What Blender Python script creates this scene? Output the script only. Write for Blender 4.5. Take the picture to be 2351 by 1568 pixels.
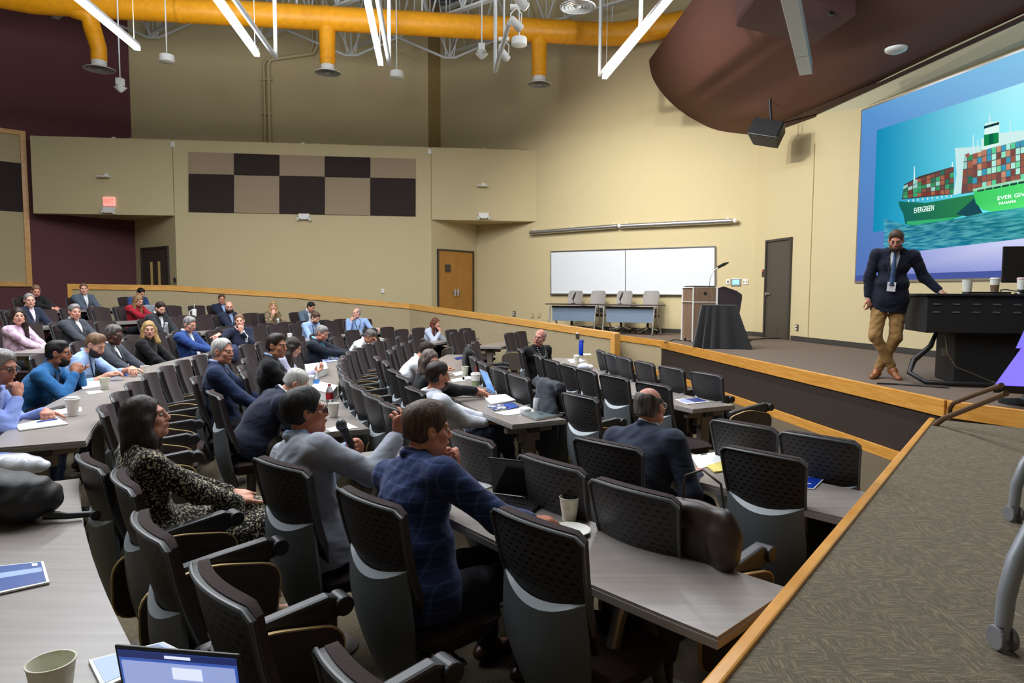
import bpy, math, random
import numpy as np
from mathutils import Vector, Matrix
random.seed(7)
for _o in list(bpy.data.objects): bpy.data.objects.remove(_o)
C = bpy.context.scene.collection
SC = bpy.context.scene

# ---------------------------------------------------------------- camera
FP, CH, ROLL = 1567.0, 1.77, .0041          # focal length in pixels of a 2351 px wide frame, eye height
TILT = math.atan(112/1567.0)
_c, _s = math.cos(TILT), math.sin(TILT)
U0, WV = Vector((0,_s,_c)), Vector((0,_c,-_s))
RV = (Vector((1,0,0))+ROLL*U0).normalized(); UV = (U0-ROLL*Vector((1,0,0))).normalized()
cam = bpy.data.cameras.new('camera'); camo = bpy.data.objects.new('camera', cam); C.objects.link(camo)
cam.sensor_width = 36; cam.lens = FP/2351*36; cam.clip_start = .05; cam.clip_end = 200
camo.matrix_world = Matrix(((RV.x,UV.x,-WV.x,0),(RV.y,UV.y,-WV.y,0),(RV.z,UV.z,-WV.z,CH),(0,0,0,1)))
SC.camera = camo
cam.dof.use_dof = False
# ---------------------------------------------------------------- world, exposure
w = bpy.data.worlds.new('world'); SC.world = w; w.use_nodes = True
w.node_tree.nodes['Background'].inputs[0].default_value = (.5,.56,.66,1)
w.node_tree.nodes['Background'].inputs[1].default_value = .028
SC.view_settings.view_transform = 'Standard'; SC.view_settings.look = 'None'
SC.view_settings.gamma = 1; SC.view_settings.use_curve_mapping = False
SC.view_settings.exposure = 0.34
PEND_W, STAGE_W, SCREEN_E = 300.0, 560.0, .86

def area(name, loc, target, sx, sy, watt, col=(1,1,1), parent=None, spread=180):
    l = bpy.data.lights.new(name,'AREA'); l.shape='RECTANGLE'; l.size=sx; l.size_y=sy; l.energy=watt; l.color=col
    l.spread = math.radians(spread)
    o = bpy.data.objects.new(name,l); C.objects.link(o)
    d = (Vector(target)-Vector(loc)).normalized()
    o.rotation_euler = d.to_track_quat('-Z','Y').to_euler(); o.location = loc
    if parent: 
        o.parent = parent; o.matrix_parent_inverse = Matrix.Translation(-Vector(parent.location))
    return o
def spot(name, loc, target, watt, ang, blend=.6, col=(1,.96,.88), parent=None, r=.05):
    l = bpy.data.lights.new(name,'SPOT'); l.energy=watt; l.spot_size=math.radians(ang); l.spot_blend=blend; l.color=col; l.shadow_soft_size=r
    o = bpy.data.objects.new(name,l); C.objects.link(o)
    d = (Vector(target)-Vector(loc)).normalized()
    o.rotation_euler = d.to_track_quat('-Z','Y').to_euler(); o.location = loc
    if parent:
        o.parent = parent; o.matrix_parent_inverse = Matrix.Translation(-Vector(parent.location))
    return o
# ---------------------------------------------------------------- pixel <-> place helpers
def ray(px,py):
    a=(px-1175.5)/FP; b=-(py-784)/FP
    return RV*a+UV*b+WV
def onz(px,py,z):
    d=ray(px,py); t=(z-CH)/d.z; return Vector((d.x*t,d.y*t,z))
def onY(px,py,Y):
    d=ray(px,py); t=Y/d.y; return Vector((d.x*t,Y,CH+d.z*t))
def onplane(px,py,p0,p1):            # vertical plane through plan points p0,p1
    d=ray(px,py); ex,ey=p1[0]-p0[0],p1[1]-p0[1]; nx,ny=-ey,ex
    t=(nx*p0[0]+ny*p0[1])/(nx*d.x+ny*d.y); return Vector((d.x*t,d.y*t,CH+d.z*t))
def projx(p):
    d=Vector(p)-Vector((0,0,CH)); z=d.dot(WV); return 1175.5+FP*d.dot(RV)/z, 784-FP*d.dot(UV)/z
O = (9.0,10.0)
def pol(R,th,z=0):
    a=math.radians(th); return Vector((O[0]+R*math.cos(a), O[1]+R*math.sin(a), z))
def th_at(px,R,z,lo=145,hi=224):
    best=None; prev=None
    for i in range(int((hi-lo)*10)):
        th=hi-i*.1; p=pol(R,th,z)
        if p.y<.3: continue
        x=projx(p)[0]-px
        if prev is not None and x*prev<=0: 
            return th
        prev=x
        if best is None or abs(x)<best[0]: best=(abs(x),th)
    return best[1]
# ---------------------------------------------------------------- materials
def lin(c):
    f=lambda v:(v/12.92 if v<=.04045 else ((v+.055)/1.055)**2.4)
    return tuple(f(v/255.0) for v in c[:3])+(1,)
_M={}
def mat(name, col=(128,128,128), rough=.6, metal=0, noise=0, scale=40, bump=0, spec=.5, emis=None, estr=0, alpha=1, stretch=None, trans=0, col2=None, coat=0, sheen=0):
    if name in _M: return _M[name]
    m=bpy.data.materials.new(name); m.use_nodes=True; nt=m.node_tree; b=nt.nodes['Principled BSDF']
    b.inputs['Base Color'].default_value=lin(col); b.inputs['Roughness'].default_value=rough; b.inputs['Metallic'].default_value=metal
    b.inputs['Specular IOR Level'].default_value=spec
    if coat: b.inputs['Coat Weight'].default_value=coat
    if sheen: b.inputs['Sheen Weight'].default_value=sheen
    if trans: b.inputs['Transmission Weight'].default_value=trans
    if emis: b.inputs['Emission Color'].default_value=lin(emis); b.inputs['Emission Strength'].default_value=estr
    if noise or bump or col2:
        tc=nt.nodes.new('ShaderNodeTexCoord'); mp=nt.nodes.new('ShaderNodeMapping'); n=nt.nodes.new('ShaderNodeTexNoise')
        nt.links.new(tc.outputs['Object'],mp.inputs[0]); nt.links.new(mp.outputs[0],n.inputs['Vector'])
        n.inputs['Scale'].default_value=scale; n.inputs['Detail'].default_value=4
        if stretch: mp.inputs['Scale'].default_value=stretch
        if noise or col2:
            r=nt.nodes.new('ShaderNodeValToRGB'); 
            c0=[max(0,v*(1-noise)) for v in col]; c1=[min(255,v*(1+noise)) for v in col]
            if col2: c0=col; c1=col2
            r.color_ramp.elements[0].position=.35; r.color_ramp.elements[1].position=.65
            r.color_ramp.elements[0].color=lin(c0); r.color_ramp.elements[1].color=lin(c1)
            nt.links.new(n.outputs['Fac'],r.inputs[0]); nt.links.new(r.outputs[0],b.inputs['Base Color'])
        if bump:
            bp=nt.nodes.new('ShaderNodeBump'); bp.inputs['Strength'].default_value=bump; bp.inputs['Distance'].default_value=.01
            nt.links.new(n.outputs['Fac'],bp.inputs['Height']); nt.links.new(bp.outputs[0],b.inputs['Normal'])
    _M[name]=m; return m
def nodes_of(m): 
    return m.node_tree, m.node_tree.nodes['Principled BSDF']
def mth(nt,op,a,b=None,c=None):
    n=nt.nodes.new('ShaderNodeMath'); n.operation=op
    for i,v in enumerate((a,b,c)):
        if v is None: continue
        if isinstance(v,(int,float)): n.inputs[i].default_value=v
        else: nt.links.new(v,n.inputs[i])
    return n.outputs[0]
def mixc(nt,f,a,b):
    n=nt.nodes.new('ShaderNodeMix'); n.data_type='RGBA'
    if isinstance(f,(int,float)): n.inputs[0].default_value=f
    else: nt.links.new(f,n.inputs[0])
    for i,v in ((6,a),(7,b)):
        if isinstance(v,tuple): n.inputs[i].default_value=v
        else: nt.links.new(v,n.inputs[i])
    return n.outputs[2]
def noise_n(nt,vec,scale,detail=3):
    n=nt.nodes.new('ShaderNodeTexNoise'); n.inputs['Scale'].default_value=scale; n.inputs['Detail'].default_value=detail
    nt.links.new(vec,n.inputs['Vector']); return n.outputs['Fac']
def objco(nt,scale=(1,1,1),rotz=0):
    tc=nt.nodes.new('ShaderNodeTexCoord'); mp=nt.nodes.new('ShaderNodeMapping')
    mp.inputs['Scale'].default_value=scale; mp.inputs['Rotation'].default_value=(0,0,rotz)
    nt.links.new(tc.outputs['Object'],mp.inputs[0]); return mp.outputs[0]

def carpet(name, dark, light, amount=.5):
    m=mat(name,dark,.95,spec=.1); nt,b=nodes_of(m)
    # short woven dashes that change direction tile by tile
    v=objco(nt); sep=nt.nodes.new('ShaderNodeSeparateXYZ'); nt.links.new(v,sep.inputs[0])
    v1=objco(nt,(26,240,26),.35); v2=objco(nt,(240,26,26),.35)
    n1=noise_n(nt,v1,1,2); n2=noise_n(nt,v2,1,2)
    big=noise_n(nt,objco(nt,(9,9,9),.2),1,1)
    sel=mth(nt,'GREATER_THAN',big,.5)
    n=mixc(nt,sel,n1,n2)
    fac=mth(nt,'MULTIPLY',mth(nt,'SUBTRACT',n,.45),3.2); 
    cl=nt.nodes.new('ShaderNodeClamp'); nt.links.new(fac,cl.inputs[0])
    fine=noise_n(nt,objco(nt,(260,260,260)),1,2)
    f2=mth(nt,'MULTIPLY',cl.outputs[0],mth(nt,'MULTIPLY',fine,amount*1.8))
    nt.links.new(mixc(nt,f2,lin(dark),lin(light)),b.inputs['Base Color'])
    bp=nt.nodes.new('ShaderNodeBump'); bp.inputs['Strength'].default_value=.5; bp.inputs['Distance'].default_value=.006
    nt.links.new(fine,bp.inputs['Height']); nt.links.new(bp.outputs[0],b.inputs['Normal'])
    return m
def wood(name, c1, c2, rough=.35, stretch=(1.5,14,14), rotz=0):
    m=mat(name,c1,rough); nt,b=nodes_of(m)
    n=noise_n(nt,objco(nt,stretch,rotz),1.6,5)
    r=mth(nt,'MULTIPLY',mth(nt,'SUBTRACT',n,.35),3.2); cl=nt.nodes.new('ShaderNodeClamp'); nt.links.new(r,cl.inputs[0])
    nt.links.new(mixc(nt,cl.outputs[0],lin(c1),lin(c2)),b.inputs['Base Color']); return m
M_beige=mat('painted_beige_wall',(204,189,149),.85,noise=.035,scale=160,bump=.12,spec=.25)
M_beige2=mat('beige_tackboard_fabric',(186,170,134),.9,noise=.06,scale=220,bump=.15,spec=.2)
M_half=mat('beige_carpeted_wall_cover',(176,160,128),.95,noise=.08,scale=150,bump=.3,spec=.1)
M_beige_d=mat('dark_beige_joints_and_column_shade',(158,138,92),.85,noise=.04,scale=160,spec=.2)  # shade of the turned column face put into its colour; also joint lines
M_maroon=mat('maroon_wall_paint',(102,64,68),.85,noise=.06,scale=120,bump=.1,spec=.25)
M_taupe=mat('taupe_acoustic_panel',(164,145,122),.95,noise=.05,scale=200,spec=.1)
M_black_p=mat('charcoal_acoustic_panel',(58,50,48),.95,noise=.08,scale=200,spec=.1)
M_wood=wood('honey_maple_trim',(208,150,72),(228,172,94),.35,(2.2,2.2,24))
M_wood_f=wood('maple_edge_trim',(204,140,56),(224,162,80),.3,(2.2,2.2,24))
M_doorwood=wood('oak_veneer_door',(172,118,48),(190,136,62),.4,(30,30,1.5))
M_stagefront=mat('dark_brown_carpeted_stage_face',(62,53,48),.95,noise=.12,scale=110,bump=.3,spec=.1)
M_carpet=carpet('olive_brown_carpet',(88,79,65),(152,136,104),.5)
M_carpet_s=carpet('grey_brown_stage_carpet',(112,98,88),(150,134,120),.4)
M_carpet_p=carpet('green_flecked_carpet',(100,92,80),(176,162,130),.5)
M_base=mat('dark_rubber_baseboard',(58,54,50),.7)
M_lam=wood('grey_brown_laminate',(131,123,117),(143,135,129),.32,(1.2,26,26),.6)
M_lam_edge=mat('grey_table_edge',(140,136,132),.45)
M_laminside=mat('dark_table_underside',(48,46,46),.6)
M_legpaint=mat('taupe_painted_steel',(112,102,92),.5,metal=.2)
M_tubegrey=mat('silver_grey_steel_tube',(140,140,138),.35,metal=.5)
M_duct=mat('yellow_duct_paint',(236,160,16),.45,noise=.03,scale=8,bump=.1)
M_white=mat('white_painted_metal',(225,225,222),.5)
M_truss=mat('white_truss_paint',(205,208,208),.55)
M_deck=mat('grey_roof_deck_paint',(118,122,124),.8,noise=.05,scale=5)
M_brown=mat('brown_gypsum_bulkhead',(106,70,60),.7,noise=.04,scale=120,spec=.3)
M_slot=mat('dark_brown_slot_seam',(30,20,17),.8)  # dark slot along the seam of bulkhead and fascia band
M_soffit=mat('pale_soffit_paint',(196,190,160),.85)
M_black=mat('black_plastic',(22,22,24),.45)
M_blackm=mat('matte_black_paint',(24,23,24),.7,noise=.08,scale=60)
M_chrome=mat('brushed_aluminium',(200,200,198),.28,metal=.9)
M_plastic_w=mat('white_plastic',(232,232,228),.4)
M_paper=mat('white_paper',(238,238,236),.8)
M_pend=mat('pendant_housing_white',(214,216,216),.5)
M_glow=mat('lit_led_diffuser',(255,255,255),.5,emis=(226,238,255),estr=13)
M_board=mat('whiteboard_enamel',(226,230,236),.22,spec=.5)
M_darkdoor=mat('dark_brown_painted_door',(74,66,58),.5,noise=.03)
M_frame=mat('dark_bronze_door_frame',(62,56,52),.5)
# ---------------------------------------------------------------- mesh builder
def wloc(o):
    l=Vector(o.location)
    while o.parent: o=o.parent; l+=Vector(o.location)
    return l
class MB:
    def __init__(s): s.v=[]; s.f=[]; s.mi=[]; s.cur=0
    def add(s,vs,fs):
        o=len(s.v); s.v+= [tuple(v) for v in vs]; s.f+=[tuple(i+o for i in f) for f in fs]; s.mi+=[s.cur]*len(fs); return s
    def box(s,c,d,rot=None):
        hx,hy,hz=d[0]/2,d[1]/2,d[2]/2
        vs=[Vector((x,y,z)) for x in(-hx,hx) for y in(-hy,hy) for z in(-hz,hz)]
        if rot is not None: vs=[rot@v for v in vs]
        vs=[v+Vector(c) for v in vs]
        return s.add(vs,[(0,1,3,2),(4,6,7,5),(0,4,5,1),(2,3,7,6),(0,2,6,4),(1,5,7,3)])
    def prism(s,poly,z0,z1):
        n=len(poly); a=sum(poly[i][0]*poly[(i+1)%n][1]-poly[(i+1)%n][0]*poly[i][1] for i in range(n))
        if a<0: poly=poly[::-1]
        vs=[(p[0],p[1],z0) for p in poly]+[(p[0],p[1],z1) for p in poly]
        return s.add(vs,[tuple(range(n))[::-1],tuple(range(n,2*n))]+[(i,(i+1)%n,n+(i+1)%n,n+i) for i in range(n)])
    def slab(s,a,b,th,z0,z1,z0b=None,z1b=None,side=0):   # wall piece from plan a to b; side shifts thickness
        a=Vector((a[0],a[1])); b=Vector((b[0],b[1])); d=(b-a).normalized(); n=Vector((-d.y,d.x))*th
        z0b=z0 if z0b is None else z0b; z1b=z1 if z1b is None else z1b
        o=n*side
        P=[a+o,b+o,b+o+n,a+o+n]; Z0=[z0,z0b,z0b,z0]; Z1=[z1,z1b,z1b,z1]
        vs=[(p.x,p.y,z) for p,z in zip(P,Z0)]+[(p.x,p.y,z) for p,z in zip(P,Z1)]
        return s.add(vs,[(3,2,1,0),(4,5,6,7),(0,1,5,4),(1,2,6,5),(2,3,7,6),(3,0,4,7)])
    def cyl(s,a,b,r0,r1=None,n=16,cap=True):
        r1=r0 if r1 is None else r1; a=Vector(a); b=Vector(b); d=(b-a)
        if d.length<1e-6: return s
        q=d.to_track_quat('Z','Y'); vs=[]
        for p,r in((a,r0),(b,r1)):
            for i in range(n):
                t=2*math.pi*i/n; vs.append(p+q@Vector((r*math.cos(t),r*math.sin(t),0)))
        fs=[(i,(i+1)%n,n+(i+1)%n,n+i) for i in range(n)]
        if cap: fs+=[tuple(range(n))[::-1],tuple(range(n,2*n))]
        return s.add(vs,fs)
    def tube(s,pts,r,n=10,closed=False):
        pts=[Vector(p) for p in pts]; rs=r if isinstance(r,(list,tuple)) else [r]*len(pts)
        vs=[]; L=len(pts); up=None
        for i,p in enumerate(pts):
            if closed: d=pts[(i+1)%L]-pts[i-1]
            else: d=pts[min(i+1,L-1)]-pts[max(i-1,0)]
            d.normalize()
            if up is None: up=Vector((0,0,1)) if abs(d.z)<.9 else Vector((1,0,0))
            x=d.cross(up); 
            if x.length<1e-4: x=d.cross(Vector((1,.1,0)))
            x.normalize(); y=x.cross(d); up=y
            for k in range(n):
                t=2*math.pi*k/n; vs.append(p+x*(rs[i]*math.cos(t))+y*(rs[i]*math.sin(t)))
        fs=[]
        for i in range(L if closed else L-1):
            j=(i+1)%L
            for k in range(n): fs.append((i*n+k,i*n+(k+1)%n,j*n+(k+1)%n,j*n+k))
        if not closed: fs+=[tuple(range(n))[::-1],tuple(range((L-1)*n,L*n))]
        fs=[f[::-1] for f in fs]
        return s.add(vs,fs)
    def lathe(s,prof,c=(0,0,0),n=24,axis=None,cap=True):   # prof: (r,z) from bottom to top
        q=Vector(axis).to_track_quat('Z','Y') if axis else None
        vs=[]
        for r,z in prof:
            for i in range(n):
                t=2*math.pi*i/n; v=Vector((r*math.cos(t),r*math.sin(t),z))
                if q: v=q@v
                vs.append(v+Vector(c))
        L=len(prof); fs=[]
        for j in range(L-1):
            for i in range(n): fs.append((j*n+i,j*n+(i+1)%n,(j+1)*n+(i+1)%n,(j+1)*n+i))
        if cap: fs+=[tuple(range(n))[::-1],tuple(range((L-1)*n,L*n))]
        return s.add(vs,fs)
    def ell(s,c,r,rot=None,n=16,m=10):
        vs=[];fs=[]
        for j in range(m+1):
            p=math.pi*j/m-math.pi/2
            for i in range(n):
                t=2*math.pi*i/n; v=Vector((r[0]*math.cos(p)*math.cos(t),r[1]*math.cos(p)*math.sin(t),r[2]*math.sin(p)))
                if rot is not None: v=rot@v
                vs.append(v+Vector(c))
        for j in range(m):
            for i in range(n): fs.append((j*n+i,j*n+(i+1)%n,(j+1)*n+(i+1)%n,(j+1)*n+i))
        return s.add(vs,fs)
    def sheet(s,fn,nu,nv,th):      # fn(u,v)->point, closed solid of thickness th
        P=[[Vector(fn(i/nu*2-1,j/nv)) for i in range(nu+1)] for j in range(nv+1)]
        def nrm(i,j):
            a=P[j][min(i+1,nu)]-P[j][max(i-1,0)]; b=P[min(j+1,nv)][i]-P[max(j-1,0)][i]
            c=a.cross(b); return c.normalized() if c.length>1e-9 else Vector((0,0,1))
        T=th if callable(th) else (lambda u,v:th)
        A=[P[j][i] for j in range(nv+1) for i in range(nu+1)]
        B=[P[j][i]+nrm(i,j)*T(i/nu*2-1,j/nv) for j in range(nv+1) for i in range(nu+1)]
        N=len(A); w=nu+1; fs=[]
        for j in range(nv):
            for i in range(nu):
                a=j*w+i; fs.append((a,a+w,a+w+1,a+1)); fs.append((N+a,N+a+1,N+a+w+1,N+a+w))
        for i in range(nu):
            fs.append((i,i+1,N+i+1,N+i)); a=nv*w+i; fs.append((a+1,a,N+a,N+a+1))
        for j in range(nv):
            a=j*w; fs.append((a+w,a,N+a,N+a+w)); a=j*w+nu; fs.append((a,a+w,N+a+w,N+a))
        return s.add(A+B,fs)
    def build(s,name,mats,parent=None,bevel=0,smooth=False,loc=None,seg=2):
        me=bpy.data.meshes.new(name)
        vs=s.v
        if loc is not None and parent: loc=wloc(parent)
        if loc is not None: l=Vector(loc); vs=[tuple(Vector(v)-l) for v in vs]
        me.from_pydata(vs,[],s.f)
        if not isinstance(mats,(list,tuple)): mats=[mats]
        for m in mats: me.materials.append(m)
        if len(mats)>1: me.polygons.foreach_set('material_index',s.mi)
        if smooth:
            me.polygons.foreach_set('use_smooth',[True]*len(me.polygons))
            me.set_sharp_from_angle(angle=math.radians(50))
        me.update()
        o=bpy.data.objects.new(name,me); C.objects.link(o)
        if loc is not None and not parent: o.location=loc
        if parent: o.parent=parent
        if bevel:
            b=o.modifiers.new('bevel','BEVEL'); b.width=bevel; b.segments=seg; b.limit_method='ANGLE'; b.angle_limit=math.radians(40)
        return o
def tag(o,label=None,cat=None,group=None,kind=None):
    if label: o['label']=label
    if cat: o['category']=cat
    if group: o['group']=group
    if kind: o['kind']=kind
    return o
def empty(name,loc=(0,0,0),rz=0,label=None,cat=None,group=None):
    o=bpy.data.objects.new(name,None); C.objects.link(o); o.location=loc; o.rotation_euler=(0,0,rz); o.empty_display_size=.1
    return tag(o,label,cat,group)
_CH={}
def copy_tree(o,parent=None):
    c=o.copy(); C.objects.link(c); 
    if parent: c.parent=parent
    for ch in o.children: copy_tree(ch,c)
    return c
def struct(name,mb,m,**k):
    return tag(mb.build(name,m,**k),kind='structure')
def roundpoly(pts,r,n=5):
    out=[]; L=len(pts)
    for i in range(L):
        p=Vector(pts[i]); a=(Vector(pts[i-1])-p); b=(Vector(pts[(i+1)%L])-p)
        rr=min(r,a.length*.45,b.length*.45); p0=p+a.normalized()*rr; p1=p+b.normalized()*rr
        for k in range(n+1):
            t=k/n; out.append(tuple((1-t)**2*p0+2*t*(1-t)*p+t*t*p1))
    return out
def text_obj(body,size,m,loc,rot,parent=None,name='lettering',ext=.001,sx=1,align='CENTER'):
    cu=bpy.data.curves.new(name,'FONT'); cu.body=body; cu.size=size; cu.extrude=ext; cu.align_x=align; cu.align_y='CENTER'; cu.resolution_u=3
    t=bpy.data.objects.new(name,cu); C.objects.link(t)
    dg=bpy.context.evaluated_depsgraph_get(); me=bpy.data.meshes.new_from_object(t.evaluated_get(dg))
    bpy.data.objects.remove(t); o=bpy.data.objects.new(name,me); C.objects.link(o); me.materials.clear(); me.materials.append(m)
    M4=(rot.to_4x4() if not isinstance(rot,Matrix) or len(rot)==3 else rot)
    o.matrix_world=Matrix.Translation(loc)@M4@Matrix.Diagonal((sx,1,1,1))
    if parent: 
        mw=o.matrix_world.copy(); o.parent=parent; o.matrix_parent_inverse=parent.matrix_basis.inverted() if parent.parent is None else Matrix(); o.matrix_basis=mw
    return o
# ================================================================ THE ROOM
def V2(x,y): return (x,y)
C1=(5.87,16.65); WDIR=(-.847,.531); W9=(-2.26,21.75); SW=(9.49,-2.0)
E1=(.68,19.9); P0=(-12.55,18.07); PD=(.99,.137)
def onpar(px,py): return onplane(px,py,P0,E1)
def onwb(px,py): return onplane(px,py,C1,W9)
def onsw(px,py): return onplane(px,py,C1,SW)
P2=onpar(402,500); P1=onpar(990,500); C2=(-1.08,21.0); RC=(-2.59,21.3); C3=(-11.04,20.13)
MD=(-.73,-.68); M9=(C3[0]+13*MD[0],C3[1]+13*MD[1])
HC=10.6
def onmar(px,py): return onplane(px,py,C3,M9)

b=MB(); b.slab(C1,SW,.3,0,HC,side=0); struct('wall_screen',b,M_beige)
b=MB(); b.slab(W9,C1,.3,0,HC,side=0); struct('wall_whiteboard',b,M_beige)
b=MB(); b.slab(RC,W9,.3,5.8,HC,side=0); struct('wall_column',b,M_beige_d)
b=MB(); b.slab(C3,RC,.3,3.9,HC,side=0); struct('wall_rear',b,M_beige)
b=MB(); b.slab(M9,C3,.3,0,HC,side=0); struct('wall_left',b,M_maroon)
b=MB(); b.slab(M9,(-20.5,-6),.3,0,HC,side=-1); b.slab((-20.5,-6),(10.5,-6),.3,0,HC,side=-1); b.slab((10.5,-6),SW,.3,0,HC,side=-1); struct('wall_back',b,M_beige)
b=MB(); b.prism([(-21,-7),(11,-7),(11,18),(0,23),(-21,23)],HC,HC+.2)
for i in range(60): b.box((-5,-6+i*.5,HC-.03),(33,.12,.06))
struct('ceiling',b,M_deck)
# balcony parapet over the door recesses
z_b0=onpar(98,490).z; z_b1=onpar(1229,508).z; z_t0=onpar(89,312).z; z_t1=onpar(1229,345).z
b=MB(); b.slab(P0,E1,.25,z_b0,z_t0,z_b1,z_t1,side=0); struct('wall_parapet',b,M_beige)
b=MB(); b.prism([(P0[0]+.05,P0[1]+.05),(E1[0]-.05,E1[1]+.02),(W9[0],W9[1]-.02),RC,(C3[0],C3[1]-.02),(C3[0]-.6,C3[1]-.7)],z_b0+.02,z_b0+.12); struct('ceiling_recess',b,M_beige)
b=MB(); b.slab(P2[:2],P1[:2],.2,0,(z_b0+z_b1)/2+.03,side=.02); struct('wall_middle',b,M_beige)
b=MB(); b.slab(P1[:2],C2,.15,0,3.9,side=0); struct('wall_right_recess',b,M_beige)
b=MB(); b.slab(C3,P2[:2],.15,0,3.9,side=0); struct('wall_left_recess',b,M_beige)
b=MB()
for px,a,c in((398,318,490),(990,338,505)):
    p=onpar(px,a);q=onpar(px,c); b.box(((p.x+q.x)/2,(p.y+q.y)/2-.003,(p.z+q.z)/2),(.018,.008,p.z-q.z))
struct('trim_1',b,M_beige_d)
b=MB()
for px,t,bt in((1871,330,790),):
    p=onsw(px,t);q=onsw(px,bt); b.box((p.x-.003,p.y,(p.z+q.z)/2),(.01,.02,p.z-q.z))
struct('trim_2',b,M_beige_d)
# ---- floor and tiers
b=MB(); b.prism([(-21,-7),(11,-7),(11,18),(0,23),(-21,23)],-.2,0); struct('floor',b,M_carpet)
TIERS=[(12.98,.13),(14.72,.28),(16.4,.45),(18.1,.64)]
def floor_z(R):
    z=0
    for r,h in TIERS:
        if R>r: z=h
    return z
for i,(r,h) in enumerate(TIERS):
    r2=TIERS[i+1][0] if i<3 else 26; b=MB(); n=60; t0,t1=140,236
    vs=[];fs=[]
    for k in range(n+1):
        t=t0+(t1-t0)*k/n
        for (rr,zz) in((r,0),(r,h),(r2,h),(r2,0)): p=pol(rr,t,zz); vs.append(p)
    for k in range(n):
        a=k*4
        for j in range(3): fs.append((a+j,a+4+j,a+5+j,a+1+j)[::-1])
    fs.append((0,1,2,3)); fs.append((n*4+3,n*4+2,n*4+1,n*4))
    b.add(vs,fs); struct('floor_tier',b,M_carpet)
# ---- stage
SA=onz(1522,783,.75); SB=onz(2180,922,.75); SL=onz(1419,770,.75); SR=onz(2351,944,.75); SR2=SR+(SR-SB)*3
b=MB(); b.prism([SA[:2],SL[:2],(1.2,18.3),(-1.0,20.95),C1,(C1[0]+.1,C1[1]),(9.2,0),(SR2.x,SR2.y),SR[:2],SB[:2]],0,.745); struct('floor_stage',b,M_carpet_s)
b=MB(); b.prism([(1.2,18.3),SL[:2],(1.9,13.75),(-2.8,18.05),(-8.5,17.3),(-10.9,16.7),(-12.4,18.2),(C3[0],C3[1]),P2[:2],P1[:2],(-1.0,20.95)],.3,.74); struct('floor_walkway',b,M_carpet)
b=MB(); b.slab(SB[:2],SA[:2],.03,0,.75,side=0); struct('wall_stage_front',b,M_stagefront)
b=MB(); b.slab(SA[:2],SL[:2],.03,0,.75,side=0); b.slab(SL[:2],(SL.x*2-SA.x,SL.y*2-SA.y),.03,0,.75,side=0); struct('wall_stage_side',b,M_half)
b=MB(); b.slab(SR2[:2],SB[:2],.03,0,.75,side=0); struct('wall_stage_corner',b,M_stagefront)
b=MB(); b.slab(SB[:2],SA[:2],.055,.60,.765,side=0); b.slab(SB[:2],SA[:2],.055,0,.12,side=0); struct('trim_3',b,M_wood_f,bevel=.006)
b=MB(); b.slab(SA[:2],SL[:2],.05,.63,.765,side=0); b.slab(SL[:2],(SL.x*2-SA.x,SL.y*2-SA.y),.05,.63,.765,side=0); b.slab(SA[:2],SL[:2],.05,0,.1,side=0); struct('trim_4',b,M_wood_f,bevel=.006)
b=MB(); b.slab(SR2[:2],SB[:2],.05,.60,.765,side=0); struct('trim_5',b,M_wood_f,bevel=.006)
# ---- near platform
PA=onz(2140,962,.75); PB=onz(1640,1568,.75); pd=(PB-PA).normalized(); PC=PA+pd*9
PR=onz(2351,983,.75); PR2=PR+(PR-PA)*4
b=MB(); b.prism([PA[:2],PC[:2],(2,-5.5),(9.3,-5.5),(9.4,PR2.y),PR2[:2]],0,.75); struct('floor_platform',b,M_carpet_p)
b=MB(); b.slab(PC[:2],PA[:2],.045,.55,.762,side=-.5); struct('trim_6',b,M_wood_f,bevel=.008)
b=MB(); b.slab(PC[:2],PA[:2],.02,0,.6,side=0); struct('wall_platform',b,M_stagefront)
b=MB()
for k in range(4):       # steps in the gap between platform and stage
    a=PA.lerp(SB,.02); c=PA.lerp(SB,.98); d=(PR-PA).normalized()*.28
    q=[a+d*k,c+d*k,c+d*3.9,a+d*3.9]; b.prism([p[:2] for p in q],.15*k,.15*(k+1))
struct('floor_steps',b,M_carpet_p)
# ---- curved half wall with a wooden cap
HW=[(2.05,13.5,.98),(-.4,15.75,1.24),(-2.68,17.85,1.47),(-5.6,17.6,1.74),(-8.5,17.04,1.92),(-10.6,16.5,1.94)]
b=MB(); t=MB()
for i in range(len(HW)-1):
    a,c=HW[i],HW[i+1]; b.slab(a[:2],c[:2],.15,0,a[2]-.02,0,c[2]-.02,side=-1); t.slab(a[:2],c[:2],.2,a[2]-.13,a[2],c[2]-.13,c[2],side=-.87)
struct('wall_aisle',b,M_half)
a=Vector(HW[0][:2]); d=(Vector(HW[0][:2])-Vector(HW[1][:2])).normalized()
t.slab(a,a+d*.1,.2,0,.98,side=-.87)
a=Vector(HW[-1][:2]); d=(a-Vector(HW[-2][:2])).normalized(); t.slab(a,a+d*.1,.2,0,1.94,side=-.87)
struct('trim_7',t,M_wood)
# ---- baseboards
def base(a,c,name,z=.75,h=.1,off=.02):
    b=MB(); b.slab(a,c,.02,z,z+h,side=-1); struct(name,b,M_base)
dl,dr=onsw(1760,700),onsw(1819,700)
base(C1,(dl.x,dl.y),'baseboard_screen'); base((dr.x,dr.y),(9.1,0),'baseboard_screen_right'); base((-1.0,20.95),C1,'baseboard_whiteboard')
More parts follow.
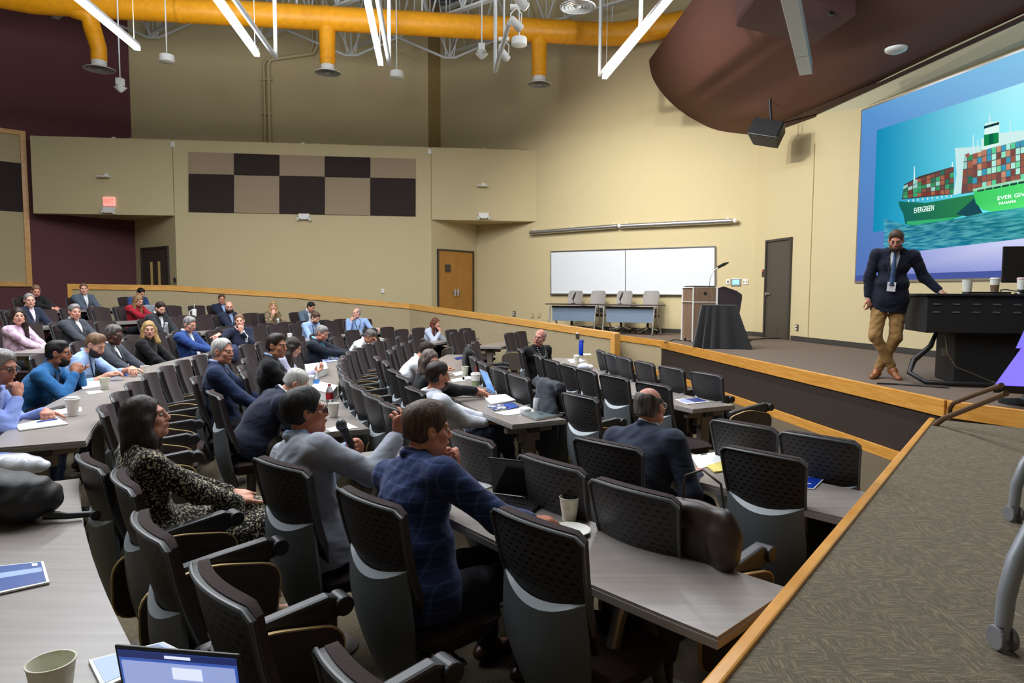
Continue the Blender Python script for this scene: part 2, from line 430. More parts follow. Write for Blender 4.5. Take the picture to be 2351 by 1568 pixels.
# ---- doors
def door(name,a,c,z0,z1,leafs,mleaf,mframe,pl,fw=.05,handle=None):
    """a,c plan points of the frame, on the wall face; normal points into the room"""
    a=Vector(a[:2]);c=Vector(c[:2]);d=(c-a).normalized(); n=Vector((-d.y,d.x))*-1
    r=empty(name,((a.x+c.x)/2,(a.y+c.y)/2,z0)); tag(r,kind='structure')
    f=MB(); L=(c-a).length
    def piece(mb,s0,s1,y0,y1,zz0,zz1):
        p=[a+d*s0+n*y0,a+d*s1+n*y0,a+d*s1+n*y1,a+d*s0+n*y1]; mb.prism([tuple(q) for q in p],zz0,zz1)
    piece(f,0,fw,-.02,.05,z0,z1); piece(f,L-fw,L,-.02,.05,z0,z1); piece(f,fw,L-fw,-.02,.05,z1-fw,z1)
    fo=f.build('door_frame',mframe,r,loc=r.location)
    w=(L-2*fw)/leafs
    for k in range(leafs):
        m=MB(); piece(m,fw+w*k+.004,fw+w*(k+1)-.004,-.01,.02,z0+.01,z1-fw-.005); lo=m.build('door_leaf',mleaf,r,loc=r.location)
        if handle:
            s=handle(k,w); h=MB(); p=a+d*(fw+w*k+s)+n*.05; h.box((p.x,p.y,z0+1.02),(.05,.05,.2) if leafs>1 else (.06,.06,.06)); 
            q=p+d*(-.12 if s>w/2 else .12); h.cyl((p.x,p.y,z0+1.02),(q.x,q.y,z0+1.02),.012)
            h.build('handle',M_chrome,lo,loc=r.location)
    return r,a,d,n,L
def fr(px,py,t): p=t(px,py); return (p.x,p.y)
zt=onsw(1790,548).z
D1=door('door_1',fr(1760,600,onsw),fr(1819,600,onsw),.75,zt,1,M_darkdoor,M_frame,None,handle=lambda k,w:.09)
onr=lambda x,y:onplane(x,y,P1[:2],C2)
zt=onr(1044,574).z
D2=door('door_2',fr(1003,600,onr),fr(1086,600,onr),.75,zt,2,M_doorwood,M_frame,None,.04,handle=lambda k,w:(w-.06 if k==0 else .06))
r,a,d,n,L=D2
m=MB(); p=a+d*(L*.27)+n*.035; m.box((p.x,p.y,.75+1.72),(.2,.03,.22),Matrix.Rotation(math.atan2(d.y,d.x),3,'Z')); m.build('door_sign',M_frame,r,loc=r.location)
onl=lambda x,y:onplane(x,y,C3,P2[:2])
zt=onl(358,567).z
D3=door('door_3',fr(327,600,onl),fr(389,600,onl),.75,zt,2,M_darkdoor,M_frame,None,.05,handle=lambda k,w:(w-.06 if k==0 else .06))
r,a,d,n,L=D3
for k in range(2):
    m=MB(); p=a+d*(L*(.38+.28*k))+n*.03; m.box((p.x,p.y,.75+1.5),(.12,.012,.7),Matrix.Rotation(math.atan2(d.y,d.x),3,'Z')); m.build('vision_panel',mat('lit_corridor_glass',(60,52,40),.15,emis=(190,160,100),estr=.25),r,loc=r.location)

# ================================================================ FIXED THINGS ON THE WALLS
yaw=lambda d:Matrix.Rotation(math.atan2(d[1],d[0]),3,'Z')
RY_P=yaw(PD); RY_W=yaw((.847,-.531)); RY_S=yaw((.191,-.981))
NP=Vector((.137,-.99,0)); NW=Vector((-.531,-.847,0)); NS=Vector((-.981,-.191,0))
xs=[433.5+104.2*k for k in range(6)]
rows=[((349,365),(400,411)),((400,411),(487,497))]
def ly(pair,px): return pair[0]+(pair[1]-pair[0])*(px-433.5)/521
for ri,(top,bot) in enumerate(rows):
    for k in range(5):
        dark=(k+ri)%2==1
        cs=[onpar(xs[k]+.4,ly(top,xs[k])+.3),onpar(xs[k+1]-.4,ly(top,xs[k+1])+.3),onpar(xs[k+1]-.4,ly(bot,xs[k+1])-.3),onpar(xs[k]+.4,ly(bot,xs[k])-.3)]
        b=MB(); vs=[c+NP*.005 for c in cs]+[c+NP*.04 for c in cs]
        b.add(vs,[(0,1,2,3),(7,6,5,4),(0,4,5,1),(1,5,6,2),(2,6,7,3),(3,7,4,0)])
        loc=sum(cs,Vector())/4
        tag(b.build('acoustic_panel',M_black_p if dark else M_taupe,bevel=.008,loc=loc),
            f"{'charcoal' if dark else 'taupe'} square acoustic panel, {['first','second','third','fourth','fifth'][k]} from left in the {['upper','lower'][ri]} row of the checkerboard",'wall panel','checkerboard acoustic panels')
# framed panel on the maroon wall
NM=Vector((.68,-.73,0))
r=empty('framed_wall_panel',onmar(20,480),label='tall wood-framed checkered acoustic panel on the maroon left wall',cat='wall panel')
def quadbox(b,cs,n,t0,t1):
    vs=[c+n*t0 for c in cs]+[c+n*t1 for c in cs]
    b.add(vs,[(0,1,2,3),(7,6,5,4),(0,4,5,1),(1,5,6,2),(2,6,7,3),(3,7,4,0)])
zT,zB=onmar(58,302).z,onmar(70,658).z; z1_,z2_=onmar(55,376).z,onmar(58,488).z
pe=onmar(66,480); px_=lambda s,z:Vector((pe.x+MD[0]*s,pe.y+MD[1]*s,z))
for (za,zb,m) in((zT-.12,z1_,M_beige2),(z1_,z2_,M_black_p),(z2_,zB+.12,M_beige2)):
    for s0,s1,mm in((.13,1.55,m),(1.56,3,M_black_p if m is M_beige2 else M_beige2)):
        b=MB(); quadbox(b,[px_(s1,za),px_(s0,za),px_(s0,zb),px_(s1,zb)],NM,.005,.04); b.build('panel',mm,r,loc=r.location)
b=MB()
for s0,s1,za,zb in((0,.13,zT,zB),(3,3.13,zT,zB),(.13,3,zT,zT-.12),(.13,3,zB+.12,zB)): quadbox(b,[px_(s1,za),px_(s0,za),px_(s0,zb),px_(s1,zb)],NM,0,.07)
b.build('frame',M_wood,r,loc=r.location,bevel=.006)
# exit sign, emergency lights, sensors
M_red=mat('exit_sign_red_letters',(255,70,50),.5,emis=(255,80,60),estr=1.6)
p=onpar(252,463)+NP*.03
r=empty('exit_sign',p,label='red lit EXIT sign on the balcony front at the left',cat='sign')
b=MB(); b.box(p,(.3,.06,.24),RY_P); b.build('housing',mat('exit_sign_face',(235,205,200),.5,emis=(255,150,130),estr=.5),r,loc=p,bevel=.01)
text_obj('EXIT',.17,M_red,p+NP*.036,RY_P.to_4x4()@Matrix.Rotation(math.pi/2,4,'X'),r,sx=.72)
def emlight(px,py,label):
    p=onpar(px,py)+NP*.055
    r=empty('emergency_light',p,label=label,cat='emergency light',group='twin-head emergency lights')
    b=MB(); q=RY_P
    vs=[]; prof=[(-.15,.07),(.15,.07),(.15,.0),(.09,-.09),(-.09,-.09),(-.15,.0)]
    b.add([p+q@Vector((x,-.05,z)) for x,z in prof]+[p+q@Vector((x,.05,z)) for x,z in prof],[tuple(range(6))[::-1],tuple(range(6,12))]+[(i,(i+1)%6,6+(i+1)%6,6+i) for i in range(6)])
    b.build('body',M_plastic_w,r,loc=p,bevel=.012)
    for s in(-1,1):
        b=MB(); c=p+q@Vector((s*.13,-.04,-.05)); b.cyl(c,c+q@Vector((s*.03,-.06,-.03)),.03,.045); b.build('lamp_head',M_plastic_w,r,loc=p,smooth=True)
emlight(252,482,'white emergency light right under the EXIT sign'); emlight(699,497,'white emergency light under the middle of the checkerboard'); emlight(1110,495,'white emergency light over the wooden double door')
def plate(name,p,rot,n,sz,m,label,cat,parts=None):
    r=empty(name,p,label=label,cat=cat); b=MB(); b.box(p+n*.012,(sz[0],.024,sz[1]),rot); b.build('plate',m,r,loc=p,bevel=.004)
    if parts:
        for dx,dz,w,h,mm in parts:
            b=MB(); b.box(p+n*.028+rot@Vector((dx,0,dz)),(w,.012,h),rot); b.build('insert',mm,r,loc=p,bevel=.002)
    return r
for px,py,l in((245,406,'white bracket camera on balcony front above the EXIT sign'),(1110,427,'white bracket camera on balcony front above the wooden doors')):
    p=onpar(px,py); r=empty('bracket_camera',p,label=l,cat='camera'); b=MB(); b.box(p+NP*.02+Vector((0,0,.04)),(.1,.05,.08),RY_P); b.build('bracket',M_plastic_w,r,loc=p,bevel=.01)
    b=MB(); b.box(p+NP*.1+Vector((-.04,0,-.01)),(.3,.16,.04),RY_P); b.build('body',M_plastic_w,r,loc=p,bevel=.015)
for px,py,l in((397,331,'white metal clip at the left joint of the balcony top'),(986,348,'white metal clip at the right joint of the balcony top')):
    p=onpar(px,py)+NP*.01; b=MB(); b.box(p,(.1,.02,.14),RY_P); tag(b.build('metal_clip',M_plastic_w,loc=p,bevel=.003),l,'clip')
for k,(px,py,col) in enumerate(((258,314,0),(296,315,1),(658,325,1),(694,326,0),(727,327,1),(1112,341,1),(1198,343,2),(1209,344,2))):
    p=onpar(px,py)+NP*-.08; b=MB(); s=(.09,.05,.045) if col==0 else (.03,.03,.04)
    p.z=z_t0+(z_t1-z_t0)*((p.x-P0[0])/(E1[0]-P0[0]))+s[2]/2-.003
    b.box(p,s,RY_P); tag(b.build('parapet_fitting' if col else 'parapet_box',M_plastic_w if col<2 else M_black,loc=p,bevel=.006),['small white box','small pale fitting','small dark fitting'][col]+f" on top of the balcony rail, {['first','second','third','fourth','fifth','sixth','seventh','eighth'][k]} from left",'fitting','small fittings on the balcony rail')
plate('thermostat',onpar(879,668),RY_P,NP,(.09,.12),M_plastic_w,'small white thermostat alone on the long wall above the wooden rail','thermostat')
plate('card_reader',onpar(401,643),RY_P,NP,(.06,.12),M_black,'small black card reader right of the dark double door','card reader')
plate('wall_socket',onwb(1181,720),RY_W,NW,(.09,.15),M_frame,'dark wall socket, leftmost on the whiteboard wall','socket',[(0,.03,.04,.04,M_plastic_w),(0,-.03,.04,.04,M_plastic_w)])
for px,py,l in((1223,724,'beige wall socket left of another, below the whiteboard'),(1238,724,'beige wall socket nearest the folding tables')):
    plate('wall_socket',onwb(px,py),RY_W,NW,(.09,.13),M_beige2,l,'socket',[(0,0,.05,.08,M_beige)])
M_lcd=mat('lit_blue_touch_screen',(120,170,240),.3,emis=(120,180,255),estr=1.1)
plate('light_switch',onwb(1672,647),RY_W,NW,(.09,.13),M_plastic_w,'single light switch left of the lit touch panel','switch',[(0,0,.03,.06,M_frame)])
plate('touch_panel',onwb(1690,648),RY_W,NW,(.24,.18),M_chrome,'lit blue touch control panel on wall right of the whiteboard','control panel',[(0,0,.16,.11,M_lcd)])
plate('light_switch',onwb(1711,647),RY_W,NW,(.13,.13),M_plastic_w,'double light switch right of the lit touch panel','switch',[(-.03,0,.02,.05,M_beige_d),(.03,0,.02,.05,M_beige_d)])
plate('card_reader',onsw(1753,627),RY_S,NS,(.08,.17),M_frame,'dark card reader left of the grey stage door','card reader',[(0,.05,.02,.02,M_red)])
plate('wall_socket',onsw(1831,752),RY_S,NS,(.08,.13),M_frame,'wall socket low on the wall right of the grey stage door','socket',[(0,.03,.04,.03,M_plastic_w),(0,-.03,.04,.03,M_plastic_w)])
a,c=Vector(HW[0][:2]),Vector(HW[1][:2]); q=onplane(1327,770,a,c); hd=(a-c).normalized(); RH=yaw(hd); NH=Vector((hd.y,-hd.x,0))
plate('wall_socket',q+NH*.0,RH,NH,(.08,.13),M_frame,'dark socket in the beige half wall near its wooden end','socket',[(0,.05,.05,.03,M_plastic_w)])
# pipes on the rear wall
onrear=lambda x,y:onplane(x,y,C3,RC)
for px,r_,l in((611,.03,'thin conduit pipe, left of the pair on the rear wall'),(621,.05,'thick beige pipe, right of the pair on the rear wall')):
    p=onrear(px,325); b=MB(); p.z=5.9; n=NP*.12; zt=onrear(px,140).z
    pts=[p+n,Vector((p.x,p.y,zt-.15))+n,Vector((p.x+.08,p.y,zt))+n,Vector((p.x+1.3,p.y+.1,zt+.22))+n,Vector((p.x+1.42,p.y+.1,zt+.4))+n,Vector((p.x+1.42,p.y+.1,HC))+n]
    b.tube(pts,r_,10); 
    for z in(7.0,8.0): b.box(p+n*.6+Vector((0,0,z-p.z)),(.2,.08,.05))
    tag(b.build('wall_pipe',M_beige,smooth=True,loc=p),l,'pipe')
# whiteboard
cs=[onwb(1266,578),onwb(1643,566),onwb(1643,677),onwb(1266,675)]
r=empty('whiteboard',cs[3],label='long white board in a thin metal frame behind the folding tables',cat='whiteboard')
b=MB(); quadbox(b,cs,NW,.01,.03); b.build('board',M_board,r,loc=r.location)
b=MB()
for i in range(4):
    b.cyl(cs[i]+NW*.03,cs[(i+1)%4]+NW*.03,.022,n=6)
b.cyl(onwb(1437,571)+NW*.035,onwb(1437,676)+NW*.035,.012,n=6)
b.cyl(cs[3]+NW*.07,cs[2]+NW*.07,.025,n=6); b.build('frame',M_chrome,r,loc=r.location)
# roller screen cases
for a_,c_,l in(((1222,535),(1421,520),'rolled projection screen in a metal tube, left of the two'),((1430,520),(1684,508),'rolled projection screen in a metal tube, right of the two')):
    a=onwb(*a_)+NW*.12; c=onwb(*c_)+NW*.12; r=empty('roller_screen',a,label=l,cat='projection screen')
    b=MB(); b.cyl(a,c,.062,n=20); b.build('case',M_chrome,r,loc=a,smooth=True)
    b=MB(); d=(c-a).normalized()
    for s in(.05,.5,.96):
        q=a.lerp(c,s); b.box(q-NW*.06+Vector((0,0,.05)),(.06,.12,.06),RY_W)
    b.ell(c+d*.07,(.06,.06,.06)); b.build('bracket',M_white,r,loc=a,smooth=True)
# ---- the big projection screen (a lit picture)
def vcmat(name,strength):
    m=bpy.data.materials.new(name); m.use_nodes=True; nt=m.node_tree; nt.nodes.clear()
    o=nt.nodes.new('ShaderNodeOutputMaterial'); e=nt.nodes.new('ShaderNodeEmission'); a=nt.nodes.new('ShaderNodeVertexColor'); a.layer_name='Col'
    nt.links.new(a.outputs[0],e.inputs[0]); e.inputs[1].default_value=strength; nt.links.new(e.outputs[0],o.inputs[0]); return m,nt,e,a
def vcobj(name,polys,m,parent,loc):   # polys: (points, colours per point)
    me=bpy.data.meshes.new(name); vs=[];fs=[];cols=[]
    for P,Cc in polys:
        o=len(vs); vs+=[tuple(Vector(p)-loc) for p in P]; fs.append(tuple(range(o,o+len(P))))
        if not isinstance(Cc,list): Cc=[Cc]*len(P)
        cols+=Cc
    me.from_pydata(vs,[],fs); me.materials.append(m); ca=me.color_attributes.new('Col','FLOAT_COLOR','CORNER')
    for i,c in enumerate(cols): ca.data[i].color=lin(c)
    o=bpy.data.objects.new(name,me); C.objects.link(o); o.location=loc; o.parent=parent; o.matrix_parent_inverse=Matrix.Translation(-Vector(parent.location)) if parent else Matrix()
    return o
M_pic,nt,e,a=vcmat('projected_picture',SCREEN_E)
M_sea,nt,e,a=vcmat('projected_sea',SCREEN_E)
n=noise_n(nt,objco(nt,(.9,1.2,11)),3.2,5); f=mth(nt,'MULTIPLY',mth(nt,'SUBTRACT',n,.42),5); cl=nt.nodes.new('ShaderNodeClamp'); nt.links.new(f,cl.inputs[0])
nt.links.new(mixc(nt,mth(nt,'MULTIPLY',cl.outputs[0],.5),a.outputs[0],lin((110,200,200))),e.inputs[0])
s0=onsw(1983,255); s1=onsw(1966,645)
sc_l=onsw(1975,450); z_top,z_bot=s0.z,s1.z
SD=Vector((.191,-.981,0)); SLEN=5.3
def S(u,z,o=0): q=Vector((sc_l.x,sc_l.y,0))+SD*u+NS*(.03+o*.003); q.z=z; return q
def SP(px,py,o=0): q=onsw(px,py); u=(Vector((q.x,q.y,0))-Vector((sc_l.x,sc_l.y,0))).dot(SD); return S(u,q.z,o)
loc=S(0,z_bot)
r=empty('projection_screen',loc,label='huge lit projection screen with container ship photograph behind the speaker',cat='projection screen')
b=MB(); 
q=[S(-.03,z_top+.03,-8),S(SLEN,z_top+.03,-8),S(SLEN,z_bot-.04,-8),S(-.03,z_bot-.04,-8)]; quadbox(b,q,NS,0,.02); b.build('screen_frame',M_chrome,r,loc=loc)
P=[]
P.append(([S(0,z_top),S(SLEN,z_top),S(SLEN,z_bot),S(0,z_bot)],[(84,142,200),(150,215,240),(120,135,205),(80,110,175)]))
P.append(([S(0,z_bot+.1,1),S(SLEN,z_bot+.1,1),S(SLEN,z_bot,1),S(0,z_bot,1)],(70,84,150)))
P.append(([SP(2105,577,1),SP(2351,548,1),S(SLEN,SP(2351,548).z,1),S(SLEN,z_bot+.1,1),S(1.0,z_bot+.1,1)],[(150,160,215),(205,208,240),(205,208,240),(165,170,225),(120,130,195)]))
# photograph: sky
zs_t=SP(2045,290).z; u_l=.42; zsea=SP(2110,500).z; zpb=SP(2120,576).z; U9=SLEN
n_=14
for i in range(n_):
    for j in range(6):
        def pt(i,j): 
            u=u_l+(U9-u_l)*i/n_; z=zs_t+(zsea-.15-zs_t)*j/6; 
            f=min(1,max(0,(u-.5)/2.6)); g=j/6
            c=(int(20+150*f*(.6+.4*(1-g))),int(135+100*f),int(175+70*f)); return S(u,z,1),c
        A=[pt(i,j),pt(i+1,j),pt(i+1,j+1),pt(i,j+1)]; P.append(([x[0] for x in A],[x[1] for x in A]))
def poly(pts,c,o=2): P.append(([SP(x,y,o) for x,y in pts],c))
hullg=(38,128,78)
poly([(2067,462),(2130,466),(2243,446),(2243,470),(2225,493),(2170,508),(2095,518),(2083,514),(2078,490),(2070,475)],[(24,100,92),(30,112,84),(44,128,74),(44,128,74),(40,120,72),(36,112,76),(36,118,84),(24,96,88),(24,96,88),(24,96,88)],3)
poly([(2086,509),(2170,501),(2200,498),(2195,504),(2100,517),(2088,515)],(52,170,110),4)
poly([(2200,492),(2243,455),(2262,490),(2300,488),(2280,494),(2225,497)],(26,72,82),4)
poly([(2241,440),(2351,418),(2470,396),(2455,446),(2351,480),(2290,487),(2262,482),(2246,466)],[(64,200,100),(76,214,112),(80,216,116),(90,228,120),(86,226,118),(80,220,112),(70,206,104),(64,196,100)],5)
for k in range(8): poly([(2250+k*19,436-k*3.6),(2266+k*19,433-k*3.6),(2266+k*19,438-k*3.6),(2250+k*19,441-k*3.6)],(30,60,60),6)
poly([(2240,440),(2351,417),(2470,395),(2470,389),(2351,411),(2240,434)],(150,215,180),6)
rr=random.Random(3); pal=[(120,58,50),(130,80,66),(52,140,92),(60,160,110),(110,70,66),(46,110,90),(158,96,74),(150,200,190)]
pal2=[(150,88,72),(176,120,98),(90,200,150),(140,220,190),(60,150,180),(170,230,215),(120,72,66),(110,210,160),(196,140,110)]
def stack(x0,x1,yb0,yb1,yt0,yt1,nc,nr,palx,o):
    for i in range(nc):
        for j in range(nr):
            def q(fx,fy): x=x0+(x1-x0)*fx; yb=yb0+(yb1-yb0)*fx; yt=yt0+(yt1-yt0)*fx; return (x,yb+(yt-yb)*fy)
            g=.06; poly([q((i+g)/nc,(j+g)/nr),q((i+1-g)/nc,(j+g)/nr),q((i+1-g)/nc,(j+1-g)/nr),q((i+g)/nc,(j+1-g)/nr)],rr.choice(palx),o)
poly([(2075,458),(2195,446),(2195,382),(2115,405),(2080,424)],(70,60,58),3)
stack(2078,2112,456,452,428,410,3,4,pal,4); stack(2110,2196,452,445,412,382,8,5,pal,4)
poly([(2212,446),(2260,438),(2351,414),(2470,391),(2470,293),(2351,322),(2260,345),(2212,356)],(90,84,84),3)
stack(2213,2240,442,438,356,350,2,5,pal,4); stack(2238,2470,438,390,350,293,21,6,pal2,4)
poly([(2194,448),(2213,443),(2219,360),(2258,348),(2258,336),(2198,340),(2202,400)],(190,225,225),5)     # crane mast
poly([(2258,350),(2340,328),(2400,316),(2400,296),(2345,300),(2300,306),(2258,318)],(200,232,228),3)
poly([(2264,345),(2301,334),(2301,278),(2268,284)],(215,240,235),6); poly([(2266,336),(2300,328),(2300,304),(2266,310)],(20,130,74),7); poly([(2278,333),(2288,331),(2288,306),(2278,308)],(14,92,70),8)
poly([(2266,290),(2301,280),(2301,286),(2266,296)],(20,60,64),7); 
for x,y0,y1 in((2278,262,288),(2104,382,415),(2192,372,384),(2240,310,352),(2250,320,345),(2325,278,320)): poly([(x,y0),(x+2,y0),(x+3,y1),(x-1,y1)],(200,230,230),6)
poly([(2221,356),(2231,351),(2234,358),(2226,362)],(150,90,80),7)
for k in range(10): poly([(2090+k*11,459-k*1.3),(2093+k*11,459-k*1.3),(2093+k*11,464-k*1.3),(2090+k*11,464-k*1.3)],(200,225,220),6)
vcobj('slide_picture',P,M_pic,r,loc)
P=[]
poly([(2090,519),(2200,503),(2262,489),(2351,477),(2475,459)][::1]+[(2475,531),(2351,548),(2100,578),(2075,572)],[(24,110,130),(20,104,122),(30,130,140),(50,160,165),(50,160,165),(20,120,130),(20,120,135),(26,110,150),(30,110,150)],6)
poly([(2034,502),(2090,519),(2078,573),(2034,575)],[(40,120,160),(24,110,135),(26,108,140),(40,112,160)],5)
vcobj('slide_sea',P,M_sea,r,loc)
M_lt=mat('projected_white_letters',(255,255,255),.5,emis=(190,250,215),estr=SCREEN_E); M_lt2=mat('projected_grey_letters',(255,255,255),.5,emis=(84,150,130),estr=SCREEN_E)
RT=RY_S.to_4x4()@Matrix.Rotation(math.pi/2,4,'X')
text_obj('EVER GIVEN',.08,M_lt,SP(2340,450,12),RT,r,sx=1.35,name='hull_lettering'); text_obj('PANAMA',.055,M_lt,SP(2322,465,12),RT,r,sx=1.25,name='hull_lettering'); text_obj('EVERGREEN',.13,M_lt2,SP(2129,481,12),RT,r,sx=.62,name='hull_lettering')
# ---- soffit above the screen and the brown bulkhead
A_=onsw(1875,264); A_.z=5.49; B_=onsw(1983,255); B_.z=z_top+.06
C_=Vector((7.94+.1,6-.5,z_top+.06)); D_=Vector((7.5,6-.5,5.49)); Ce=Vector((9.35,-1.5,z_top+.06)); De=Vector((8.95,-1.5,5.49))
Dm=Vector((6.98,9.36,5.49)); De=Vector((8.8,-1.5,5.49)); vs=[A_,B_,Ce,De,Dm]; b=MB(); b.add(vs+[v+Vector((0,0,.1)) for v in vs],[(0,1,4),(1,2,3,4),(9,6,5),(9,8,7,6)]+[(i,5+i,5+(i+1)%5,(i+1)%5) for i in range(5)]); struct('ceiling_soffit',b,M_soffit)
prof=[onwb(x,y) for x,y in((1497,140),(1500,160),(1508,183),(1530,215),(1563,246),(1600,270),(1650,292),(1700,305))]
prof[-1]=Vector((5.72,16.62,prof[-1].z)); zl=prof[-1].z
_q=[prof[0]]
for i in range(len(prof)-1):
    p0,p1,p2,p3=prof[max(i-1,0)],prof[i],prof[i+1],prof[min(i+2,len(prof)-1)]
    for k in range(1,5):
        t=k/4; _q.append(.5*((2*p1)+(p2-p0)*t+(2*p0-5*p1+4*p2-p3)*t*t+(3*p1-p0-3*p2+p3)*t*t*t))
prof=_q
nn=len(prof); st=9; vs=[];fs=[]
top=[Vector((prof[0].x+.5,prof[0].y-.1,prof[0].z+.5)),Vector((prof[0].x+1.4,prof[0].y-.5,prof[0].z+.75))]
full=top[::-1]+prof
for k in range(st):
    Ld=k*2.0
    for i,p in enumerate(full):
        f=min(1,max(0,(i-2)/(nn-1))); d0=Vector((.066,-.998,0)); d1=Vector((.19,-.98,0)); q=p+(d0.lerp(d1,f))*Ld
        q.x-=(1-f)*.25*math.sin(min(Ld/9,1)*math.pi/2)*.6
        vs.append(q)
m_=len(full)
for k in range(st-1):
    for i in range(m_-1): fs.append((k*m_+i,k*m_+i+1,(k+1)*m_+i+1,(k+1)*m_+i))
b=MB(); b.add(vs,fs); bo=struct('ceiling_bulkhead',b,M_brown,smooth=True); so=bo.modifiers.new('thick','SOLIDIFY'); so.thickness=.08; so.offset=1
b=MB(); a=prof[-1]; e=a+Vector((.19,-.98,0))*18; A2=A_.copy(); vs=[a,Vector((C1[0],C1[1]-.05,zl)),A2,De,e]
b.add([a,A2,Dm,De,e,a.lerp(e,.42)],[(0,1,2,5),(5,2,3,4)]); b.add([a,Vector((C1[0]+.02,C1[1]-.02,5.55)),A2],[(0,1,2)])
bo=struct('ceiling_band',b,mat('brown_fascia_paint',(66,42,30),.7)); so=bo.modifiers.new('thick','SOLIDIFY'); so.thickness=.06; so.offset=1
b=MB(); b.tube([a+Vector((.19,-.98,0))*k+Vector((-.02,0,-.005)) for k in(0,4,10,18)],.018,6); struct('trim_8',b,M_slot)
# pocket with projector mount
p=onY(1860,55,11.8)
r=empty('ceiling_pocket',p,label='dropped maroon box under the bulkhead holding a small black bracket',cat='ceiling box')
b=MB(); cs=[onY(x,y,Y) for x,y,Y in((1964,36,10.4),(1864,104,11.9),(1690,60,12.2),(1760,-40,10.6))]; zz=min(c.z for c in cs)
b.add(cs+[c+Vector((0,0,.55)) for c in cs],[(0,1,2,3),(7,6,5,4)]+[(i,4+i,4+(i+1)%4,(i+1)%4) for i in range(4)]); b.build('box',mat('maroon_pocket_paint',(80,48,46),.7),r,loc=p)
b=MB(); q=onY(1908,20,10.6); b.box(q,(.07,.07,.2)); b.tube([q,onY(1880,12,10.8),onY(1862,24,11.0)],.012,6); b.build('bracket',M_black,r,loc=p)
# hanging loudspeaker
p=Vector((5.35,14.6,0)); p.z=onY(1762,305,14.6).z; p.x=onY(1762,305,14.6).x
r=empty('loudspeaker',p,label='black loudspeaker hung tilted below the brown bulkhead',cat='loudspeaker')
Rm=Matrix.Rotation(math.radians(-38),3,'Z')@Matrix.Rotation(math.radians(16),3,'Y')@Matrix.Rotation(math.radians(-24),3,'X')
b=MB(); pr=[(-.33,-.2),(.33,-.2),(.27,.22),(-.27,.22)]
b.add([p+Rm@Vector((x,y,z)) for z in(-.2,.2) for x,y in pr],[(3,2,1,0),(4,5,6,7)]+[(i,(i+1)%4,4+(i+1)%4,4+i) for i in range(4)]); b.build('cabinet',M_black,r,loc=p,bevel=.02)
b=MB(); b.box(p+Rm@Vector((0,-.205,0)),(.6,.02,.36),Rm); b.build('grille',mat('black_speaker_grille',(20,20,24),.8,noise=.2,scale=400),r,loc=p)
b=MB(); b.cyl(p+Rm@Vector((0,.05,.18)),p+Vector((0,0,1.0)),.03); b.box(p+Rm@Vector((0,.05,.22)),(.35,.06,.03),Rm); b.build('bracket',M_black,r,loc=p)
# smoke detector under the bulkhead
p=onY(2057,114,9.6); b=MB(); b.lathe([(.03,-.05),(.08,-.045),(.13,-.02),(.14,.0),(.14,.02)],p,20); tag(b.build('smoke_detector',M_plastic_w,smooth=True,loc=p),'white round ceiling detector under the brown bulkhead','smoke detector')
# ================================================================ OVERHEAD: DUCT, JOISTS, LIGHTS
def dpt(px,py,Y=None):
    p=onplane(px,py,(2.43,17.8),(2.43-.99*10,17.8-.137*10)); return p
DZ=8.3
r=empty('air_duct',(2.43,17.8,DZ),label='long round yellow air duct crossing under the ceiling',cat='duct')
pts=[(-14.6,15.45,.16),(-12.2,15.78,.17),(-11.6,15.86,.18),(-10.9,15.96,.27)]+[(2.43-.99*t,17.8-.137*t,.28) for t in(12,10,8,6,4,2,.4)]+[(2.43,17.78,.285),(2.8,17.72,.285),(4.4,16.9,.285),(6.5,15.8,.285)]
b=MB(); b.tube([(x,y,DZ) for x,y,_ in pts],[q for *_,q in pts],28); b.build('main_run',M_duct,r,smooth=True,loc=r.location)
for t,w_,rr_ in [(t,.02,.286) for t in np.arange(.3,12,.75)]+[(t,.12,.292) for t in(1.0,3.3,6.9,10.2)]:
    b=MB(); b.cyl((2.43-.99*t,17.8-.137*t,DZ),(2.43-.99*(t+w_),17.8-.137*(t+w_),DZ),rr_,n=28); b.build('seam_ring',M_duct,r,smooth=True,loc=r.location)
def onduct(px):
    for t in np.arange(-2,16,.01):
        p=(2.43-.99*t,17.8-.137*t,DZ-.3)
        if projx(p)[0]<=px: return p
    return p
def diffuser(x,y,z,label,rr=.31,up=.2):
    r=empty('air_diffuser',(x,y,z),label=label,cat='air vent',group='round air diffusers')
    b=MB(); b.lathe([(rr*.98,.0),(rr,.012),(rr*.62,.05),(.18,.08),(.165,.09),(.165,.2)],(x,y,z),32,cap=False); b.build('rim',M_white,r,smooth=True,loc=(x,y,z))
    b=MB()
    for q in(.92,.72,.52,.33): b.lathe([(rr*q,-.0),(rr*(q-.1),.02),(rr*(q-.11),.018),(rr*q-.008,-.004)],(x,y,z+.002),32,cap=False)
    b.ell((x,y,z+.01),(rr*.2,rr*.2,.02)); b.build('louvre',mat('grey_vent_louvre',(150,150,145),.6),r,smooth=True,loc=(x,y,z))
    return r
for px,l in((1238,'round white air diffuser under the right drop of the yellow duct'),(752,'round white air diffuser under the middle drop of the yellow duct')):
    x,y,z=onduct(px); zz=6.98 if px>1000 else 7.02
    b=MB(); b.tube([(x,y,DZ),(x,y,7.6),(x,y,zz+.19)],[.2,.185,.175],20); b.cyl((x,y,zz+.32),(x,y,zz+.36),.19,n=20); b.build('drop',M_duct,r,smooth=True,loc=r.location); diffuser(x,y,zz,l)
x,y,z=onduct(205); e=onz(228,160,7.0); b=MB()
b.tube([(x-.3,y,DZ-.1),(x,y,DZ-.25),(x*.45+e.x*.55,y*.6+e.y*.4,7.85),(e.x,e.y,7.5),(e.x,e.y,7.2)],[.22,.2,.19,.18,.175],20); b.build('drop',M_duct,r,smooth=True,loc=r.location)
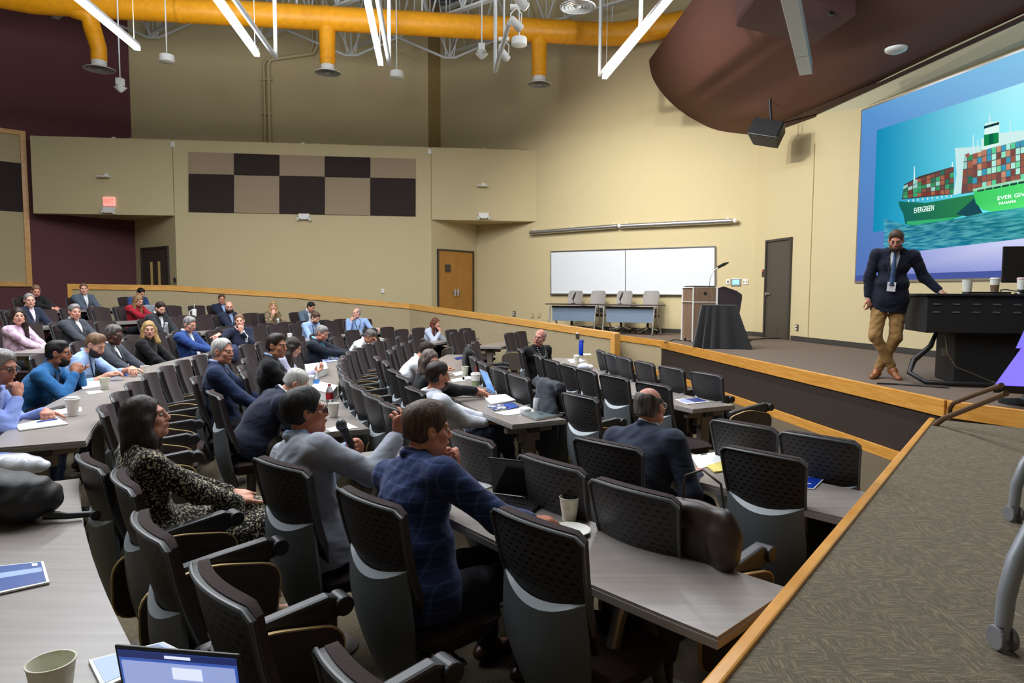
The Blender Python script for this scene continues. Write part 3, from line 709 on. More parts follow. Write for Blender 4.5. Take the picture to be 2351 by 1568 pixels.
diffuser(e.x,e.y,7.0,'round white air diffuser under the curved left drop of the yellow duct',.34)
q=onz(1326,17,6.9); diffuser(q.x,q.y,6.9,'large round white air diffuser near the top edge, closest of the vents',.32)
b=MB(); b.tube([(q.x,q.y,7.08),(q.x,q.y,8.2),(q.x-.1,q.y-.4,8.7),(q.x-.6,q.y-5,8.7)],.16,16); b.build('branch',M_duct,r,smooth=True,loc=r.location)
b=MB()
for px in(105,412,480,683,970,1405):
    p=onduct(px) if px<1380 else (2.5,17.75,8); b.cyl((p[0],p[1],DZ+.25),(p[0],p[1],HC),.018,n=8)
b.build('hanger',M_truss,r,loc=r.location)
# roof joists
room=[(9.49,-2),C1,W9,RC,C3,M9,(-20.5,-6),(10.5,-6)]
def inside(x,y):
    c=False;n=len(room);j=n-1
    for i in range(n):
        xi,yi=room[i];xj,yj=room[j]
        if (yi>y)!=(yj>y) and x<(xj-xi)*(y-yi)/(yj-yi)+xi: c=not c
        j=i
    return c
JD=Vector((-.78,.626,0)); JN=Vector((.626,.78,0)); jk=0
for k in range(-8,3):
    base_=Vector((0,17,0))+JN*(k*2.1); ts=[t for t in np.arange(-16,18,.1) if inside(*(base_+JD*t)[:2])]
    if len(ts)<15: continue
    t0,t1=min(ts)+.25,max(ts)-.25
    P=lambda t,z:Vector((base_.x+JD.x*t,base_.y+JD.y*t,z))
    r=empty('roof_joist',P(t0,8.95),label=f"white open-web steel roof joist, {['first','second','third','fourth','fifth','sixth','seventh','eighth','ninth','tenth','eleventh'][jk]} counted from the camera side",cat='roof joist',group='white roof joists'); jk+=1
    R_=yaw(JD)
    for z,nm,hh,ww in((9.0,'bottom_chord',.05,.16),(10.35,'top_chord',.08,.16)):
        b=MB(); b.box((P(t0,z)+P(t1,z))/2,(t1-t0,ww,hh),R_); b.build(nm,M_truss,r,loc=r.location)
    b=MB(); t=t0; s=0
    while t<t1-.6:
        b.cyl(P(t,9.0 if s else 10.35),P(t+.6,10.35 if s else 9.0),.028,n=6); b.cyl(P(t+.6,9.0),P(t+.6,10.35),.018,n=6); t+=.6; s=1-s
    b.build('web',M_truss,r,loc=r.location)
# hanging bottom braces in V shapes under the joists
for px,py,l in((352,88,'left'),(808/3.918+600,129,'middle'),(1033,134,'right')):
    Y=19.6; p=onY(px,py,Y); r=empty('truss_brace',p,label=f'{l} V-shaped white truss brace hanging in front of the rear wall',cat='truss brace')
    b=MB(); b.tube([p+Vector((-1.9,0,.75)),p+Vector((-.15,0,.02)),p+Vector((.15,0,.02)),p+Vector((1.5,0,.6))],.035,6); b.build('bottom_chord',M_truss,r,loc=p)
    b=MB()
    for dx,tx in((0,0),(0,-.9),(0,.8),(-.1,-.35),(.1,.4)): b.cyl(p+Vector((dx,0,0)),p+Vector((tx,0,10.3-p.z)),.02,n=6)
    b.build('web',M_truss,r,loc=p)
# linear pendants
M_cable=mat('thin_steel_cable',(170,172,172),.5)
def pendant(ex,ey,l,z=6.37,L=10.5):
    d=Vector((.122,-1,0)).normalized(); a=Vector((ex,ey,z)); e=a+d*L
    r=empty('pendant_light',a,label=l,cat='pendant light',group='lit linear pendants'); R_=yaw(d)
    c=(a+e)/2
    b=MB(); b.box(c+Vector((0,0,.03)),(L,.085,.06),R_); b.build('housing',M_pend,r,loc=a)
    b=MB(); b.box(c+Vector((0,0,-.035)),(L,.095,.07),R_); b.build('diffuser',M_glow,r,loc=a)
    b=MB()
    for s in(.15,2.5,5,7.5,10): q=a+d*s; b.cyl(q+Vector((0,0,.05)),Vector((q.x,q.y,9.0)),.006,n=6)
    b.build('cable',M_cable,r,loc=a)
    area('lamp_glow',c+Vector((0,0,-.08)),c+Vector((0,0,-2)),L,.08,PEND_W,(.94,.97,1),parent=r)
    area('added_uplight',c+Vector((0,0,.08)),c+Vector((0,0,2)),L,.08,PEND_W*1.3,(.96,.98,1),parent=r)  # upward light added to brighten the ceiling and upper walls
    return r
def fixrot(r,d):
    for ch in r.children:
        if ch.type=='LIGHT':
            zz=Vector((0,0,-1 if 'up' in ch.name else 1)); m=Matrix((d,zz.cross(d),zz)).transposed()
            ch.rotation_euler=m.to_euler()
for px,py,l in((316,112,'glowing linear pendant light, leftmost of the four lit ones'),(590,126,'glowing linear pendant light, second from left, crossing the yellow duct'),(874,147,'glowing linear pendant light, third from left, near the ceiling middle'),(1388,178,'glowing linear pendant light, rightmost, beside the brown bulkhead')):
    p=onz(px,py,6.33); r=pendant(p.x,p.y,l); fixrot(r,Vector((.122,-1,0)).normalized())
def rail(a,c,l,h):
    p=onz(*a,6.5); q=onz(*c,6.5); q=p+(q-p)*2.2; r=empty('suspension_rail',p,label=l,cat='suspension rail',group='white suspension rails')
    b=MB(); b.cyl(p,q,.045,n=10); b.build('rail_tube',M_truss,r,loc=p,smooth=True)
    b=MB()
    for s in h: t=p.lerp(q,s); b.cyl(t,Vector((t.x,t.y,HC)),.04,n=10)
    b.build('hanger',M_truss,r,loc=p,smooth=True)
rail((633,131),(540,0),'white hanging rail beside the second pendant light',(0,.55)); rail((894,147),(868,0),'white hanging rail beside the third pendant light',(0,.5))
rail((1377,172),(1524,0),'white hanging rail beside the rightmost pendant light',(0,.32)); rail((1137,163),(1150,118),'short white hanging rail behind the track spotlights',(0,))
def dropper(px,py,kind,l,Y=None,z=6.9):
    p=onz(px,py,z); r=empty('ceiling_sensor' if kind else 'pendant_speaker',p,label=l,cat='ceiling sensor' if kind else 'pendant speaker')
    b=MB(); b.cyl(p+Vector((0,0,.05)),Vector((p.x,p.y,HC)),.014,n=8); b.build('rod',M_truss,r,loc=p)
    b=MB()
    if kind: b.box(p+Vector((0,0,.02)),(.13,.13,.14)); b.lathe([(.02,-.2),(.06,-.17),(.13,-.1),(.05,-.07),(.1,-.04)],p,12)
    else: b.lathe([(.13,-.1),(.16,-.085),(.16,.04),(.15,.06),(.02,.07)],p,24)
    b.build('body',M_plastic_w,r,loc=p,smooth=not kind)
dropper(383,133,0,'white drum-shaped ceiling unit over the parapet left part'); dropper(911,170,0,'white drum-shaped ceiling unit left of the tall dark column'); dropper(1192,94,0,'white drum-shaped ceiling unit beside the track spotlights')
dropper(276,190,1,'white ceiling sensor on a rod against the maroon wall',z=6.2); dropper(1106,112,1,'white ceiling sensor on a rod below the duct',z=6.6)
# track spotlights
def spotl(px,py,tx,ty,l,k):
    p=onz(px,py,6.6); tgt=onwb(tx,ty); d=(tgt-p).normalized(); r=empty('track_spotlight',p,label=l,cat='spotlight',group='white track spotlights')
    b=MB(); b.cyl(p-d*.14,p+d*.12,.06,.085,16); b.build('lamp_head',M_plastic_w,r,loc=p,smooth=True)
    b=MB(); b.cyl(p+d*.121,p+d*.128,.07,n=16); b.build('lens',mat('lit_spot_lens',(255,250,240),.3,emis=(255,246,225),estr=6),r,loc=p)
    b=MB(); b.tube([p+Vector((-.09,0,0)),p+Vector((-.1,0,.18)),p+Vector((0,0,.28)),p+Vector((.1,0,.18)),p+Vector((.09,0,0))],.012,6); b.box(p+Vector((0,0,.3)),(.22,.1,.06)); b.build('yoke',M_plastic_w,r,loc=p)
    b=MB(); b.cyl(p+Vector((0,0,.3)),Vector((p.x,p.y,HC)),.02,n=8); b.build('rod',M_truss,r,loc=p)
    spot('stage_lamp',p+d*.16,tgt,STAGE_W*.85,96,1.0,(1,.96,.88),parent=r)
spotl(1157,125,1430,560,'white track spotlight, lowest of the cluster',0); spotl(1185,55,1600,520,'white track spotlight in the middle of the cluster',1); spotl(1196,5,1850,640,'white track spotlight at the top of the cluster',2)
# wide unlit linear fixture below the bulkhead
a=onz(1850,172,5.5); c=onz(1812,0,5.5); c=a+(c-a)*1.8; d=(c-a).normalized(); r=empty('linear_fixture',a,label='wide unlit white linear fixture hanging below the brown bulkhead',cat='ceiling fixture')
b=MB(); b.box((a+c)/2+Vector((0,0,.1)),((c-a).length,.2,.2),yaw(d)); b.build('housing',M_pend,r,loc=a,bevel=.006)
b=MB(); q=a+d*1.0; b.box(q+Vector((0,0,.1)),(.01,.205,.205),yaw(d)); b.build('joint',mat('grey_joint_line',(140,140,140)),r,loc=a)
b=MB()
for s in(.6,2.6,4.4): q=a+d*s; b.cyl(q+Vector((0,0,.15)),Vector((q.x,q.y,5.95)),.01,n=6)
b.build('cable',M_cable,r,loc=a)
# ================================================================ CHAIRS
def perf_mat():
    m=mat('perforated_charcoal_back',(34,33,34),.5,spec=.35); nt,b=nodes_of(m)
    v=objco(nt); sp=nt.nodes.new('ShaderNodeSeparateXYZ'); nt.links.new(v,sp.inputs[0])
    X=mth(nt,'MULTIPLY',sp.outputs[0],1/.042); Z=mth(nt,'MULTIPLY',sp.outputs[2],1/.024)
    row=mth(nt,'FLOOR',Z); off=mth(nt,'MULTIPLY',mth(nt,'MODULO',row,2),.5)
    fx=mth(nt,'ABSOLUTE',mth(nt,'SUBTRACT',mth(nt,'FRACT',mth(nt,'ADD',mth(nt,'ADD',X,50),off)),.5))
    fz=mth(nt,'ABSOLUTE',mth(nt,'SUBTRACT',mth(nt,'FRACT',Z),.5))
    inx=mth(nt,'LESS_THAN',fx,.24); inz=mth(nt,'LESS_THAN',fz,.17)
    ax=mth(nt,'LESS_THAN',mth(nt,'ABSOLUTE',sp.outputs[0]),.19)
    az=mth(nt,'MULTIPLY',mth(nt,'GREATER_THAN',sp.outputs[2],.73),mth(nt,'LESS_THAN',sp.outputs[2],.965))
    h=mth(nt,'MULTIPLY',mth(nt,'MULTIPLY',inx,inz),mth(nt,'MULTIPLY',ax,az))
    nt.links.new(mixc(nt,h,lin((54,52,53)),lin((3,3,3))),b.inputs['Base Color'])
    bp=nt.nodes.new('ShaderNodeBump'); bp.inputs['Strength'].default_value=1; bp.inputs['Distance'].default_value=.006; bp.invert=True
    nt.links.new(h,bp.inputs['Height']); nt.links.new(bp.outputs[0],b.inputs['Normal']); return m
M_perf=perf_mat()
M_fab=mat('dark_brown_seat_fabric',(54,43,43),.9,noise=.18,scale=320,bump=.25,spec=.12,sheen=.08)
M_shell=mat('grey_plastic_shell',(90,96,99),.42,noise=.03,scale=300,bump=.06)
M_rim=mat('grey_plastic_rim',(84,88,91),.4)
M_arm=mat('black_arm_plastic',(38,38,41),.45)
M_post=mat('taupe_steel_post',(100,92,84),.5,metal=.2)
M_ply=mat('pale_plywood_edge',(206,176,122),.5)
M_tab=wood('tablet_laminate',(60,52,46),(72,62,54),.5)
def yb(v,u): return -.205-.13*v+.045*u*u-.02*math.sin(v*math.pi)
def wb(v): return .186+.048*v-.006*v*v
def zb(v,u):
    k=max(0,abs(u)-.84)/.16; return .52+.465*v-.022*k*k*(v**4)-.010*u*u*v
def chair_parts(r,tablet,swivel=0):
    def back(u,v): return (u*wb(v),yb(v,u),zb(v,u))
    b=MB(); b.sheet(back,14,12,-.014); b.build('back_shell',M_perf,r,smooth=True)
    def pad(u,v): x=u*(wb(v)-.006); return (x,yb(v,u)+.0135,zb(v,u)-.004 if v<.97 else zb(v,u)+.006)
    b=MB(); b.sheet(pad,14,12,lambda u,v:-(.034*(1-.35*abs(u)**6)+.008*math.sin(v*3.1))); b.build('back_pad',M_fab,r,smooth=True)
    b=MB(); N=16
    def edge(i): u=i/N*2-1; return Vector((u*wb(1),yb(1,u)-.004,zb(1,u)))
    b.tube([edge(i) for i in range(N+1)],.0065,6)
    for s in(-1,1): b.tube([Vector((s*wb(v/10),yb(v/10,1)-.004,zb(v/10,1))) for v in range(2,11)],.006,6)
    b.build('back_rim',M_rim,r,smooth=True)
    def shell(u,v):
        zt=.675+.06*u*u; z0=.225+.03*u*u; f=v; z=z0+(zt-z0)*f
        hw=.125+.082*math.sin(min(1,f/.62)*math.pi/2)**1.1-.012*max(0,f-.62)/.38
        if f<.1: hw*=.86+.14*math.sqrt(f/.1)
        y=-.235-.042*f-.016*math.sin(f*math.pi)+.05*u*u+.045*(1-f)**2
        return (u*hw,y-.004,z)
    b=MB(); b.sheet(lambda u,v:shell(u,v),14,14,.022); b.build('lower_shell',M_shell,r,smooth=True)
    b=MB()
    def crest(u,v): p=Vector(shell(u,1))+Vector((0,-.022,0)); q=Vector((u*wb(.36),yb(.36,u)-.013,p.z+.008+.02*(1-u*u))); return p.lerp(q,v)
    b.sheet(crest,14,3,-.006); b.build('shell_ledge',mat('top_lit_shell_ledge',(168,177,184),.4),r,smooth=True)  # ledge paler than the shell: light from above put into its colour
    def seat(u,v):
        y=-.2+.46*v; k=math.sqrt(max(0,1-(abs(2*v-1))**4)); return (u*.245*(.55+.45*k),y,.455-.03*u**4-.02*(2*v-1)**4+.008)
    b=MB(); b.sheet(seat,12,12,-.075); b.build('seat',M_fab,r,smooth=True)
    b=MB(); b.box((0,0,.36),(.3,.34,.05)); b.build('seat_pan',M_black,r,bevel=.015)
    b=MB(); b.cyl((0,-.03,.02),(0,-.03,.36),.034,n=14); b.build('post',M_post,r,smooth=True)
    b=MB(); b.lathe([(.13,0),(.135,.008),(.12,.018),(.04,.03)],(0,-.03,0),20); b.build('floor_plate',M_post,r,smooth=True)
    b=MB(); b.cyl((.05,0,.34),(.24,-.03,.33),.008,n=8); b.ell((.25,-.03,.33),(.03,.015,.01)); b.build('lever',M_arm,r)
    if tablet:
        a=empty('armrest'); a.parent=r
        b=MB(); P=[(-.25,.585),(-.23,.645),(0,.68),(.2,.705),(.28,.675),(.27,.63),(.18,.60),(0,.565),(-.2,.545)]
        b.add([(.262,y,z) for y,z in P]+[(.318,y,z) for y,z in P],[tuple(range(9)),tuple(range(9,18))[::-1]]+[((i+1)%9,i,9+i,9+(i+1)%9) for i in range(9)])
        b.build('arm_pad',M_arm,a,bevel=.012)
        b=MB(); b.cyl((.25,.255,.66),(.335,.255,.66),.036,n=18); b.build('pivot',M_arm,a,bevel=.006)
        b=MB(); b.tube([(.29,.2,.63),(.29,.12,.5),(.27,.02,.40),(.2,0,.37)],[.022,.02,.02,.02],8); b.build('bracket',M_arm,a,smooth=True)
        t=empty('tablet'); t.parent=r
        poly=roundpoly([(-.3,.33),(.22,.30),(.26,.60),(-.05,.66),(-.3,.60)],.09,5); n=len(poly)
        def board(x0,x1,g,m,nm):
            cx=sum(p[0] for p in poly)/n; cy=sum(p[1] for p in poly)/n
            q=[(cx+(p[0]-cx)*g,cy+(p[1]-cy)*g) for p in poly]
            b=MB(); b.add([(x0,y,z) for y,z in q]+[(x1,y,z) for y,z in q],[tuple(range(n)),tuple(range(n,2*n))[::-1]]+[((i+1)%n,i,n+i,n+(i+1)%n) for i in range(n)]); b.build(nm,m,t)
        board(.330,.346,1,M_ply,'edge'); board(.327,.349,.975,M_tab,'board')
proto=empty('conference_chair'); chair_parts(proto,False)
proto_t=empty('tablet_arm_chair'); chair_parts(proto_t,True)
_used={}
def place_chair(x,y,z,rz,label,cat,group,tablet=False):
    src=proto_t if tablet else proto
    if src.name not in _used: _used[src.name]=1; c=src
    else: c=copy_tree(src)
    c.location=(x,y,z); c.rotation_euler=(0,0,rz); tag(c,label,cat,group); return c
ORD=['first','second','third','fourth','fifth','sixth','seventh','eighth','ninth','tenth','eleventh','twelfth','thirteenth','fourteenth','fifteenth','sixteenth','seventeenth','eighteenth','nineteenth','twentieth','twenty-first','twenty-second','twenty-third','twenty-fourth','twenty-fifth','twenty-sixth','twenty-seventh']
# seats: rows of people are listed in the people section; here every chair by row radius and angle
ROWS={
 'f1':(7.5,0,[184.9,189,192.4,196.6,200.8,205.0],True,'before the frontmost table'),
 'c1':(8.47,0,[189.5,193.6,197.3,200.4,203.8,207.8],False,'behind the frontmost table'),
 'f2':(9.3,0,[157,160.5,175.3,178.7,182.2,186.2,190.2,194.1,198.1,201.6,205.6,(209.4,9.42),217.8,220.6],True,'before the second table'),
 'c2':(10.35,0,[158,161.5,174,177.4,181,184.5,188,192.6,197.2,200,(218.3,10.3),(220.6,9.9)],False,'behind the second table'),
 'f3':(10.85,0,[154,157.2,166,169.2,172.7,176,179.4,182.8,185.7,188.6,191.5,194.4,197.3,200.2,202.9,205.7,208.3,214.2,217.8,(220.5,10.88)],True,'before the third table'),
 'c3':(11.85,0,[152.6,159,165,171,177.7,181,184.2,191,193.6,203,(220.7,11.45)],False,'behind the third table'),
 'f4':(12.62,0,[156,159,162,165,168,171.2,174.2,177,179.7,182.3,185,187.6,190.4,193.2,196.1,199.1,201.9,204.8,(211.1,12.55),(213.9,12.5),(217.1,12.5),(219.9,12.45),(223.0,12.38)],True,'before the fourth table'),
}
# ================================================================ CURVED TABLES
def table(R0,t0,t1,fz,label,tubes=False,w=.5,legs=None):
    z=fz+.74; c=pol(R0+w/2,(t0+t1)/2,fz); r=empty('curved_table',c,label=label,cat='table',group='curved laminate tables')
    n=max(6,int((t1-t0)*1.2))
    def ring(mb,ra,rb,za,zb,a0,a1,n):
        vs=[]
        for k in range(n+1):
            t=a0+(a1-a0)*k/n
            for rr,zz in((ra,za),(rb,za),(rb,zb),(ra,zb)): vs.append(pol(rr,t,zz))
        fs=[]
        for k in range(n):
            a=k*4
            for j in range(4): fs.append((a+j,a+(j+1)%4,a+4+(j+1)%4,a+4+j)[::-1])
        fs+= [(3,2,1,0)[::-1],(n*4,n*4+1,n*4+2,n*4+3)[::-1]]
        mb.add(vs,fs)
    b=MB(); ring(b,R0+.004,R0+w-.004,z-.012,z,t0+.02,t1-.02,n); b.build('tabletop',M_lam,r,loc=c)
    b=MB(); ring(b,R0,R0+w,z-.038,z-.0115,t0,t1,n); b.build('edge_band',M_lam_edge,r,loc=c)
    b=MB(); ring(b,R0+.2,R0+.3,z-.10,z-.038,t0+.5,t1-.5,n); b.build('support_beam',M_laminside,r,loc=c)
    L=legs or [t0+.9+(t1-t0-1.8)*k/max(1,round((t1-t0)/9)) for k in range(max(1,round((t1-t0)/9))+1)]
    for t in L:
        b=MB(); a=math.radians(t); Rm=Matrix.Rotation(a,3,'Z')
        if tubes:
            b.tube([pol(R0+.27,t,z-.06),pol(R0+.33,t,z-.2),pol(R0+.50,t,fz)],.027,12); b.tube([pol(R0+.25,t,z-.08),pol(R0+.16,t,z-.2),pol(R0+.0,t,fz)],.027,12)
            b.build('leg',M_tubegrey,r,loc=c,smooth=True)
        else:
            p=pol(R0+.27,t,fz); b.box(p+Vector((0,0,.35)),(.1,.07,.68),Rm); b.box(p+Vector((0,0,.02)),(.46,.08,.04),Rm); b.box(p+Vector((0,0,.66)),(.42,.06,.05),Rm); b.box(p+Vector((0,0,.6)),(.2,.05,.08),Rm)
            b.build('leg',M_legpaint,r,loc=c,bevel=.008)
    return r
table(7.87,174.5,208.3,0,'frontmost long curved table, ending near the stage side',w=.52)
table(9.66,153,162.5,0,'short piece of second table across the far aisle, by the half wall')
table(9.66,172.5,207.7,0,'long middle piece of the second table holding the blue-screened laptop')
table(9.66,215.6,223.3,0,'short near piece of the second table meeting the platform edge',True,w=.52,legs=[216.9])
table(11.2,150.5,160.5,0,'short far piece of the third table against the beige half wall')
table(11.2,164,206,0,'long middle piece of the third table holding white boxes and cups')
table(11.1,209.6,223.75,0,'nearest piece of the third table with cup and paper plate',True,w=.5,legs=[210.6,221.2])
table(13.0,155,207.2,.13,'long fourth table holding coffee cups and papers at the left')
table(12.98,211.4,229,.13,'big curved table in the lower left corner with the open laptop',w=.62)
table(14.73,154,187,.28,'fifth curved table counted from the stage'); table(16.42,156,184,.45,'sixth curved table counted from the stage'); table(18.15,161,182,.64,'rearmost curved table near the maroon wall')
# ================================================================ PEOPLE
A3=lambda v:np.array(v,dtype=np.float32)
class Field:
    """distance field of smoothly joined shapes, meshed as one closed surface"""
    def __init__(s): s.p=[]
    def cone(s,a,b,ra,rb,k=.02): s.p.append(('c',A3(a),A3(b),ra,rb,k)); return s
    def ell(s,c,r,R=None,k=.02): s.p.append(('e',A3(c),A3(r),None if R is None else np.array(R,dtype=np.float32),None,k)); return s
    def subc(s,a,b,ra,rb,k=.01): s.p.append(('sc',A3(a),A3(b),ra,rb,k)); return s
    def sube(s,c,r,R=None,k=.01): s.p.append(('se',A3(c),A3(r),None if R is None else np.array(R,dtype=np.float32),None,k)); return s
    def plane(s,c,n): s.p.append(('pl',A3(c),A3(n),0,0,.0)); return s      # removes the side n points to
    def mesh(s,h,fold=0,seed=0):
        lo=np.full(3,9e9);hi=-lo
        for q in s.p:
            if q[0]=='c': 
                for pt,r in((q[1],q[3]),(q[2],q[4])): lo=np.minimum(lo,pt-r);hi=np.maximum(hi,pt+r)
            if q[0]=='e': m=float(max(q[2])); lo=np.minimum(lo,q[1]-m);hi=np.maximum(hi,q[1]+m)
        lo-=.03;hi+=.03; n=np.ceil((hi-lo)/h).astype(int)+1
        ax=[(lo[i]+h*np.arange(n[i])).astype(np.float32) for i in range(3)]
        F=np.full(tuple(n),.2,dtype=np.float32)
        for q in s.p:
            t=q[0]; k=q[5]
            if t=='pl':
                g=np.einsum('i,ijkl->jkl',q[2],np.stack(np.meshgrid(*[a-c for a,c in zip(ax,q[1])],indexing='ij'))) if False else (((ax[0]-q[1][0])*q[2][0])[:,None,None]+((ax[1]-q[1][1])*q[2][1])[None,:,None]+((ax[2]-q[1][2])*q[2][2])[None,None,:])
                np.maximum(F,g,out=F); continue
            if t in('c','sc'): pts=np.stack([q[1]-q[3],q[1]+q[3],q[2]-q[4],q[2]+q[4]])
            else: m=float(max(q[2])); pts=np.stack([q[1]-m,q[1]+m])
            a=pts.min(0)-k-.03; b=pts.max(0)+k+.03
            i0=np.clip(((a-lo)/h).astype(int),0,n-1); i1=np.clip(((b-lo)/h).astype(int)+2,1,n)
            if (i1<=i0).any(): continue
            sl=tuple(slice(i0[d],i1[d]) for d in range(3))
            X=ax[0][sl[0]][:,None,None]-q[1][0];Y=ax[1][sl[1]][None,:,None]-q[1][1];Z=ax[2][sl[2]][None,None,:]-q[1][2]
            if t in('c','sc'):
                d=q[2]-q[1]; L2=max(float((d*d).sum()),1e-9)
                u=np.clip((X*d[0]+Y*d[1]+Z*d[2])/L2,0,1)
                D=np.sqrt((X-u*d[0])**2+(Y-u*d[1])**2+(Z-u*d[2])**2)-(q[3]+(q[4]-q[3])*u)
            else:
                if q[3] is not None:
                    R=q[3]; X,Y,Z=(X*R[0,0]+Y*R[1,0]+Z*R[2,0],X*R[0,1]+Y*R[1,1]+Z*R[2,1],X*R[0,2]+Y*R[1,2]+Z*R[2,2])
                r=q[2]; k0=np.sqrt((X/r[0])**2+(Y/r[1])**2+(Z/r[2])**2); k1=np.sqrt((X/r[0]**2)**2+(Y/r[1]**2)**2+(Z/r[2]**2)**2)+1e-6
                D=k0*(k0-1)/k1
            G=F[sl]
            if t in('c','e'):
                e=np.clip(k-np.abs(G-D),0,None)/k; F[sl]=np.minimum(G,D)-e*e*k*.25
            else:
                D=-D; e=np.clip(k-np.abs(G-D),0,None)/k; F[sl]=np.maximum(G,D)+e*e*k*.25
        if fold:
            X=ax[0][:,None,None];Y=ax[1][None,:,None];Z=ax[2][None,None,:]
            w=np.sin(31*Z+7*np.sin(9*X+seed)+5*np.sin(8*Y+seed*2))*np.sin(17*X+13*Y+4*np.sin(12*Z+seed))
            F+=(fold*w).astype(np.float32)
        ins=F<0; c=[ (slice(0,-1),slice(1,None))[i] for i in(0,1)]
        corner=[(i,j,k) for i in(0,1) for j in(0,1) for k in(0,1)]
        cnt=np.zeros(tuple(n-1),dtype=np.int8)
        for i,j,k in corner: cnt+=ins[c[i],c[j],c[k]]
        act=(cnt>0)&(cnt<8); I,J,K=np.nonzero(act); N=len(I)
        idx=np.full(act.shape,-1,dtype=np.int64); idx[I,J,K]=np.arange(N)
        val={cc:F[I+cc[0],J+cc[1],K+cc[2]] for cc in corner}
        acc=np.zeros((N,3),dtype=np.float32); num=np.zeros(N,dtype=np.float32)
        for cc in corner:
            for d in range(3):
                if cc[d]==0:
                    ee=list(cc); ee[d]=1; va,vb=val[cc],val[tuple(ee)]; m=(va<0)!=(vb<0); tt=np.where(m,va/np.where(m,va-vb,1),0)
                    p=np.zeros((N,3),dtype=np.float32); p[:]=cc; p[:,d]+=tt; acc+=p*m[:,None]; num+=m
        V=(acc/np.maximum(num,1)[:,None]+np.stack([I,J,K],1))*h+lo
        Q=[]
        for d in range(3):
            e1,e2=[(1,2),(2,0),(0,1)][d]
            sa=[slice(1,-1)]*3; sb=[slice(1,-1)]*3; sa[d]=slice(0,-1); sb[d]=slice(1,None)
            A=ins[tuple(sa)];B=ins[tuple(sb)]; 
            for (m,fl) in((A&~B,0),(~A&B,1)):
                P=np.stack(np.nonzero(m),1); 
                for q_ in range(3):
                    if q_!=d: P[:,q_]+=1
                def cell(o1,o2):
                    R=P.copy(); R[:,e1]-=o1; R[:,e2]-=o2; return idx[R[:,0],R[:,1],R[:,2]]
                q4=[cell(1,1),cell(0,1),cell(0,0),cell(1,0)]
                if fl: q4=q4[::-1]
                Q.append(np.stack(q4,1))
        return V,np.concatenate(Q)
    def build(s,name,m,parent,h,fold=0,seed=0):
        V,Q=s.mesh(h,fold,seed); me=bpy.data.meshes.new(name)
        me.vertices.add(len(V)); me.vertices.foreach_set('co',V.astype(np.float32).ravel())
        me.loops.add(Q.size); me.loops.foreach_set('vertex_index',Q.ravel().astype(np.int32))
        me.polygons.add(len(Q)); me.polygons.foreach_set('loop_start',np.arange(0,Q.size,4,dtype=np.int32)); me.polygons.foreach_set('use_smooth',np.ones(len(Q),dtype=bool))
        me.update(calc_edges=True); me.validate(); me.materials.append(m)
        o=bpy.data.objects.new(name,me); C.objects.link(o); o.parent=parent; return o

def skinm(col): 
    return mat('skin_%d_%d_%d'%col,col,.5,noise=.05,scale=60,bump=.04,spec=.35)
def hairm(name,c1,c2): return mat('hair_'+name,c1,.55,col2=c2,scale=60,stretch=(1,1,.12),bump=.5,noise=.1,spec=.35)
HAIR={'black':hairm('black',(13,11,11),(26,22,21)),'dark':hairm('dark_brown',(28,20,17),(50,36,29)),'brown':hairm('brown',(58,42,31),(90,68,50)),'gray':hairm('grey',(98,94,92),(150,146,144)),
 'white':hairm('white',(158,154,150),(200,196,192)),'blond':hairm('blonde',(128,98,58),(184,150,98)),'red':hairm('reddish',(70,32,22),(112,58,38)),'saltpepper':hairm('salt_pepper',(58,52,50),(112,106,102)),
 'brownblond':hairm('dark_blonde',(98,72,48),(150,118,80)),'brunettegray':hairm('brown_grey',(60,46,38),(120,106,98)),'ltbrown':hairm('light_brown',(94,70,50),(130,100,74))}
def fab(name,col,noise=.08,scale=260,rough=.85):
    if 'cloth_'+name in _M: return _M['cloth_'+name]
    m=mat('cloth_'+name,col,rough,noise=noise,scale=scale,spec=.2,sheen=.1); nt,b=nodes_of(m)
    n=nt.nodes.new('ShaderNodeTexNoise'); n.inputs['Scale'].default_value=5.5; n.inputs['Detail'].default_value=2; n.inputs['Distortion'].default_value=.5; nt.links.new(objco(nt,(1,1,1.8)),n.inputs['Vector'])
    bp=nt.nodes.new('ShaderNodeBump'); bp.inputs['Strength'].default_value=.55; bp.inputs['Distance'].default_value=.04; nt.links.new(n.outputs['Fac'],bp.inputs['Height']); nt.links.new(bp.outputs[0],b.inputs['Normal']); return m
def plaidm(name,base,line,sc,wl=.1):
    m=fab(name,base); nt,b=nodes_of(m); v=objco(nt); sp=nt.nodes.new('ShaderNodeSeparateXYZ'); nt.links.new(v,sp.inputs[0])
    hs=[]
    for i in(0,1,2):
        if i==1: continue
        f=mth(nt,'FRACT',mth(nt,'ADD',mth(nt,'MULTIPLY',sp.outputs[i],sc),20.3)); hs.append(mth(nt,'LESS_THAN',f,wl))
    h=mth(nt,'MULTIPLY',mth(nt,'ADD',hs[0],hs[1]),.5); n=noise_n(nt,v,240,2)
    nt.links.new(mixc(nt,mth(nt,'MULTIPLY',h,n),lin(base),lin(line)),b.inputs['Base Color']); return m
def printm(name,c1,c2,scale,th=.5,stretch=(1,1,1)):
    m=fab(name,c1); nt,b=nodes_of(m); n=noise_n(nt,objco(nt,stretch),scale,2)
    f=mth(nt,'MULTIPLY',mth(nt,'SUBTRACT',n,th),14); cl=nt.nodes.new('ShaderNodeClamp'); nt.links.new(f,cl.inputs[0])
    nt.links.new(mixc(nt,cl.outputs[0],lin(c1),lin(c2)),b.inputs['Base Color']); return m
M_whiteshirt=fab('white',(226,228,234),.03); M_ltblue=fab('light_blue',(150,176,220),.05); M_navy=fab('navy',(30,36,56)); M_blackc=fab('black',(20,20,23))
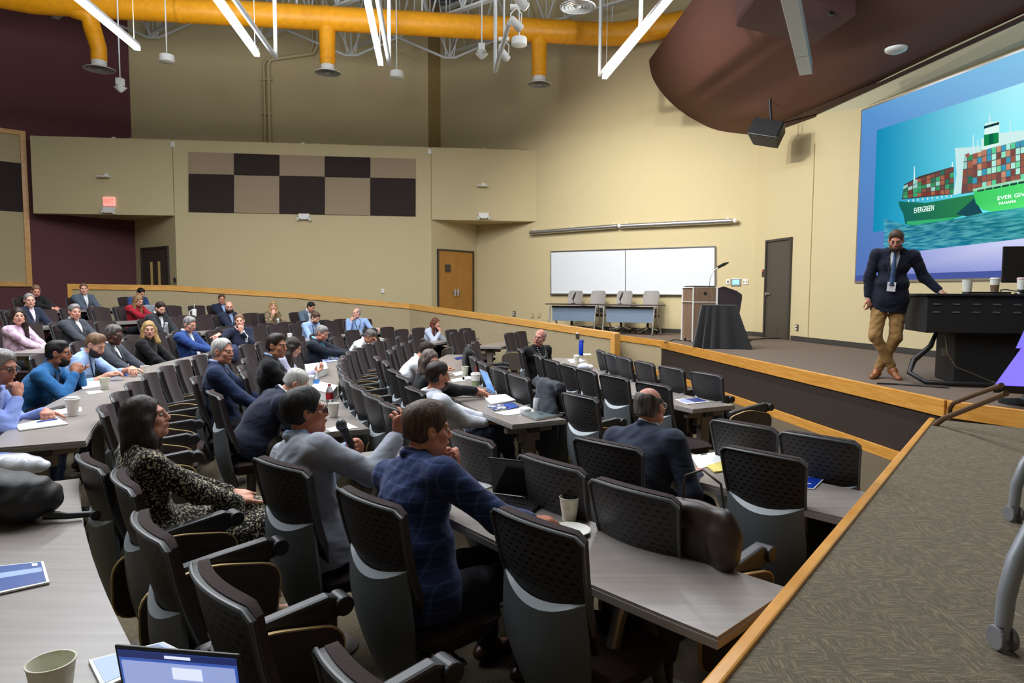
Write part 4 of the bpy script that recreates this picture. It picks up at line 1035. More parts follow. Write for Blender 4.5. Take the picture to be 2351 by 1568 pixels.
M_darkgray=fab('dark_grey',(62,66,74)); M_trou=fab('dark_trousers',(32,33,40)); M_grtrou=fab('taupe_trousers',(92,84,74)); M_khaki=fab('khaki',(150,116,70),.07); M_jean=fab('jeans',(40,48,72),.12)
M_shoeb=mat('brown_shoe_leather',(72,42,30),.32); M_shoek=mat('black_shoe_leather',(18,17,18),.35); M_tan=mat('tan_shoe_leather',(140,84,44),.4)
M_eye=mat('eye_white',(168,156,150),.35); M_iris=mat('dark_iris',(28,20,16),.2); M_lanyard=mat('black_lanyard',(14,14,16),.6); M_badge=mat('white_name_badge',(225,225,230),.5)
M_lens=mat('thin_eyeglass_lens',(255,255,255),.05,trans=1); M_gframe=mat('dark_glasses_frame',(20,16,16),.35); M_gthin=mat('metal_glasses_frame',(150,140,125),.3,metal=.8)

def rotm(yaw=0,pitch=0,roll=0):   # yaw left+, pitch down+ , roll to own right+
    return (Matrix.Rotation(math.radians(yaw),3,'Z')@Matrix.Rotation(math.radians(-pitch),3,'X')@Matrix.Rotation(math.radians(roll),3,'Y'))
def ik(S,T,l1,l2,hint):
    D=T-S; L=D.length
    if L>l1+l2-.005: T=S+D.normalized()*(l1+l2-.005); D=T-S; L=D.length
    d=D/L; a=(l1*l1-l2*l2+L*L)/(2*L); hgt=math.sqrt(max(0,l1*l1-a*a)); p=hint-d*hint.dot(d); p.normalize(); return S+d*a+p*hgt,T
def add_hand(F,Wp,d,n,side,curl=.5,sc=1,k=.004,spread=0,thumb=1.0,curls=None):
    """Wp wrist, d pointing along the hand, n out of the palm, side=+1 right hand, -1 left"""
    d=d.normalized(); n=(n-d*n.dot(d)).normalized(); t=d.cross(n)*(-side)      # thumb side
    F.cone(Wp,Wp+d*.03*sc,.027*sc,.026*sc,.015)
    F.ell(Wp+d*.055*sc,(.043*sc,.053*sc,.0165*sc),np.array([list(t),list(d),list(n)]).T,.012)
    F.cone(Wp+d*.03*sc+t*.022*sc,Wp+d*.06*sc+t*.03*sc,.015*sc,.013*sc,.012)
    for i,(o,L) in enumerate(((.031,.072),(.0105,.080),(-.0105,.074),(-.031,.060))):
        c=curls[i] if curls else curl*(1+.08*i); b=Wp+d*(.093-.004*abs(i-1.2))*sc+t*o*sc; al=.15+c*.9; dd=(d+t*spread*(1.5-i)*.25).normalized()
        p=b-d*.012*sc
        for f,inc,rr in((.46,c*1.1,.0095),(.30,c*.9,.0088),(.24,c*.5,.008)):
            q=p+(dd*math.cos(al)+n*math.sin(al))*L*f*sc*1.08; F.cone(p,q,rr*sc,(rr-.0008)*sc,k); p=q; al+=inc
    b=Wp+d*.028*sc+t*.03*sc; p=b; v=(t*.75*thumb+d*.7+n*.3).normalized()
    for L,rr in((.042,.0125),(.034,.0108),(.026,.0095)):
        q=p+v*L*sc; F.cone(p,q,rr*sc,(rr-.001)*sc,.006); p=q; v=(v+d*.35+n*.15*curl).normalized()
MICP=[]
def person(loc,rz,label,group=None,stand=None,**s):
    g=s.get; h=g('vox',.009); sc=g('scale',1.0); r=empty('person',loc,math.radians(rz),label,'person',group)
    skin=skinm(g('skin',(196,142,118))); bel=g('belly',0.0); fem=g('fem',0); sw=.2 if not fem else .165
    P0_=Vector(g('pelvis',(0,-.02,.55))); R=rotm(g('twist',0),g('lean',4),g('side',0)); cur=g('curve',8)
    T=lambda x,y,z:P0_+R@Vector((x,y,z))
    spL=g('spine',.47)
    R2=R@rotm(0,cur,0); mid=T(0,0,spL*.5); U=lambda x,y,z:mid+R2@Vector((x,y,z-spL*.5))      # upper torso frame
    nb=U(0,-.005,spL); Hd=g('head',(0,0,0)); RH_=rotm(g('twist',0),0,g('side',0)*.5)@rotm(*Hd)
    npv=nb+R2@Vector((0,.01,.02)); hc=npv+(RH_@Vector((0,.03,.118)))+Vector((0,g('hfwd',.015),0))
    HH=lambda x,y,z:hc+RH_@Vector((x,y,z))
    Rn=np.array([list(RH_.col[i]) for i in range(3)]).T
    R2n=np.array([list(R2.col[i]) for i in range(3)]).T; Rnn=np.array([list(R.col[i]) for i in range(3)]).T
    rs,ls=U(sw,0,spL-.05),U(-sw,0,spL-.05)
    rw=Vector(g('rh',(.13,.36,.60))); lw=Vector(g('lh',(-.13,.36,.60)))
    S=dict(s); fwh=RH_@Vector((0,1,0))
    for sd,sg in(('r',1),('l',-1)):
        c_=g('chin')
        if c_ and sd in c_:
            up=Vector((-.25*sg,.0,1)).normalized(); tgt=HH(.012*sg,.125,-.085 if 'f' not in c_ else .02)+fwh*.012; q=tgt-up*.095
            if c_=='rl': tgt=HH(0,.15,-.085); up=Vector((-.55*sg,0,.85)).normalized(); q=tgt-up*.1+Vector((.012*sg,0,0))
            if sd=='r': rw=q
            else: lw=q
            s[sd+'d']=tuple(up); s[sd+'n']=tuple(-fwh) if c_!='rl' else (-sg,-.2,0); s[sd+'c']=.85 if 'f' not in c_ else .3; s[sd+'e']=(.45*sg,.45,-1)
    if g('mic'):
        dm=Vector((.05,-.5,.86)).normalized(); hm_=HH(.0,.165,-.09)-dm*.095; lw=hm_-dm*.05+Vector((-.07,.036,-.01)); s['ld']=(1,.05,.12); s['ln']=(0,-1,-.1); s['lc']=1.15; s['le']=(-.7,.1,-1); r['mx']=0; MICP.clear(); MICP.append((hm_,dm)); del r['mx']
    g=s.get
    re,rw=ik(rs,rw,.285,.255,Vector(g('re',(.5,-.3,-1)))); le,lw=ik(ls,lw,.285,.255,Vector(g('le',(-.5,-.3,-1))))
    # legs
    if stand: RHp,RK,RA,RT,LHp,LK,LA,LT=[Vector(q) for q in stand]
    else:
        kn=g('knee',.13); RHp,LHp=P0_+Vector((.09,.02,-.02)),P0_+Vector((-.09,.02,-.02)); RK,LK=Vector((kn,.44,.50)),Vector((-kn,.44,.50))
        fy=g('foot',.40); RA,LA=Vector((kn,fy,.09)),Vector((-kn,fy,.09)); RT,LT=RA+Vector((.01,.17,-.055)),LA+Vector((-.01,.17,-.055))
        if g('legs'): RK,RA,RT,LK,LA,LT=[Vector(q) for q in g('legs')]
    # ---- body, one continuous surface
    B=Field()
    B.ell(T(0,0,.02),(.155,.11,.11),Rnn); B.ell(T(0,.005,.17),(.135+bel*.5,.10+bel*.6,.14),Rnn,.05); B.ell(U(0,.0,spL-.15),(.155,.10,.15),R2n,.05)
    B.cone(ls,rs,.05,.05,.04); B.cone(nb+R2@Vector((0,-.01,-.03)),hc+RH_@Vector((0,-.015,-.05)),.056,.053,.03)
    for S_,E_,W_ in((rs,re,rw),(ls,le,lw)): B.cone(S_,E_,.046,.037,.03); B.cone(E_,W_,.038,.026,.02)
    for Hq,K_,A_,T_ in((RHp,RK,RA,RT),(LHp,LK,LA,LT)): B.cone(Hq,K_,.08,.055,.03); B.cone(K_,A_,.053,.036,.02); B.cone(A_+Vector((0,0,-.03)),T_,.035,.024,.02)
    hs=.9 if fem else .955
    def he(c,rr,k=.015): B.ell(HH(*[q*hs for q in c]),[q*hs for q in rr],Rn,k)
    he((0,-.015,.03),(.074,.094,.092)); he((0,.028,-.045),(.058,.064,.07),.03); he((0,.066,-.094),(.026,.022,.02),.02); he((0,.072,.03),(.052,.018,.014),.016)
    he((.04,.058,-.02),(.024,.026,.026)); he((-.04,.058,-.02),(.024,.026,.026)); he((.052,.02,-.07),(.02,.035,.024),.02); he((-.052,.02,-.07),(.02,.035,.024),.02)
    for e in(-1,1): B.sube(HH(e*.031*hs,.1*hs,.008*hs),(.019,.0135,.011),Rn,.012)
    B.cone(HH(0,.088*hs,.02),HH(0,.106*hs,-.02),.008,.012,.008); B.ell(HH(.011,.096*hs,-.025),(.009,.011,.008),Rn,.006); B.ell(HH(-.011,.096*hs,-.025),(.009,.011,.008),Rn,.006)
    B.ell(HH(0,.089*hs,-.05),(.026,.012,.012),Rn,.01)
    for e in(-1,1): B.ell(HH(e*.077*hs,-.004,.0),(.011,.021,.032),Rn@np.array(Matrix.Rotation(e*.35,3,'Z')),.006); B.sube(HH(e*.084*hs,.003,.003),(.006,.010,.016),Rn,.004)
    hd=lambda E_,W_,o: (W_-E_).normalized() if o is None else Vector(o)
    add_hand(B,rw,hd(re,rw,g('rd')),Vector(g('rn',(0,0,-1))),1,g('rc',.5),curls=g('rcs'),k=.003 if h<.007 else .006,sc=1 if h<.007 else 1.08,spread=g('rsp',0)); add_hand(B,lw,hd(le,lw,g('ld')),Vector(g('ln',(0,0,-1))),-1,g('lc',.5),k=.003 if h<.007 else .006,sc=1 if h<.007 else 1.08)
    body=B.build('body',skin,r,h)
    # ---- face
    hw=max(h,.003)
    for e in(-1,1):
        b=MB(); c=HH(e*.031*hs,.079*hs,.007*hs); b.ell(c,(.0135,.0105,.0075),RH_,12,8); ey=b.build('eye',M_eye,r,smooth=True)
        b=MB(); b.ell(HH((e*.031+g('gaze',0))*hs,.0868*hs,.006*hs),(.0068,.0040,.0062),RH_,10,6); b.build('iris',M_iris,ey,smooth=True)
        b=MB(); b.tube([HH(e*.014*hs,.093*hs,.026*hs),HH(e*.031*hs,.094*hs,.032*hs),HH(e*.05*hs,.082*hs,.026*hs)],[.0022,.003,.0014],6); b.build('eyebrow',HAIR[g('brow',g('hair','dark'))],r,smooth=True)
    b=MB(); b.ell(HH(0,.097*hs,-.053*hs),(.022,.007,.0075),RH_,12,6); b.build('lips',mat('lips',(150,84,78),.5),r,smooth=True)
    # ---- hair
    hm=HAIR[g('hair','dark')]; st=g('style','short'); Hf=Field()
    def hf(c,rr,k=.015): Hf.ell(HH(*[q*hs for q in c]),[q*hs for q in rr],Rn,k)
    face=lambda zc=-.035,rz_=.10,rx=.072,yc=.1,ry=.082: Hf.sube(HH(0,yc*hs,zc*hs),(rx*hs,ry*hs,rz_*hs),Rn,.008)
    upv=RH_@Vector((0,0,1)); fwv=RH_@Vector((0,1,0))
    if st!='none':
        th=g('thick',.010)
        (hf((0,-.018,.034),(.076+th,.096+th,.092+th)) if st in('long',) else (hf((0,-.014,.052),(.072+th,.092+th,.074+th)),hf((0,-.03,.01),(.0735+th*.4,.078+th*.6,.075))))
        if st in('short','receding','bald','bun'):
            hf((0,-.06,-.03),(.062,.05,.05))
            if st=='short' or st=='bun': hf((0,.025,.098),(.058,.05,.03+g('quiff',0)),.02); face(-.033,.118,.088,.1,.09)
            if st=='receding': face(-.02,.115,.078,.1,.095)
            if st=='bald': Hf.sube(HH(0,.03,.10),(.085,.115,.075),Rn,.008); face(-.02,.12,.09,.1,.1)
            Hf.plane(HH(0,0,-.065 if st!='bun' else -.055),tuple((upv*-1)-fwv*.35))
            for e in(-1,1): Hf.sube(HH(e*.088,.018,-.035),(.034,.05,.052),Rn,.006)
            if st=='bun': hf((0,-.085,.115),(.035,.035,.032))
        else:
            L=g('hairlen',.22); face(-.03,.108,.06,.105,.085)
            for e in(-1,1):
                Hf.cone(HH(e*.068,.0,.0),HH(e*.072,-.0,-.10),.03,.034,.03)
                Hf.cone(HH(e*.072,-.0,-.10),HH(e*.078,.0,-.1)+Vector((0,.02,-L)),.034,.03*g('taper',.8),.03)
                Hf.cone(HH(e*.03,-.07,-.02),HH(e*.035,-.07,-.08)+Vector((0,-.015,-L)),.05,.035,.04)
            if g('fringe'): hf((0,.06,.07),(.06,.03,.03))
        Hf.build('hair',hm,r,min(h,.007),.0025,1.7)
    if g('beard'):
        Bf=Field(); q=.012 if g('beard')=='full' else .005
        Bf.ell(HH(0,.03,-.062),(.060+q,.062+q,.056+q),Rn); Bf.sube(HH(0,.1,-.028),(.05,.05,.03),Rn,.008); Bf.plane(HH(0,0,-.03),tuple(upv)); Bf.sube(HH(0,.108,-.054),(.018,.02,.006),Rn,.004); Bf.sube(HH(0,-.04,-.07),(.1,.06,.1),Rn,.01)
        Bf.build('beard',HAIR[g('beardc',g('hair','dark'))],r,.006,.0015,2)
    if g('glasses'):
        gm=M_gframe if g('glasses')=='dark' else M_gthin; G_=empty('eyeglasses'); G_.parent=r; tr=.0026 if g('glasses')=='dark' else .0014
        b=MB()
        for e in(-1,1): b.tube([HH(e*(.033)*hs+.0225*math.cos(t)*hs,.107*hs-abs(.0225*math.cos(t)+0)*.15,.004*hs+.018*math.sin(t)) for t in np.arange(0,6.28,.45)],tr,6,closed=True)
        b.tube([HH(-.011,.108*hs,.008),HH(0,.112*hs,.011),HH(.011,.108*hs,.008)],tr,6); b.build('rims',gm,G_)
        for e in(-1,1): b=MB(); b.tube([HH(e*.055*hs,.103*hs,.01),HH(e*.077*hs,.06,.012),HH(e*.082*hs,-.005,.008)],tr,6); b.build('temple',gm,G_)
        if h<.0075:
            for e in(-1,1): b=MB(); b.ell(HH(e*.033*hs,.1065*hs,.004*hs),(.021,.0008,.017),RH_,14,8); b.build('lens',M_lens,G_,smooth=True)
    # ---- clothes
    seed=g('seed',sum(map(ord,label))%17); cl=g('top','jacket'); sm=g('shirt',M_whiteshirt); jm=g('jacket',M_navy); hc_=max(h,.0065)
    def torso(F,q,long=0):
        F.ell(T(0,0,.02),(.160+q+bel*.3,.118+q+bel*.3,.12),Rnn); F.ell(T(0,.01,.17),(.142+q+bel*.6,.108+q+bel*.75,.15),Rnn,.06); F.ell(U(0,.003,spL-.16),(.162+q,.108+q+bel*.2,.155),R2n,.06)
        F.cone(ls+R2@Vector((.02,0,0)),rs+R2@Vector((-.02,0,0)),.055+q,.055+q,.05); F.cone(U(-.05,-.012,spL-.02),U(.05,-.012,spL-.02),.05+q*.5,.05+q*.5,.05)
    def arms(F,q,cut,k=.03,skip=None):
        for i,(S_,E_,W_) in enumerate(((rs,re,rw),(ls,le,lw))):
            c=cut[i] if isinstance(cut,(list,tuple)) else cut
            F.cone(S_,E_,.058+q,.048+q,k)
            if c>0: F.cone(E_,E_.lerp(W_,c),.049+q,.036+q,k)
    Vn=lambda F,top=.45,bot=.2,w=.055: (F.subc(U(0,.115+bel*.3,spL+.01),U(0,.13+bel*.5,spL-.12),w+.012,w-.008,.004),F.subc(U(0,.13+bel*.5,spL-.12),T(0,.142+bel*.95,bot),w-.008,.012,.004))
    if cl in('jacket','opencoat'):
        F=Field(); torso(F,.006); arms(F,.001,.93 if g('cuff',1) else .3)
        for a_,b_ in(((-.034,.055,spL+.012),(-.062,0,spL+.045)),((-.062,0,spL+.045),(0,-.055,spL+.055)),((0,-.055,spL+.055),(.062,0,spL+.045)),((.062,0,spL+.045),(.034,.055,spL+.012))): F.cone(U(*a_),U(*b_),.016,.016,.008)
        F.build('shirt',sm,r,hc_,.002,seed)
        F=Field(); torso(F,.02); arms(F,.012,.84)
        F.ell(T(0,-.0,-.03),(.175+bel*.3,.135+bel*.3,.12),Rnn,.05)
        if stand or g('hem'): F.cone(T(-.05,0,-.0),T(-.06,0,-.24),.145,.14,.06); F.cone(T(.05,0,-.0),T(.06,0,-.24),.145,.14,.06); F.plane(T(0,0,-.17 if stand else -.1),tuple(R@Vector((0,0,-1))))
        F.cone(U(-.045,.05,spL+.0),U(-.062,-.01,spL+.035),.02,.018,.01); F.cone(U(-.062,-.01,spL+.035),U(0,-.062,spL+.042),.018,.018,.01); F.cone(U(0,-.062,spL+.042),U(.062,-.01,spL+.035),.018,.018,.01); F.cone(U(.062,-.01,spL+.035),U(.045,.05,spL+.0),.018,.02,.01)
        F.sube(nb+R2@Vector((0,.02,.06)),(.05,.06,.08),R2n,.01)
        Vn(F,bot=g('vbot',.16),w=g('vw',.06))
        for e in(-1,1): F.cone(U(e*.058,.098+bel*.2,spL-.07),T(e*.03,.135+bel*.8,g('vbot',.16)+.06),.014,.008,.012)
        F.build('jacket',jm,r,hc_,.0028,seed)
    elif cl in('shirt','sweater','blouse','dress'):
        F=Field(); q=.012; torso(F,q); arms(F,.006,g('sleeve',.92))
        if g('collar',cl=='shirt'):
            for a_,b_ in(((-.03,.062,spL+.0),(-.062,0,spL+.035)),((-.062,0,spL+.035),(0,-.058,spL+.045)),((0,-.058,spL+.045),(.062,0,spL+.035)),((.062,0,spL+.035),(.03,.062,spL+.0))): F.cone(U(*a_),U(*b_),.017,.017,.008)
        F.sube(nb+R2@Vector((0,.02,.055)),(.048,.055,.07),R2n,.01)
        if g('vneck'): F.subc(U(0,.13,spL),U(0,.12,spL-.14),.045,.004,.006)
        if cl=='dress':
            F.cone(T(0,.02,-.02),(RK+LK)/2+Vector((0,-.02,-.0)),.17,.15,.05); F.cone((RK+LK)/2,(RA+LA)/2+Vector((0,0,.18)),.14,.13,.05); F.cone(RHp,RK,.11,.09,.05); F.cone(LHp,LK,.11,.09,.05)
            F.cone(RK,RA+Vector((0,0,.22)),.09,.08,.05); F.cone(LK,LA+Vector((0,0,.22)),.09,.08,.05)
        F.build('dress' if cl=='dress' else ('sweater' if cl=='sweater' else 'shirt'),jm,r,hc_,.0026 if cl!='dress' else .005,seed)
    if cl!='dress':
        F=Field(); F.ell(P0_+Vector((0,.0,-.02)),(.165,.13,.11))
        for Hq,K_,A_ in((RHp,RK,RA),(LHp,LK,LA)): F.cone(Hq,K_,.098,.072,.04); F.cone(K_,A_+(K_-A_)*.08,.07,.054,.03)
        F.build('trousers',g('trousers',M_trou),r,hc_,.004,seed+3)
    for (A_,T_) in((RA,RT),(LA,LT)):
        F=Field(); F.cone(A_+Vector((0,-.0,-.03)),A_+(T_-A_)*.3+Vector((0,0,-.0)),.045,.042,.02); F.cone(A_+Vector((0,0,-.045)),T_+(T_-A_)*.25,.04,.034,.03); F.ell(A_+(A_-T_)*.18+Vector((0,0,-.045)),(.038,.042,.032),None,.02)
        F.plane(tuple(Vector((0,0,.0))),(0,0,-1)); F.build('shoe',g('shoes',M_shoek),r,.007)
    if g('tie'):
        b=MB(); b.tube([U(0,.082,spL-.01),U(0,.115+bel*.2,spL-.08),T(0,.14+bel*.8,.26),T(0,.145+bel,.15)],[.016,.022,.032,.036],6); b.build('tie',g('tie'),r,smooth=True)
    if g('lanyard'):
        b=MB(); k_=.02
        def strip(e): return [U(e*.06,-.0,spL+.035),U(e*.062,.06,spL-.0),U(e*.05,.118+bel*.2,spL-.1),T(e*.012,.152+bel*.9,.2)]
        for e in(-1,1): b.tube(strip(e),.006,5)
        b.build('lanyard',g('lanyard'),r)
        if g('lanyard')!=M_lanyard or True:
            b=MB(); b.box(T(0,.165+bel*.9,.14),(.09,.006,.11),R); b.build('name_badge',M_badge,r)
    if g('beads'):
        for k in range(15):
            a_=k/14*math.pi; b=MB(); q=U(.075*math.cos(a_),.07+.07*math.sin(a_),spL+.01-.13*math.sin(a_)); b.ell(q,(.006,.006,.006),None,8,6); b.build('bead',M_plastic_w,r)
    if g('badge'):
        b=MB(); b.box(U(-.075,.138,spL-.14),(.075,.006,.05),R2); b.build('name_badge',M_badge,r)
    return r,HH,rw,lw
TW=lambda x=.13,y=.42,z=.79:(x,y,z)      # wrist on the table top
DIN=(-.6,.8,0); DINL=(.6,.8,0)
PEOPLE=[
 # row, head px, head-top z, label, keys
 ('c4',(15,812),1.40,203,'bespectacled grey-haired man in blue shirt, hand at his face, at the left edge',dict(vox=.007,top='shirt',jacket=fab('checked_blue',(128,146,206),.05),hair='gray',glasses='dark',skin=(188,128,108),lean=14,chin='r',lh=TW(-.05,.4),ld=(1,.3,0),head=(-25,12,0),trousers=M_jean)),
 ('c4',(145,766),1.36,196,'man in denim-blue shirt leaning on his elbows, clasped hands at mouth',dict(vox=.007,top='shirt',jacket=fab('denim_blue',(38,96,150),.1),hair='black',skin=(150,96,72),lean=24,beard='thin',chin='rl',head=(0,4,0),lanyard=M_lanyard,belly=.03)),
 ('c4',(228,750),1.38,192,'bearded man with slicked brown hair in light blue shirt, looking down',dict(vox=.007,top='shirt',jacket=M_ltblue,hair='ltbrown',beard='full',beardc='dark',brow='dark',skin=(206,150,126),lean=16,rh=TW(.3,.4),lh=(-.05,.52,.82),ld=(1,.4,0),sleeve=.45,head=(-20,26,0),lanyard=M_lanyard,belly=.03,quiff=.012)),
 ('c4',(268,737),1.38,188,'dark-skinned man with grey hair and dark glasses in a grey blazer',dict(vox=.007,jacket=M_darkgray,hair='saltpepper',skin=(92,58,46),glasses='dark',lean=-2,head=(-18,12,0),lanyard=M_lanyard,belly=.03)),
 ('c4',(352,733),1.42,184.5,'blonde woman in black jacket turned toward the camera',dict(fem=1,vox=.007,top='sweater',jacket=M_blackc,hair='blond',style='long',hairlen=.06,brow='ltbrown',taper=1.3,skin=(206,152,132),lean=8,head=(-62,4,0),spine=.46)),
 ('c4',(440,727),1.40,179,'grey-haired man in a bright blue suit and lanyard looking down',dict(jacket=fab('royal_blue',(40,66,124)),hair='gray',glasses='thin',skin=(198,140,118),lean=-3,head=(-22,14,0),rh=(.1,.42,.72),lanyard=M_lanyard)),
 ('c4',(557,722),1.38,173,'man in navy suit, one arm stretched over a chair back, hand on chin',dict(jacket=M_navy,hair='ltbrown',style='receding',skin=(220,160,140),lean=-4,twist=-20,head=(-42,4,4),chin='l',rh=(.62,-.12,.93),re=(.3,-.6,-1),rd=(1,0,-.25),belly=.04)),
 ('c4',(727,710),1.40,163,'man in light blue shirt looking down, behind the man with the teal tie',dict(top='shirt',jacket=M_ltblue,hair='brown',beard='thin',skin=(200,146,122),lean=10,head=(-12,28,0),rh=TW(),lh=TW(-.1),lanyard=M_lanyard)),
 ('c4',(826,708),1.40,154.5,'balding man in light blue shirt holding his hand over his mouth',dict(top='shirt',jacket=M_ltblue,hair='gray',style='bald',glasses='thin',skin=(214,160,140),head=(-60,4,0),twist=-40,chin='r',lh=TW(-.1),lanyard=M_lanyard)),
 ('c3',(522,785),1.34,199.5,'white-haired man in navy blazer and open blue collar, facing right',dict(vox=.0065,jacket=fab('slate_navy',(36,50,82)),shirt=fab('lilac_shirt',(170,176,214),.03),hair='white',style='receding',skin=(204,142,118),lean=-2,head=(-32,4,0),belly=.02)),
 ('c3',(640,757),1.40,196,'dark-haired man in black suit with light blue shirt',dict(vox=.007,jacket=M_blackc,shirt=M_ltblue,hair='dark',skin=(172,116,88),lean=4,head=(-30,4,0),badge=1,quiff=.008)),
 ('c3',(676,762),1.28,189,'woman with very long brown hair bent over her phone',dict(fem=1,vox=.008,top='blouse',jacket=fab('pale_lilac',(176,174,200),.1),hair='dark',style='long',hairlen=.34,skin=(204,150,128),lean=14,rh=(.02,.44,.82),lh=(-.08,.44,.82),rn=(0,0,1),ln=(0,0,1),head=(0,24,0))),
 ('c3',(742,740),1.27,174.5,'grey-haired man in dark suit with teal tie looking at his phone',dict(vox=.008,jacket=fab('dark_navy',(26,32,44)),shirt=fab('teal_shirt',(120,190,215),.05),tie=fab('teal_tie',(40,110,130)),hair='gray',thick=.01,skin=(196,130,110),lean=0,belly=.05,rh=(.0,.42,.80),lh=(-.12,.42,.80),rn=(0,0,1),ln=(0,0,1),head=(-8,22,0),lanyard=M_lanyard)),
 ('c3',(855,742),1.18,168,'man in white shirt bent forward with his hand over his eyes',dict(vox=.008,top='shirt',jacket=M_whiteshirt,hair='saltpepper',style='short',skin=(150,100,76),lean=30,head=(-5,34,0),chin='rf',lh=TW(-.1),lanyard=M_lanyard)),
 ('c3',(1003,725),1.24,156,'woman with long reddish hair in a pale sweater, resting chin on hand',dict(fem=1,top='sweater',jacket=fab('pale_blue_sweater',(176,184,200)),hair='red',style='long',hairlen=.22,skin=(210,156,136),lean=12,chin='r',lh=TW(-.1),head=(0,10,0))),
 ('c2',(985,768),1.20,193,'man with a top bun in white shirt bent over the table',dict(vox=.008,top='shirt',jacket=M_whiteshirt,hair='dark',style='bun',thick=.006,beard='thin',skin=(190,132,108),lean=24,rh=TW(.05,.46,.8),lh=TW(-.1),head=(0,22,0),trousers=M_jean)),
 ('c2',(998,806),1.22,203.3,'woman with shoulder-length grey-brown hair and glasses facing the camera',dict(fem=1,vox=.007,top='sweater',jacket=M_blackc,hair='brunettegray',style='long',hairlen=.13,glasses='dark',skin=(196,138,114),lean=2,head=(-62,8,0),rh=(.0,.5,.80),lh=TW(-.1),twist=-5)),
 ('rope',(1248,757),1.27,185,'man in black with grey hair and white necklace twisted round to face the hall',dict(vox=.007,top='sweater',jacket=M_blackc,hair='gray',style='bald',beads=1,skin=(192,132,114),head=(-70,2,-12),twist=-50,belly=.05,rh=(.2,.25,.72),lh=(-.12,.3,.72))),
 ('c2',(1010,850),1.12,207,'bearded man in pale shirt and jeans, legs crossed and hands folded',dict(vox=.0062,top='shirt',jacket=fab('pale_grey_shirt',(206,210,220),.04),hair='dark',beard='thin',skin=(186,122,98),lean=-14,curve=4,head=(4,4,0),pelvis=(0,.0,.53),rh=(.05,.30,.66),lh=(-.02,.34,.68),rd=(-.5,.8,.1),ld=(.6,.7,0),rc=.8,lc=.8,belly=.03,trousers=M_jean,legs=((.02,.47,.60),(-.12,.62,.24),(-.16,.78,.2),(-.10,.44,.5),(-.10,.42,.09),(-.11,.6,.035)),shoes=M_shoeb)),
 ('c2',(1500,884),1.25,217,'balding man with glasses in dark blue suit seen from behind',dict(vox=.0062,jacket=fab('charcoal_blue',(44,52,70)),hair='saltpepper',style='bald',glasses='thin',skin=(200,138,118),lean=14,yaw=5,side=-6,head=(8,0,0),belly=.03,rh=(.16,.32,.72),lh=(-.22,.36,.7),scale=1)),
 ('c3',(985,918),1.31,217.2,'man with thick brown hair in blue plaid blazer, hand on laptop table',dict(vox=.0058,jacket=plaidm('blue_plaid',(34,48,90),(86,110,160),20,.14),shirt=M_navy,hair='brown',thick=.018,quiff=.01,skin=(200,134,110),lean=8,yaw=4,side=-12,head=(-14,6,0),belly=.04,rh=(.21,.37,.775),rd=(.2,1,0),rc=.3,re=(1,-.2,-.6),chin='l',hem=1,shoes=M_shoeb,trousers=M_trou)),
 ('c3',(705,893),1.30,213.6,'black-haired man with glasses in light grey blazer speaking into a microphone, hand raised',dict(vox=.0058,jacket=plaidm('light_grey_check',(158,164,176),(134,142,156),34,.12),shirt=M_ltblue,hair='black',thick=.02,quiff=.014,glasses='dark',skin=(178,112,88),twist=-4,head=(-4,-4,0),rh=(.13,.27,1.04),rd=(.1,.1,1),rn=(-1,.2,0),rcs=[.15,.45,.6,.7],rsp=.6,re=(.4,-.1,-1),mic=1,yaw=14,side=-16,lean=-2,hem=1,trousers=M_trou)),
 ('c3',(688,830),1.18,205.2,'old man with white hair and beard in navy suit bent low over the table',dict(vox=.0062,jacket=M_navy,hair='white',style='receding',beard='full',beardc='gray',glasses='thin',skin=(204,142,118),yaw=10,lean=24,curve=16,head=(-6,34,0),belly=.04,rh=(.1,.42,.72),lh=(-.12,.46,.76),hem=1,trousers=M_grtrou,shoes=M_shoeb)),
 ('f4',(350,880),1.27,210.4,'dark-haired woman in black and cream print dress looking up',dict(fem=1,vox=.0058,top='dress',jacket=printm('leopard_print',(22,20,20),(178,166,140),85,.52),hair='dark',style='long',hairlen=.17,skin=(206,146,122),lean=2,yaw=10,head=(-12,-12,0),spine=.46,rh=(.06,.40,.62),lh=(-.02,.42,.63),rd=(-.6,.8,0),ld=(.6,.8,0),rc=.7,lc=.7,shoes=mat('tan_heel',(176,140,110),.5))),
 ('c5',(52,700),1.55,181,'smiling dark-haired woman in pink patterned blouse with sunglasses on her head',dict(fem=1,top='blouse',jacket=printm('pink_pattern',(172,140,164),(206,178,196),18,.45,(1,1,.5)),hair='dark',style='long',hairlen=.2,skin=(216,156,136),head=(-48,2,0),vneck=1,badge=1,belly=.02,lh=(-.05,.35,.66),rh=(.05,.38,.68))),
 ('c5',(178,697),1.57,176,'grey-haired man in dark suit and lanyard with crossed arms',dict(jacket=M_darkgray,hair='gray',skin=(214,150,130),head=(-34,2,0),lanyard=M_lanyard,lean=-4,belly=.03)),
 ('c5',(373,690),1.59,170,'dark-bearded man in black suit with white shirt looking down',dict(jacket=fab('soft_black',(40,42,46)),hair='dark',beard='full',skin=(206,154,132),head=(-22,20,0),badge=1)),
 ('c5',(530,694),1.56,164,'bald bearded man with dark glasses in navy blazer',dict(jacket=M_navy,shirt=M_ltblue,hair='dark',style='none',beard='full',glasses='dark',skin=(210,152,130),head=(-45,4,0),lanyard=M_lanyard)),
 ('c5',(632,692),1.56,159,'blonde woman in patterned olive top with hand on chin',dict(fem=1,top='blouse',jacket=printm('olive_floral',(96,92,68),(170,130,104),16,.5),hair='blond',style='long',hairlen=.16,fringe=1,brow='ltbrown',skin=(214,160,140),head=(-40,4,0),chin='r')),
